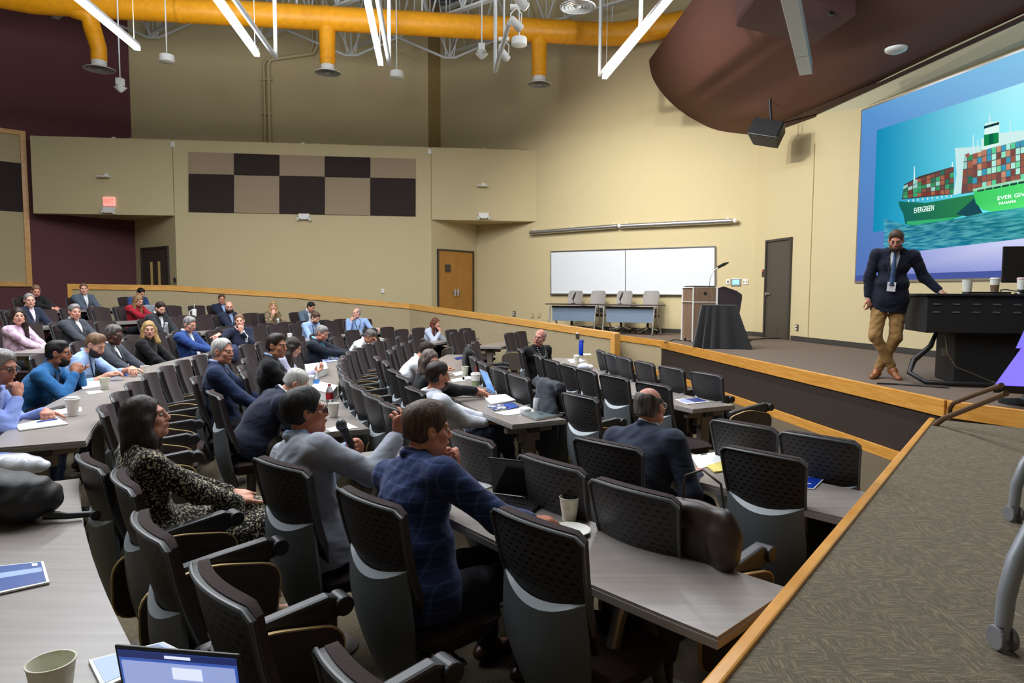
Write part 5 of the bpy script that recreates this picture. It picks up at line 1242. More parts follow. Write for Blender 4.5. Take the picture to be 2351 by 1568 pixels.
 ('c5',(715,690),1.56,155.5,'dark-haired man in grey-blue jacket looking down near the half wall',dict(jacket=fab('grey_blue',(92,106,122)),hair='black',skin=(196,136,110),head=(0,24,0),lean=12,rh=TW(),lh=TW(-.1))),
 ('c6',(75,672),1.72,178,'bald man with glasses in black suit and white collar, second row from the maroon wall',dict(jacket=M_navy,shirt=fab('pale_pink_shirt',(222,206,222),.02),hair='gray',style='receding',glasses='thin',skin=(220,160,142),head=(-38,2,0),lanyard=M_lanyard)),
 ('c6',(320,670),1.72,168.5,'woman with long blonde hair in a red checked shirt looking down',dict(fem=1,top='blouse',jacket=plaidm('red_check',(160,26,44),(50,16,22),14,.35),hair='brownblond',style='long',hairlen=.24,skin=(206,152,130),head=(-10,26,0),lean=8,rh=TW(.05),lh=TW(-.05))),
 ('c6',(514,674),1.70,161,'man in navy suit seated by the half wall behind the bald man',dict(jacket=M_navy,shirt=M_ltblue,hair='brown',glasses='thin',skin=(200,136,114),head=(-40,4,0),lanyard=M_lanyard)),
 ('c7',(88,646),1.90,173,'balding man in black jacket looking down beside the maroon wall',dict(top='sweater',jacket=M_blackc,hair='ltbrown',style='receding',skin=(208,142,120),head=(-30,22,0),lean=8,rh=TW(.05),lh=TW(-.05))),
 ('c7',(197,645),1.92,170.5,'smiling man in grey suit in front of the wooden rail end',dict(jacket=fab('steel_grey',(78,86,100)),hair='ltbrown',skin=(212,156,134),head=(-42,0,0),lanyard=M_lanyard)),
 ('c7',(326,658),1.88,166,'dark-haired man in blue shirt half hidden behind the woman in red',dict(top='shirt',jacket=fab('mid_blue',(50,72,118)),hair='black',skin=(196,140,116),head=(-10,26,0),lean=12)),
]
ROWS['c4']=(13.75,.13,[],False,'behind the fourth table'); ROWS['f5']=(14.3,.13,[],True,'before the fifth table')
ROWS['c5']=(15.5,.28,[],False,'behind the fifth table'); ROWS['f6']=(15.98,.28,[],True,'before the sixth table')
ROWS['c6']=(17.1,.45,[],False,'behind the sixth table'); ROWS['f7']=(17.65,.45,[],True,'before the seventh table'); ROWS['c7']=(18.85,.64,[],False,'behind the seventh table')
ROWS['rope']=ROWS['c1']
lims={'c4':(153,208),'f5':(154,186),'c5':(154,184),'f6':(156,183),'c6':(158,182),'f7':(161,181),'c7':(162.5,180)}
for k,(a,c) in lims.items():
    R_,z,_,t,l=ROWS[k]; th=a
    while th<c: 
        if not(169.5<th<172.5): ROWS[k][2].append(th)
        th+=math.degrees(.64/R_)
seatpeople={k:[] for k in ROWS}
for row,(px,py),z,th0,label,kw in PEOPLE:
    R_,fz,_,tab,_l=ROWS[row]; kw=dict(kw)
    if px==522: R_=12.35
    if row=='c3' and th0>210: R_={217.2:11.68,213.6:11.85}[th0]
    if 'pelvis' not in kw: kw['pelvis']=(0,-.09 if kw.get('lean',4)<=8 else -.05,.55)
    if kw.get('lean',4)<=8: kw['lean']=kw.get('lean',4)-(6 if 'plaid' in label else 10); kw['curve']=kw.get('curve',12)
    ln_=math.radians(kw.get('lean',4)); lc_=ln_+math.radians(kw.get('curve',8)); off=.06+kw['pelvis'][1]+.245*(math.sin(ln_)+math.sin(lc_))+.02; hp3=kw.get('head',(0,0,0)); off+=.1*math.sin(math.radians(hp3[1])); best=9e9; th=th0; Rb=R_
    for q in np.arange(th0-6,th0+6,.1):
        for dR in np.arange(-.25,.3,.05):
            fa=math.radians(q+180+.1*(q-198)+kw.get('yaw',0)); hp_=pol(R_+dR,q,z)+Vector((math.cos(fa),math.sin(fa),0))*off+Vector((math.sin(fa),-math.cos(fa),0))*(.58*math.sin(math.radians(kw.get('side',0))))
            if hp_.y<.5: continue
            x_,y_=projx(hp_); e=abs(x_-px)+.35*abs(y_-py)+abs(q-th0)*1.2+abs(dR)*25
            if e<best: best=e; th=q; Rb=R_+dR; xy=(x_,y_)
    R_=Rb
    rk='c1' if row=='rope' else row
    adj=.1*(th-198)+kw.get('yaw',0); p=pol(R_,th,fz); rz=th+90+adj; hd_=kw.get('head',(0,0,0)); kw['head']=(hd_[0]-adj,hd_[1],hd_[2])
    if 'spine' not in kw: kw['spine']=min(.56,max(.44,.47+(z-fz-1.27)/math.cos(math.radians(kw.get('lean',4)))))
    pr,HH_,rw_,lw_=person(p,rz,label,'seated audience',**kw)
    if 'microphone' in label:
        q=Matrix.Rotation(math.radians(rz),3,'Z'); MIC=p+q@MICP[0][0]; MICD=q@MICP[0][1]
    seatpeople[rk].append((th,R_,adj))
# ---- chairs
for k,(R_,fz,ths,tab,where) in ROWS.items():
    if k=='rope': continue
    occ=seatpeople[k]; allp=[(t,True,Rq,ad) for t,Rq,ad in occ]
    for t in ths:
        t,Rq=t if isinstance(t,tuple) else (t,R_)
        if all(abs(t-o)*math.pi/180*R_>(.4 if k=='f4' else .5) for o,_q,_a in occ): allp.append((t,False,Rq,.1*(t-198)))
    allp.sort(key=lambda q:-q[0]); i=0
    for t,o,Rq,adj in allp:
        p=pol(Rq,t,fz)
        if p.y<.4: continue
        x,y=projx(p+Vector((0,0,.9)))
        if x<-90: continue
        i+=1
        pf=pol(R_,t,fz)-pol(R_+.1,t,fz); back=pf.normalized()*(-.03)
        lab=f"dark {'armrest chair' if tab else 'armless chair'} {where}, {ORD[i-1] if i<=27 else 'last'} from the platform"
        if o: lab='occupied '+lab
        p=p+back
        jit=((i*37)%11-5)*.8 if not tab else ((i*29)%7-3)*.5
        place_chair(p.x,p.y,fz,math.radians(t+90+adj+(0 if o else jit)),lab,'chair',('tablet chairs ' if tab else 'chairs ')+where,tab)
# ================================================================ THE SPEAKER ON THE STAGE
sp=Vector((4.58,8.3,.75)); face=math.degrees(math.atan2(-1,-.35))-90
_ft={}
r,HHs,_,_=person(sp,152,'standing speaker in navy blazer, khaki trousers and tie leaning on the black desk',vox=.006,
  jacket=fab('speaker_navy',(24,28,44)),hair='brown',beard='full',beardc='brown',glasses='thin',skin=(196,136,110),belly=.05,trousers=M_khaki,shoes=M_tan,
  tie=fab('blue_tie',(52,74,104)),lanyard=M_lanyard,pelvis=(.0,-.0,.98),spine=.56,lean=3,side=-4,head=(-4,22,0),vbot=.12,vw=.07,quiff=.012,thick=.012,
  rh=(.24,.06,.90),rd=(-.3,.2,-1),re=(.6,-.4,-.5),lh=(-.52,.04,1.05),ld=(-.6,.5,-.5),ln=(0,-.1,-1),lc=.5,le=(-.5,-.3,-1),
  stand=((.09,0,.95),(.14,.12,.52),(-.06,.02,.13),(-.12,.12,.035),(-.09,0,.95),(-.08,.05,.50),(.10,-.0,.09),(.14,.16,.035)))
# ================================================================ STAGE FURNITURE
# black desk
dk=onz(2142,880,.75); dk=Vector((4.98,7.85,.75)); ax=Vector((.97,-.24,0)).normalized(); ay=Vector((-ax.y,ax.x,0)); RD=yaw(ax)
dp=lambda x,y,z:dk+ax*x+ay*y+Vector((0,0,z))
r=empty('lecture_desk',dk,label='large matte black lecture desk on stage with rows of slots',cat='desk')
b=MB(); b.box(dp(.92,.32,.29),(1.6,.6,.58),RD); b.build('pedestal',M_blackm,r,loc=dk,bevel=.01)
b=MB(); b.box(dp(.85,.3,.79),(2.15,.78,.42),RD); b.build('upper_cabinet',M_blackm,r,loc=dk,bevel=.012)
b=MB(); b.box(dp(.85,.3,1.015),(2.2,.84,.03),RD); b.build('desktop',M_black,r,loc=dk,bevel=.008)
for i in range(8):
    for j in range(2):
        b=MB(); b.box(dp(-.12+.2*i,-.093,.91-.09*j),(.075,.012,.018),RD); b.build('slot_handle',mat('worn_metal_pull',(120,120,122),.35,metal=.6),r,loc=dk,bevel=.003)
zt=.75+1.03
def cup(name,p,h,rt,rb,m,label,lid=None,band=None,straw=None,open_=True,group=None,cat='cup',inner=None):
    r=empty(name,p,label=label,cat=cat,group=group); b=MB(); p=Vector(p)
    if open_: b.lathe([(rb*.96,.002),(rb,.0),(rt,h),(rt+.002,h+.001),(rt+.002,h+.004),(rt-.002,h+.004),(rt-.003,h),(rb-.002,.006),(.001,.005)],p,28,cap=False); b.add([],[])
    else: b.lathe([(rb*.9,0),(rb,.003),(rt,h)],p,28)
    b.build('cup_body',m,r,smooth=True,loc=p)
    if lid: b=MB(); b.lathe([(rt+.003,h-.004),(rt+.004,h+.004),(rt-.003,h+.006),(rt-.004,h+.016),(rt-.01,h+.018),(.002,h+.013)],p,28); b.build('lid',lid,r,smooth=True,loc=p)
    if band: b=MB(); f0,f1,bm=band; b.lathe([(rb+(rt-rb)*f0+.0012,h*f0),(rb+(rt-rb)*f1+.0012,h*f1)],p,28,cap=False); b.build('printed_sleeve',bm,r,smooth=True,loc=p)
    if straw: b=MB(); b.cyl(p+Vector((0,0,h)),p+Vector((.008,0,h+.09)),.004,n=8); b.build('straw',straw,r,loc=p)
    return r
M_cup=mat('white_paper_cup',(232,230,222),.55); M_cream=printm("printed_cream_cup",(222,220,204),(206,208,180),30,.56); M_brownsl=mat('kraft_sleeve',(120,92,70),.8)
cup('foam_cup',dp(.28,.2,1.03),.16,.055,.042,M_cup,'white foam cup on the black desk nearest the speaker')
cup('coffee_cup',dp(.58,.25,1.03),.17,.05,.036,M_cup,'lidded coffee cup with brown sleeve on the black desk',lid=M_plastic_w,band=(.15,.6,M_brownsl))
cup('coffee_cup',dp(.8,.12,1.03),.17,.05,.036,M_cup,'lidded cup beside the monitor stand on the black desk',lid=mat('pink_lid',(224,190,196),.5),band=(.2,.6,M_plastic_w))
def pile(name,m,p,label,cat,fn): pass
mp=dp(.95,.32,1.03); r=empty('computer_monitor',mp,label='black computer monitor on stage desk at the right edge',cat='monitor')
b=MB(); b.box(dp(.98,.32,1.37),(.62,.03,.42),RD); b.build('display',M_black,r,loc=mp,bevel=.008)
b=MB(); b.box(dp(.95,.36,1.18),(.07,.05,.28),RD); b.lathe([(.13,0),(.13,.012),(.03,.02)],mp,20); b.build('stand',M_black,r,loc=mp)
p=dp(.42,.05,1.03); r=empty('laptop_dock',p,label='flat black device with cables on the black desk',cat='electronic device'); b=MB(); b.box(p+Vector((0,0,.012)),(.42,.2,.022),RD); b.build('device_body',M_black,r,loc=p,bevel=.005)
b=MB(); rg=random.Random(5)
b.tube([dp(.55+.035*k,.0+.12*math.sin(k*1.3),1.045+.035*abs(math.sin(k*.9))) for k in range(20)],.006,6); tag(b.build('cable',M_black,smooth=True),'tangled black cable lying on the black desk top','cable')
for x,l in((.78,'small black adapter on the desk left of the monitor'),(1.0,'small black adapter beside the monitor stand')):
    b=MB(); p=dp(x,-.0,1.055); b.box(p,(.09,.06,.045),RD); tag(b.build('power_adapter',M_black,bevel=.008,loc=p),l,'adapter')
b=MB(); b.tube([dp(1.0,.1,1.05),dp(1.1,.05,1.13),dp(1.3,.0,1.25),dp(1.5,0,1.32)],.009,8); b.ell(dp(.98,.11,1.07),(.03,.03,.04)); tag(b.build('gooseneck_microphone',M_black,smooth=True),'black gooseneck microphone on the stage desk under the monitor','microphone')
b=MB(); b.lathe([(.03,0),(.035,.005),(.025,.02),(.005,.024)],dp(.0,.18,1.03),16); tag(b.build('computer_mouse',M_black,smooth=True,loc=dp(.0,.18,1.03)),'small black puck beside the speaker hand','computer mouse')
b=MB(); b.tube([dp(-.05,.1,.58),dp(-.12,.05,.42),dp(-.32,-.05,.26),dp(-.38,-.12,.12),dp(-.25,-.25,.03),dp(.0,-.32,.03),dp(.5,-.3,.03),dp(1.0,-.35,.03),dp(1.4,-.5,.03)],[.02,.03,.035,.03,.026,.03,.03,.03,.03],10); tag(b.build('cable_bundle',M_black,smooth=True),'thick black cable bundle hanging from the desk to the stage','cable')
b=MB(); b.tube([dp(.0,.0,.58),dp(.02,-.06,.35),dp(.1,-.1,.2),dp(.45,-.12,.05),dp(.6,-.2,.01)],.006,6); b.box(dp(.0,-.02,.36),(.06,.005,.09),RD); tag(b.build('tagged_cord',M_gthin),'thin cord with white tag hanging under the black desk','cord')
b=MB(); b.tube([onz(2013,880,.76),onz(2060,882,.757),onz(2110,885,.757),onz(2180,890,.757)],.01,6); tag(b.build('floor_cable',M_black),'thin black cable on the stage floor in front of the speaker','cable')
# confidence monitors glowing violet
M_vio=mat('violet_lit_display',(90,70,200),.3,emis=(98,76,226),estr=1.0)
def flatmon(c0,c1,c2,l,foot):
    c3=c0+(c2-c1); cs=[c0,c1,c2,c3]; n=(c1-c0).cross(c3-c0).normalized()
    if n.z<0: n=-n
    r=empty('stage_monitor',(foot.x,foot.y,.75),label=l,cat='monitor')
    b=MB(); quadbox(b,cs,n,-.07,0); b.build('case',M_black,r,loc=(foot.x,foot.y,.75)); b=MB(); g=[sum(cs,Vector())/4+(c-sum(cs,Vector())/4)*.985 for c in cs]; quadbox(b,g,n,.0,.004); b.build('display',M_vio,r,loc=(foot.x,foot.y,.75))
    b=MB(); b.cyl(foot+Vector((0,0,.02)),sum(cs,Vector())/4-n*.04,.03); b.build('pole',M_black,r,loc=(foot.x,foot.y,.75)); b=MB(); b.lathe([(.2,0),(.2,.02),(.06,.04)],(foot.x,foot.y,.75),24); b.build('base_disc',M_black,r,loc=(foot.x,foot.y,.75),smooth=True)
flatmon(onY(2282,885,6.1),onY(2440,892,5.9),onY(2490,800,6.6),'violet glowing screen tilted up on a round black base by the stage edge',onz(2350,926,.75))
flatmon(onY(2331,800,6.9),onY(2480,806,6.9),onY(2500,742,7.4),'second violet glowing screen, just behind the first one',onz(2460,880,.75))
# lectern and draped cart
lp=Vector((3.98,14.55,.75)); lax=Vector((.985,.17,0)); lay=Vector((-.17,.985,0)); RL=yaw(lax); L=lambda x,y,z:lp+lax*x+lay*y+Vector((0,0,z))
M_lect=wood('lectern_walnut_laminate',(116,92,74),(134,108,88),.45,(20,20,1.5))
r=empty('lectern',lp,label='walnut lectern with white edges and a purple-grey side panel',cat='lectern')
b=MB(); b.box(L(0,0,.45),(.5,.55,.78),RL); b.build('lower_cabinet',M_lect,r,loc=lp); b=MB(); b.box(L(0,0,1.0),(.5,.55,.3),RL); b.build('upper_cabinet',M_lect,r,loc=lp)
b=MB(); b.box(L(-.262,-.272,.58),(.022,.02,1.14),RL); b.box(L(-.262,.272,.58),(.022,.02,1.14),RL); b.box(L(-.262,0,1.145),(.022,.56,.015),RL); b.box(L(-.262,0,.84),(.022,.56,.012),RL); b.box(L(0,-.27,.84),(.52,.02,.015),RL); b.box(L(.262,-.1,.9),(.02,.4,.52),RL); b.build('edge_trim',M_plastic_w,r,loc=lp)
b=MB(); b.cyl(L(0,-.28,1.02),L(0,-.268,1.02),.035,n=16); b.build('emblem',M_black,r,loc=lp)
b=MB(); pl=[(.29,-.28,.55),(.29,-.28,1.13),(.42,-.26,1.17),(.8,-.1,1.08),(.98,0,1.0),(.98,0,.9),(.86,-.05,.3)]; q=[L(*x) for x in pl]; n_=lay*.03
b.add(q+[x+n_ for x in q],[tuple(range(7))[::-1],tuple(range(7,14))]+[(i,(i+1)%7,7+(i+1)%7,7+i) for i in range(7)]); b.build('side_panel',mat('purple_grey_fabric_panel',(70,62,74),.9,noise=.1,scale=150),r,loc=lp)
b=MB(); b.box(L(0,0,1.17),(.46,.5,.02),RL); b.build('top',M_black,r,loc=lp)
b=MB(); b.tube([L(.22,0,1.15),L(.24,0,1.35),L(.3,-.02,1.5),L(.42,-.04,1.6)],.009,8); b.build('microphone_arm',M_chrome,r,loc=lp,smooth=True); b=MB(); b.tube([L(.38,-.04,1.57),L(.52,-.05,1.64),L(.62,-.06,1.68)],[.03,.035,.012],8); b.build('microphone',M_black,r,loc=lp,smooth=True)
for x,y in((-.2,-.22),(.2,-.22),(-.2,.22),(.2,.22)): b=MB(); b.cyl(L(x-.012,y,.03),L(x+.012,y,.03),.03); b.build('caster',M_black,r,loc=lp)
cp=onz(1655,800,.75); 
r=empty('draped_cart',cp,label='low cart covered by a pleated black cloth beside the lectern',cat='draped cart')
b=MB(); cx=Vector((.97,-.24,0)); cy=Vector((.24,.97,0)); NS_=160
def drape(u,v):
    a=u*math.pi; k=lambda t:max(-1,min(1,t*1.6)); bx=k(math.cos(a)); by=k(math.sin(a))
    flare=1+.35*(1-v)+(.45*(1-v) if bx>0 else 0)*max(0,bx); w_=.30*(flare); d_=.25*(1+.25*(1-v)); rip=1+.11*(1-v*.75)*math.sin(a*19+2.5*math.sin(a*3))*(1 if v<.98 else .3)
    p=cp+cx*(bx*w_*rip-.05)+cy*(by*d_*rip+.25); p.z=.755+.0+.80*v; return p
b.sheet(drape,NS_,14,.008); b.build('drape',mat('black_drape_cloth',(16,16,19),.8,sheen=.3),r,loc=cp,smooth=True)
b=MB(); b.box(cp+cx*-.05+cy*.25+Vector((0,0,.79)),(.56,.46,.03),yaw(cx)); b.build('top',mat('black_drape_cloth'),r,loc=cp,bevel=.01)
b=MB(); q=onz(1718,784,.75); b.ell(q+Vector((0,0,.03)),(.07,.04,.03)); tag(b.build('cable_plug',M_black,smooth=True,loc=q),'black plug lying on stage floor right of the draped cart','plug')
b=MB(); b.tube([onz(1724,779,.76),onz(1760,777,.757),onz(1800,777.5,.757)],.012,6); tag(b.build('floor_cable',M_black),'black cable on the stage floor running to the grey door','cable')
b=MB(); b.tube([onz(1526,787,.76),onz(1545,780,.757),onz(1566,781,.757)],.012,6); tag(b.build('floor_cable',M_black),'short black cable at the stage corner left of the lectern','cable')
# folding tables and grey chairs on the stage
wdv=Vector((.847,-.531,0)); nin=Vector((-.531,-.847,0))
def wallpt(px,off): q=onwb(px,700); q=Vector((q.x,q.y,.75))+nin*off; return q
def at_px(px,off):
    t=wallpt(px,0); lo=-3; 
    for s in np.arange(-2,2,.01):
        q=t+wdv*s+nin*off
        if projx(q)[0]>=px: return q
    return t
M_grey_pl=mat('light_grey_chair_plastic',(150,144,140),.55); M_mod=mat('blue_grey_mesh_panel',(112,128,148),.7,noise=.12,scale=300); M_dtop=mat('dark_tabletop',(64,52,46),.45)
def swivel(p,rz,label):
    r=empty('swivel_chair',p,rz,label,'chair','grey swivel chairs on stage')
    b=MB(); b.sheet(lambda u,v:(u*(.2+.03*v-.04*max(0,v-.85)/.15*abs(u)),-.2-.09*v+.05*u*u,.56+.52*v-.03*max(0,abs(u)-.7)*v),12,10,-.02); b.build('backrest',M_grey_pl,r,smooth=True)
    b=MB(); b.sheet(lambda u,v:(u*.17,-.175-.03*v+.04*u*u,.50+.12*v),8,4,-.02); b.build('back_bracket',M_black,r,smooth=True)
    b=MB(); b.sheet(lambda u,v:(u*.235,-.2+.44*v,.48-.02*u*u),8,8,-.06); b.build('seat',M_fab,r,smooth=True)
    b=MB(); b.cyl((0,0,.1),(0,0,.44),.03); b.build('gas_lift',M_black,r,smooth=True)
    for k in range(5):
        a=k*2*math.pi/5+.3; b=MB(); e=Vector((math.cos(a)*.3,math.sin(a)*.3,.07)); b.tube([Vector((0,0,.13)),e*.5+Vector((0,0,.07)),e],[.03,.022,.018],8); l=b.build('base_arm',M_chrome,r,smooth=True)
        b=MB(); b.cyl(e+Vector((-.012,0,-.04)),e+Vector((.012,0,-.04)),.03,n=12); b.build('caster',M_black,l)
    return r
yw=math.atan2(nin.y,nin.x)-math.pi/2
for px,l in((1312,'leftmost grey swivel chair behind the stage tables'),(1364,'second grey swivel chair from left behind the stage tables'),(1425,'third grey swivel chair from left behind the stage tables'),(1486,'rightmost grey swivel chair, nearest the lectern')):
    q=at_px(px,.62); swivel(q,yw,l)
def foldtable(px,l,Lx=1.5):
    c=at_px(px,1.35); r=empty('folding_table',c,label=l,cat='table',group='folding tables on stage'); RT_=yaw(wdv); Q=lambda x,y,z:c+wdv*x-nin*y+Vector((0,0,z))
    b=MB(); b.box(Q(0,0,.73),(Lx,.6,.03),RT_); b.build('tabletop',M_dtop,r,loc=c,bevel=.006)
    b=MB(); b.box(Q(0,-.16,.47),(Lx-.28,.02,.34),RT_); b.build('modesty_panel',M_mod,r,loc=c,bevel=.004)
    b=MB(); b.box(Q(0,-.16,.665),(Lx-.26,.05,.05),RT_); b.build('support_rail',M_black,r,loc=c)
    for s in(-1,1):
        b=MB(); b.tube([Q(s*(Lx/2-.1),-.2,.68),Q(s*(Lx/2-.1),-.29,.07)],.02,8); b.tube([Q(s*(Lx/2-.1),-.05,.68),Q(s*(Lx/2-.1),.05,.35),Q(s*(Lx/2-.1),.29,.07)],.02,8); f=b.build('leg',M_chrome,r,loc=c,smooth=True)
        for y in(-.29,.29): b=MB(); q=Q(s*(Lx/2-.1),y,.035); b.cyl(q-wdv*.012,q+wdv*.012,.035,n=12); b.build('caster',mat('grey_caster',(120,120,122),.5),f,loc=c)
foldtable(1322,'left dark folding table with blue-grey mesh front on stage'); foldtable(1449,'right dark folding table with blue-grey mesh front on stage')
for px,l in((1315,'black desk microphone on the left folding table'),(1423,'black desk microphone on the right folding table')):
    q=at_px(px,1.3); q.z=.75+.745; b=MB(); b.lathe([(.06,0),(.06,.015),(.02,.02)],q,16); b.cyl(q,q+Vector((0,0,.12)),.008,n=8); b.tube([q+Vector((-.02,0,.1)),q+Vector((.02,0,.2)),q+Vector((.06,0,.3))],[.02,.028,.014],8); tag(b.build('desk_microphone',M_black,smooth=True,loc=q),l,'microphone')
# handrail at the steps
M_rail=mat('bronze_handrail',(110,86,66),.35,metal=.5)
r=empty('handrail',onz(2180,945,.75),label='bronze tube handrail at the gap between stage and platform',cat='handrail')
for pts in([(2181,958,6.25),(2181,938,6.2),(2190,925,6.1),(2240,905,5.7),(2300,884,5.2)],[(2135,985,5.3),(2168,960,5.2),(2230,935,4.9),(2310,903,4.5)]):
    b=MB(); b.tube([onY(*q) for q in pts],.02,10); b.build('rail_tube',M_rail,r,loc=r.location,smooth=True)
b=MB(); q=onY(2181,958,6.25); b.cyl((q.x,q.y,.0),q,.02,n=10); q=onY(2135,985,5.3); b.cyl((q.x,q.y,.0),q,.02,n=10); b.build('post',M_rail,r,loc=r.location)
# folded flip-top table on the platform at the right edge
q=onz(2300,1490,.75); r=empty('flip_top_table',q,label='grey tubular leg of a folded table at the right edge on the platform',cat='table')
M_tube2=mat('pale_grey_steel_tube',(146,150,156),.4,metal=.3)
def leg2(p,d,l1,h):
    b=MB(); b.tube([p+Vector((0,0,.07)),p+Vector((.005,0,.16)),p+d*.04+Vector((0,0,.26)),p+d*.14+Vector((0,0,.4)),p+d*l1+Vector((0,0,h))],[.022,.024,.025,.025,.025],12); o=b.build('leg',M_tube2,r,loc=r.location,smooth=True)
    for s in(-1,1): b=MB(); e=Vector((.0,1,0)); b.cyl(p+Vector((s*.012,0,.034)),p+Vector((s*.026,0,.034)),.036,n=20); b.build('caster_wheel',mat('grey_caster',(120,120,122),.5),o,loc=r.location,bevel=.004)
    b=MB(); b.box(p+Vector((0,0,.06)),(.022,.04,.06)); b.build('caster_fork',M_tube2,o,loc=r.location,bevel=.006)
leg2(q,Vector((.9,.3,0)),.30,.75); q2=onz(2326,1196,.75); leg2(q2,Vector((.9,-.1,0)),.3,.75)
b=MB(); c=(q+q2)/2+Vector((.42,.0,.38)); b.box(c,(.03,1.1,.5),Matrix.Rotation(-.25,3,'Z')); b.build('folded_top',mat('grey_folded_top',(96,100,104),.5),r,loc=q)
# ================================================================ THINGS ON THE TABLES
T0,T4z=.742,.872
M_bluep=mat('blue_print',(36,70,150),.5); M_navyprint=mat('navy_print',(24,40,110),.45); M_yellow=mat('yellow_pad',(226,208,110),.7)
def at(px,py,z): return onz(px,py,z)
def sheetq(name,pxs,z,label,m=M_paper,th=.002,cat='paper',group=None,parts=None,grow=1):
    cs=[at(x,y,z) for x,y in pxs]; c=sum(cs,Vector())/4
    r=empty(name,c,label=label,cat=cat,group=group) if parts else None
    b=MB(); quadbox(b,cs,Vector((0,0,1)),.0005,th)
    o=b.build(name if not parts else 'sheet',m,r,loc=c)
    if not parts: tag(o,label,cat,group); return o
    bl=lambda u,v:(cs[0]*(1-u)+cs[1]*u)*(1-v)+(cs[3]*(1-u)+cs[2]*u)*v
    for i,(nm,u0,v0,u1,v1,pm) in enumerate(parts):
        b=MB(); quadbox(b,[bl(u0,v0),bl(u1,v0),bl(u1,v1),bl(u0,v1)],Vector((0,0,1)),th,th+.0008+.0003*i); b.build(nm,pm,r,loc=c)
    return r
# --- nearest table (third row, right piece)
cup('paper_cup',at(1307,1194,T0),.104,.045,.031,M_cream,'cream paper cup standing on the nearest table behind the plate')
p=at(1308,1222,T0); r=empty('paper_plate',p,label='white paper plate with green crumbs on the nearest table',cat='plate')
b=MB(); b.lathe([(.055,0),(.062,.002),(.088,.011),(.092,.013),(.09,.016),(.06,.006),(.001,.005)],p,40,cap=False); b.build('plate_body',M_cup,r,smooth=True,loc=p)
b=MB()
for k in range(7): b.ell(p+Vector((.012+.011*math.cos(k*2.1),.01*math.sin(k*1.7),.010)),(.006,.004,.003),Matrix.Rotation(k,3,'Z'),6,4)
tag(b.build('food_crumbs',mat('green_crumbs',(70,84,40),.8),loc=p,smooth=True),'small green crumbs lying on the white paper plate','food',kind='stuff')
# laptop on nearest table
def laptop(name,base_c,fw,w,d,ang,label,screen_m,body,sd=.0,content=None,keyb=True):
    """fw: unit vector pointing from user to screen"""
    fw=fw.normalized(); rt=Vector((fw.y,-fw.x,0)); Rm=Matrix((rt,fw,Vector((0,0,1)))).transposed()
    r=empty(name,base_c,label=label,cat='laptop'); q=lambda x,y,z:base_c+rt*x+fw*y+Vector((0,0,z))
    b=MB(); b.box(q(0,0,.009),(w,d,.016),Rm); b.build('base',body,r,loc=base_c,bevel=.005)
    if keyb:
        b=MB(); km=mat('dark_key_caps',(34,35,38),.5); b.box(q(0,.03,.0178),(w*.88,d*.46,.0015),Rm); kb=b.build('keyboard',mat('keyboard_well',(18,18,20),.6),r,loc=base_c)
        if name=='laptop_with_keys' :pass
        b=MB()
        for i in range(14):
            for j in range(5): b.box(q((i-6.5)*w*.062,.03+(j-2)*d*.088,.0195),(w*.052,d*.07,.002),Rm)
        b.build('key_caps',km,r,loc=base_c)['kind']='stuff'
    s=fw*math.cos(ang)+Vector((0,0,math.sin(ang))); n=-fw*math.sin(ang)+Vector((0,0,math.cos(ang)))
    if n.dot(-fw)<0: n=-n
    h0=q(0,d/2,.018); H=d*1.0
    cs=[h0-rt*w/2+s*H,h0+rt*w/2+s*H,h0+rt*w/2,h0-rt*w/2]
    b=MB(); quadbox(b,cs,n,-.006,0); b.build('lid',body if not sd else sd,r,loc=base_c,bevel=.002)
    g=[h0-rt*w*.475+s*H*.965,h0+rt*w*.475+s*H*.965,h0+rt*w*.475+s*H*.05,h0-rt*w*.475+s*H*.05]
    b=MB(); quadbox(b,g,n,.0003,.0012); b.build('screen',screen_m,r,loc=base_c)
    if content:
        bl=lambda u,v:(g[0]*(1-u)+g[1]*u)*(1-v)+(g[3]*(1-u)+g[2]*u)*v
        for i,(u0,v0,u1,v1,cm) in enumerate(content):
            b=MB(); quadbox(b,[bl(u0,v0),bl(u1,v0),bl(u1,v1),bl(u0,v1)],n,.0013+.0003*i,.0015+.0003*i); b.build('window_area',cm,r,loc=base_c)
    return r
M_offscr=mat('dark_reflective_screen',(16,18,24),.12,noise=.2,scale=4); M_lapb=mat('black_laptop_shell',(30,30,33),.4); M_laps=mat('silver_laptop_shell',(168,170,174),.35,metal=.6)
M_bluescr=mat('blue_lit_laptop_screen',(80,130,200),.3,emis=(84,136,208),estr=.9)
c0=at(1160,1160,T0); _a,_b=at(1138,1140,T0),at(1246,1154,T0); _w=_b-_a; _f=Vector((-_w.y,_w.x,0)).normalized()
laptop('laptop',(_a+_b)/2-_f*.1,_f,.285,.2,math.radians(105),'open black laptop with dark screen on the nearest table',M_offscr,M_lapb)
g0=at(1187,1160,T0+.024); b=MB()
for e in(-1,1): b.tube([g0+Vector((e*.03+.024*math.cos(t),.0,.022+.02*math.sin(t))) for t in np.arange(0,6.28,.5)],.0016,6,closed=True); b.tube([g0+Vector((e*.055,0,.026)),g0+Vector((e*.058,.09,.02)),g0+Vector((e*.05,.13,.004))],.0016,6)
b.tube([g0+Vector((-.008,0,.026)),g0+Vector((.008,0,.026))],.0016,6); tag(b.build('reading_glasses',M_gframe,loc=g0),'folded-open reading glasses resting on the black laptop keyboard','glasses')
sheetq('notepad',[(1083,1106),(1104,1100),(1131,1117),(1096,1128)],T0,'small white notepad with blue print left of the black laptop',parts=[('blue_print_line',.1,.1,.5,.3,M_bluep)])
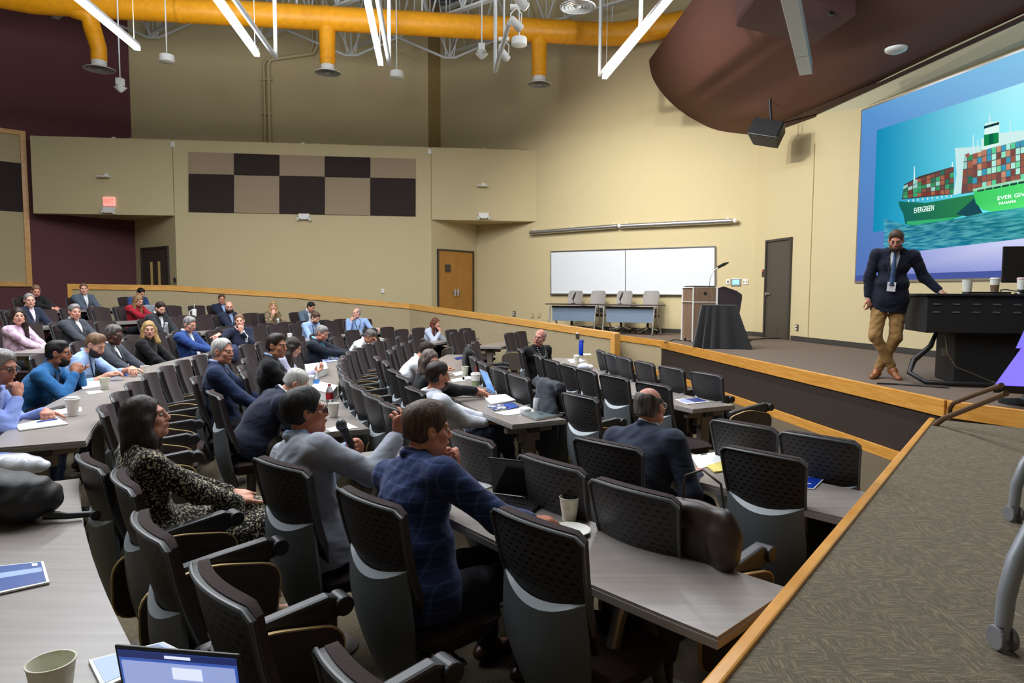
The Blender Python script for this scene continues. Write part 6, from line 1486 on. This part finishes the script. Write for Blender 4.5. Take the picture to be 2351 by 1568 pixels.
# second row, right piece
cup('paper_cup',at(1678,1050,T0),.1,.045,.031,M_cup,'white paper cup half hidden behind the tall chair back, second row')
sheetq('clipboard',[(1585,1046),(1660,1036),(1658,1060),(1605,1078)],T0,'white sheet on clipboard in front of the balding man in the dark suit',cat='clipboard',parts=[('clip',.3,0,.5,.12,M_black),('clip',.8,.2,.95,.3,M_black)])
sheetq('legal_pad',[(1622,1072),(1668,1058),(1668,1082),(1640,1086)],T0,'yellow legal pad peeking out beside the tall chair back',M_yellow,.008,cat='notepad')
M_ship=printm('cruise_ship_print',(20,60,160),(210,220,235),14,.62)
sheetq('magazine',[(1818,1088),(1891,1102),(1868,1124),(1800,1116)],T0,'blue magazine with white ship cover on second table near the platform',M_paper,.004,cat='magazine',parts=[('cover_picture',.03,.03,.97,.97,mat('royal_blue_cover',(16,52,150),.3)),('white_shape',.1,.55,.8,.75,M_ship)])
# first row
sheetq('magazine',[(1550,918),(1600,914),(1630,923),(1578,929)],T0,'blue and white magazine near the end of the frontmost table',M_paper,.006,cat='magazine',parts=[('cover_picture',.4,.05,.97,.9,M_navyprint),('cover_picture',.05,.1,.38,.85,mat('pale_blue_print',(150,160,200),.5))])
p=at(1334,816,T0); r=empty('water_bottle',p,label='tall royal blue water bottle on the frontmost table',cat='bottle')
b=MB(); b.lathe([(.036,0),(.038,.01),(.038,.2),(.03,.215)],p,24); b.build('bottle_body',mat('royal_blue_bottle',(16,60,190),.35),r,smooth=True,loc=p)
b=MB(); b.lathe([(.034,.215),(.034,.25),(.02,.262)],p,24); b.tube([p+Vector((.02,0,.255)),p+Vector((.045,0,.25)),p+Vector((.04,0,.21))],.006,6); b.build('cap',mat('royal_blue_cap',(14,50,160),.4),r,smooth=True,loc=p)
cup('coffee_cup',at(1324,835,T0),.11,.044,.031,M_cream,'lidded cream cup beside the royal blue bottle',lid=M_plastic_w)
sheetq('paper_sheet',[(1302,826),(1330,822),(1342,829),(1312,834)],T0,'white papers under the cream cup by the blue bottle')
sheetq('paper_sheet',[(1338,812),(1356,812),(1358,815),(1340,816)],T0,'white slip with pen right of the blue bottle')
p=at(1345,848,T0); b=MB(); b.ell(p+Vector((-.03,0,.04)),(.08,.06,.045)); b.ell(p+Vector((.05,.02,.03)),(.06,.05,.035)); tag(b.build('napkin_bundle',M_paper,smooth=True,loc=p),'crumpled white napkin bundle on the frontmost table','napkin')
sheetq('notebook',[(1316,848),(1345,848),(1346,855),(1318,856)],T0,'small blue notebook under the crumpled napkin',M_bluep,.01,cat='notebook')
# second row, middle piece
laptop('laptop',at(1103,903,T0),Vector((.96,.28,0)),.33,.23,math.radians(112),'open laptop with blue lit screen on the second table',M_bluescr,M_laps)
cup('foam_cup',at(1092,890,T0),.145,.052,.036,M_cup,'white foam cup with lid and red straw beside the blue-screened laptop',lid=M_plastic_w,band=(.15,.55,mat('green_gold_print',(120,130,90),.6)),straw=mat('red_straw',(220,40,30),.4))
cup('paper_cup',at(1068,862,T0),.11,.046,.033,M_cream,'white paper cup in front of the woman with glasses')
sheetq('notebook',[(1108,912),(1160,907),(1184,921),(1128,930)],T0,'open white notebook right of the blue-screened laptop',M_paper,.012,cat='notebook',parts=[('page_line',.48,.02,.52,.98,mat('pale_grey_line',(190,190,195),.8))])
sheetq('booklet',[(1155,928),(1175,925),(1192,934),(1165,941)],T0,'bright blue booklet on the second table before the white papers',M_bluep,.005,cat='booklet')
sheetq('photo_booklet',[(1118,933),(1150,928),(1168,938),(1135,943)],T0,'dark patterned booklet left of the bright blue booklet',printm('photo_print',(60,70,110),(220,214,210),22,.5),.005,cat='booklet')
sheetq('paper_sheet',[(1135,948),(1215,934),(1228,945),(1165,954)],T0,'white papers left of the silver can on second table')
p=at(1205,946,T0+.002); b=MB(); b.ell(p+Vector((0,0,.02)),(.06,.05,.03),None,8,5); tag(b.build('napkin',M_paper,loc=p),'crumpled white napkin next to the silver can','napkin')
p=at(1233,945,T0); r=empty('soda_can',p,label='silver soda can near the end of the second table',cat='can'); b=MB(); b.lathe([(.024,0),(.033,.012),(.033,.108),(.026,.12),(.024,.118)],p,28); b.build('can_body',printm('silver_can_print',(196,198,204),(170,120,124),18,.66,(1,1,.3)),r,smooth=True,loc=p)
sheetq('closed_laptop',[(1196,952),(1250,946),(1292,955),(1232,966)],T0,'closed silver laptop at the end of the second table',M_laps,.016,cat='laptop',parts=[('lid',.01,.01,.99,.99,mat('teal_silver_lid',(140,154,158),.3,metal=.6)),('lid_logo',.46,.4,.54,.6,M_lapb)])
b=MB(); q=at(1262,946,T0+.02); b.tube([q,q+Vector((.14,-.05,0))],.006,8); tag(b.build('white_pen',M_plastic_w,loc=q),'white pen on top of the closed silver laptop','pen')
for k,(pts,l,m) in enumerate(((((1039,857),(1062,852),(1068,858),(1046,864)),'white notepad under the writing hand of the woman with glasses',M_paper),(((1060,866),(1080,864),(1082,870),(1063,873)),'white tissue sheet beside the cream cup on second table',M_paper),(((1035,872),(1066,866),(1068,874),(1040,878)),'white sheet on black folder before the woman with glasses',M_paper),(((1042,822),(1066,818),(1070,823),(1048,826)),'blue and white brochure farther along the second table',M_navyprint),(((1078,805),(1100,804),(1102,808),(1082,809)),'dark brochure with white print at the far curve of the second table',M_black),(((1064,893),(1092,888),(1094,896),(1068,899)),'pale papers between foam cup and laptop',M_paper))):
    sheetq('paper_sheet' if m is M_paper else 'brochure',list(pts),T0,l,m,.004,cat='paper' if m is M_paper else 'brochure')
# third row, middle piece
cup('paper_cup',at(766,957,T0),.11,.046,.032,M_cup,'white paper cup near the end of the third table beside the microphone')
sheetq('paper_sheet',[(748,985),(800,972),(822,982),(760,992)],T0,'white sheet at the end of the third table under the microphone')
p=at(757,932,T0); r=empty('soda_bottle',p,label='plastic bottle with red label on the third table',cat='bottle')
M_clear=mat('clear_plastic',(226,232,236),.1,trans=.85); M_redl=mat('red_label',(170,24,44),.4)
def bottle(r,p,h,rr,lm,capm,lab=True):
    b=MB(); b.lathe([(rr*.8,0),(rr,.01),(rr,h*.35),(rr*.93,h*.45),(rr,h*.6),(rr*.9,h*.72),(rr*.38,h*.9),(rr*.36,h*.93)],p,24); b.build('bottle_body',M_clear,r,smooth=True,loc=p)
    if lm: b=MB(); b.lathe([(rr+.001,h*.32),(rr+.001,h*.6)],p,24,cap=False); b.build('label',lm,r,smooth=True,loc=p)
    b=MB(); b.cyl(p+Vector((0,0,h*.92)),p+Vector((0,0,h)),rr*.42); b.build('cap',capm,r,smooth=True,loc=p)
bottle(r,p,.2,.033,M_redl,M_redl)
p=at(727,900,T0); r=empty('water_bottle',p,label='clear water bottle with blue label on the third table',cat='bottle'); bottle(r,p,.21,.032,printm('blue_white_label',(70,140,220),(240,240,244),12,.5),M_plastic_w)
p=at(718,893,T0); cup('coffee_cup',p,.13,.045,.032,M_cup,'lidded white coffee cup behind the clear water bottle',lid=M_plastic_w)
p=at(712,894,T0); 
for (x,y),l,lm in(((709,889),'cola can, left of two behind the water bottle',M_redl),((716,886),'cola can, right of two behind the water bottle',mat('dark_can',(60,20,30),.3))):
    p=at(x,y,T0); r=empty('soda_can',p,label=l,cat='can'); b=MB(); b.lathe([(.024,0),(.033,.012),(.033,.108),(.026,.12)],p,20); b.build('can_body',printm('cola_print',(190,190,196),(140,24,50),30,.5),r,smooth=True,loc=p)
M_boxw=mat('white_lunch_box_card',(222,222,218),.7)
for cs,l in((((727,894),(775,905),(760,925),(712,912)),'open white lunch box on the third table behind the bottles'),(((705,872),(752,862),(748,846),(700,852)),'white lunch box farther up the third table')):
    q=[at(x,y,T0) for x,y in cs]; c=sum(q,Vector())/4; r=empty('lunch_box',c,label=l,cat='box'); b=MB(); quadbox(b,q,Vector((0,0,1)),.002,.085); b.build('box',M_boxw,r,loc=c); b=MB(); quadbox(b,[c+(x-c)*1.02 for x in q],Vector((0,0,1)),.085,.09); b.build('lid',mat('white_box_lid',(236,236,234),.7),r,loc=c)
sheetq('paper_sheet',[(722,915),(752,905),(756,912),(728,920)],T0,'white paper sheets in front of the man in navy leaning low')
cup('coffee_cup',at(730,824,T0),.13,.045,.032,M_cup,'lidded white coffee cup beside the phone of the long-haired woman',lid=M_plastic_w)
sheetq('brochure',[(738,825),(775,820),(778,829),(742,833)],T0,'blue and white brochure beside the far coffee cup on third table',printm('blue_white_brochure',(60,80,150),(226,228,236),20,.5),.004,cat='brochure')
cup('paper_cup',at(877,789,T0),.1,.045,.032,M_cup,'small white cup with blue napkin, far along the third table')
# fourth row
def on4(x,y): return at(x,y,T4z)
cup('coffee_cup',on4(168,954),.118,.045,.032,M_cup,'lidded white coffee cup at the end of the fourth table',lid=M_plastic_w)
cup('paper_cup',on4(241,893),.1,.045,.032,M_cream,'cream paper cup on the fourth table before the denim-shirted man')
cup('paper_cup',on4(333,862),.1,.045,.032,M_cup,'white paper cup beside the outstretched hand of the bearded man')
sheetq('notepad',[(35,978),(128,958),(156,975),(45,990)],T4z,'white notepad at the end of the fourth table',M_paper,.008,cat='notepad')
b=MB(); q=on4(108,969)+Vector((0,0,.012)); q0=on4(85,973)+Vector((0,0,.012)); q1=on4(131,966)+Vector((0,0,.012)); b.tube([q0,q1],.006,8); tag(b.build('pen',M_bluep,loc=q),'blue pen lying on the white notepad','pen')
sheetq('paper_sheet',[(86,945),(186,935),(188,945),(88,958)],T4z,'white papers behind the coffee cup on the fourth table')
sheetq('paper_sheet',[(178,876),(228,868),(240,886),(190,894)],T4z,'white sheet left of the cream cup on the fourth table')
sheetq('paper_sheet',[(196,900),(230,896),(238,901),(206,906)],T4z,'small white slip near the cream cup')
sheetq('folder',[(90,945),(150,930),(150,936),(92,950)],T4z,'dark folder under the glasses on the fourth table',M_black,.006,cat='folder')
sheetq('booklet',[(276,860),(292,852),(302,858),(284,864)],T4z,'blue booklet near the bearded man in light blue',M_bluep,.006,cat='booklet')
p=on4(305,858); b=MB(); b.ell(p+Vector((0,0,.03)),(.09,.05,.035),Matrix.Rotation(.6,3,'Z')); tag(b.build('open_magazine',M_paper,smooth=True,loc=p),'curled open white magazine in front of the bearded man','magazine')
cup('paper_cup',onz(23,807,.872+.05),.1,.045,.032,M_cream,'cream paper cup at the left edge behind the man in blue')
# --- lower left corner table
z=T4z
cup('paper_cup',at(122,1628,z),.104,.046,.032,M_cream,'cream paper cup cut by the bottom edge on corner table')
M_cov=mat('blue_brochure_cover',(30,74,150),.3); M_palecov=mat('pale_blue_cover_band',(150,176,214),.35)  # blue covers and the paler blue bands across them
sheetq('magazine',[(-30,1306),(100,1292),(114,1340),(-30,1372)],z,'blue brochure with pale streaks on corner table at left edge',M_paper,.006,cat='magazine',parts=[('cover_picture',.0,.03,.95,.95,M_cov),('pale_streak',.0,.3,.93,.5,M_palecov),('logo_mark',.78,.08,.88,.2,M_paper)])
_a,_b=onz(262,1487,z+.235),onz(548,1510,z+.235); _w=(_b-_a); _f=Vector((-_w.y,_w.x,0)).normalized()
laptop('laptop',Vector(((_a.x+_b.x)/2,(_a.y+_b.y)/2,z))-_f*(math.cos(math.radians(100))*.225+.1125),_f,_w.length,.225,math.radians(100),'open laptop with lit blue desktop at the bottom edge',mat('lit_blue_desktop',(60,90,170),.3,emis=(54,84,160),estr=.8),M_lapb,content=[(0,0,1,.07,mat('dark_menu_bar',(30,40,90),.3,emis=(34,44,96),estr=.7)),(.02,.10,.98,.36,mat('pale_window_bar',(150,165,210),.3,emis=(140,156,206),estr=.8)),(.3,.36,.66,.98,mat('white_document',(220,226,240),.3,emis=(214,222,244),estr=.8)),(.4,.02,.62,.05,mat('white_document')),(.45,.14,.7,.26,mat('white_document'))])
sheetq('magazine',[(203,1520),(375,1478),(420,1500),(235,1585)],z,'blue and white brochures half under the bottom laptop',M_paper,.006,cat='magazine',parts=[('cover_picture',.05,.06,.95,.9,M_palecov),('cover_picture',.5,.1,.9,.6,M_cov)])
# bag, soft pack on the corner table
def soft(name,els,m,label,cat,p,fold=.004,h=.008,parent=None):
    F=Field()
    for c,r_,k in els: F.ell(c,r_,None,k)
    o=F.build(name,m,parent,h,fold,3); 
    if not parent: tag(o,label,cat)
    return o
c=at(40,1195,z); bp=c
r=empty('shoulder_bag',c,label='black shoulder bag slumped on the corner table',cat='bag')
F=Field()
F.ell((-.16,.02,.10),(.2,.14,.10),None,.05); F.ell((.03,.0,.085),(.13,.13,.085),None,.05); F.ell((-.0,-.02,.15),(.12,.07,.03),None,.05); F.plane((0,0,.002),(0,0,-1)); F.build('bag_body',mat('black_nylon_bag',(20,20,23),.6,noise=.2,scale=30,bump=.3),r,.008,.005,2)
b=MB(); b.tube([(.12,-.02,.03),(.2,.0,.02),(.27,.03,.018),(.31,.0,.02)],[.02,.014,.012,.02],8); b.build('strap',M_black,r,smooth=True)
c=at(35,1090,z); r=empty('wrapped_package',c,label='clear wrapped package with blue label behind the black bag',cat='package')
F=Field(); F.ell((-.03,.0,.05),(.15,.09,.055),None,.03); F.ell((.05,.02,.04),(.1,.07,.04),None,.03); F.plane((0,0,.002),(0,0,-1)); F.build('wrap',mat('cloudy_plastic_wrap',(190,194,200),.25,noise=.12,scale=14),r,.008,.004,2)
b=MB(); b.ell((-.07,-.0,.092),(.08,.05,.016)); b.build('blue_label',M_bluep,r,smooth=True)
# microphone held by the questioner
hp=Vector(MIC); b=MB(); d=Vector(MICD).normalized()
r=empty('handheld_microphone',hp,label='black handheld microphone held by the man in light grey blazer',cat='microphone')
b.tube([hp-d*.13,hp-d*.12,hp+d*.02,hp+d*.07],[.012,.016,.02,.024],16); b.build('handle',M_black,r,smooth=True,loc=hp)
b=MB(); b.ell(hp+d*.095,(.028,.028,.032)); b.build('grille_head',mat('dark_steel_mesh',(70,72,76),.4,metal=.6,noise=.3,scale=500),r,smooth=True,loc=hp)
# jackets and bags hung on chairs
def hung(p,rz,h,m,label,cat='jacket',w=.22,seed=1):
    r=empty('hung_jacket' if cat=='jacket' else 'hung_bag',p,rz,label,cat); F=Field()
    F.cone((-w,-.33,.98),(w,-.33,.98),.045,.045,.03); F.ell((0,-.36,.98-h*.5),(w+.02,.055,h*.55),None,.06); F.ell((0,-.26,.98-h*.22),(w,.03,h*.25),None,.05)
    F.build('fabric',m,r,.009,.007,seed); return r
def seatp(R_,th,fz=0): return pol(R_,th,fz),math.radians(th+90)
p,a=seatp(9.3,205.6); hung(p,a,.62,fab('charcoal_coat',(58,62,70)),'charcoal coat draped over a chair between the twisted man and the frontmost table',w=.2)
p,a=seatp(10.85,221.5); r=empty('leather_bag',p,a,'brown leather bag with thin handle hung on the tablet chair beside the platform','bag')
F=Field(); F.ell((.05,-.24,.83),(.19,.05,.13),None,.04); F.ell((.19,-.27,.84),(.06,.045,.13),None,.04); F.ell((.05,-.26,.93),(.17,.035,.035),None,.03); F.build('bag_body',mat('dark_brown_leather',(50,38,32),.45,noise=.15,scale=12),r,.008,.005,4)
b=MB(); b.tube([(-.02,-.24,.95),(-.01,-.24,1.05),(.07,-.24,1.09),(.15,-.24,1.05),(.17,-.24,.93)],.005,8); b.build('handle',mat('dark_brown_leather'),r,smooth=True)
for (R_,th,fz,c_,l,k) in((9.3,186.2,0,(18,18,20),'black backpack hanging on a second-row chair past the paper cups','bag'),(12.62,182.3,0,(24,34,72),'navy patterned jacket hung in front of the man in bright blue suit','jacket'),(13.75,160,.13,(18,18,20),'black bag on a chair left of the balding man in light blue','bag'),(18.85,168.5,.64,(26,26,28),'dark coat hung on a rear chair right of the man in grey suit','jacket'),(17.1,164.5,.45,(120,124,130),'grey puffy jacket on a chair behind the dark-bearded man','jacket')):
    p,a=seatp(R_,th,fz); hung(p,a+(math.pi if k=='jacket' and fz>.3 else 0)*0,.4,fab('hung_%d_%d_%d'%c_,c_),l,k,w=.18,seed=int(th))
p=pol(16.6,163.2,.45+.742); r=empty('travel_mug',p,label='white handled travel mug with straw behind the dark-bearded man',cat='mug'); b=MB(); b.lathe([(.04,0),(.042,.01),(.05,.16),(.05,.2)],p,20); b.build('mug_body',M_plastic_w,r,smooth=True,loc=p); b=MB(); b.tube([p+Vector((-.05,0,.17)),p+Vector((-.1,0,.15)),p+Vector((-.1,0,.07)),p+Vector((-.05,0,.05))],.01,8); b.build('handle',M_plastic_w,r,smooth=True,loc=p); b=MB(); b.cyl(p+Vector((0,0,.2)),p+Vector((.01,0,.32)),.005,n=8); b.build('straw',M_plastic_w,r,loc=p)
p=pol(14.95,174.0,.28+.742); r=empty('water_bottle',p,label='clear water bottle on fifth table behind the man with dark glasses',cat='bottle'); bottle(r,p,.22,.036,None,M_plastic_w)
p=pol(14.95,160.8,.28+.742); r=empty('steel_bottle',p,label='small steel bottle on the fifth table near the bald bearded man',cat='bottle'); b=MB(); b.lathe([(.035,0),(.037,.1),(.025,.14)],p,20); b.build('bottle_body',M_chrome,r,smooth=True,loc=p); b=MB(); b.cyl(p+Vector((0,0,.14)),p+Vector((0,0,.17)),.026); b.build('cap',M_plastic_w,r,loc=p)
cup('coffee_cup',pol(13.25,169.7,T4z),.13,.045,.032,M_cup,'lidded white cup right of the man with hand on chin',lid=M_plastic_w)
sheetq('paper_sheet',[(1003,745),(1010,745),(1011,747),(1004,747)],T0,'thin paper in front of the woman with reddish hair') if False else None
p=pol(11.35,153.6,T0); laptop('tablet_computer',p,Vector((.9,.1,0)),.26,.18,math.radians(108),'black tablet computer standing before the woman with reddish hair',M_offscr,M_lapb,keyb=False)
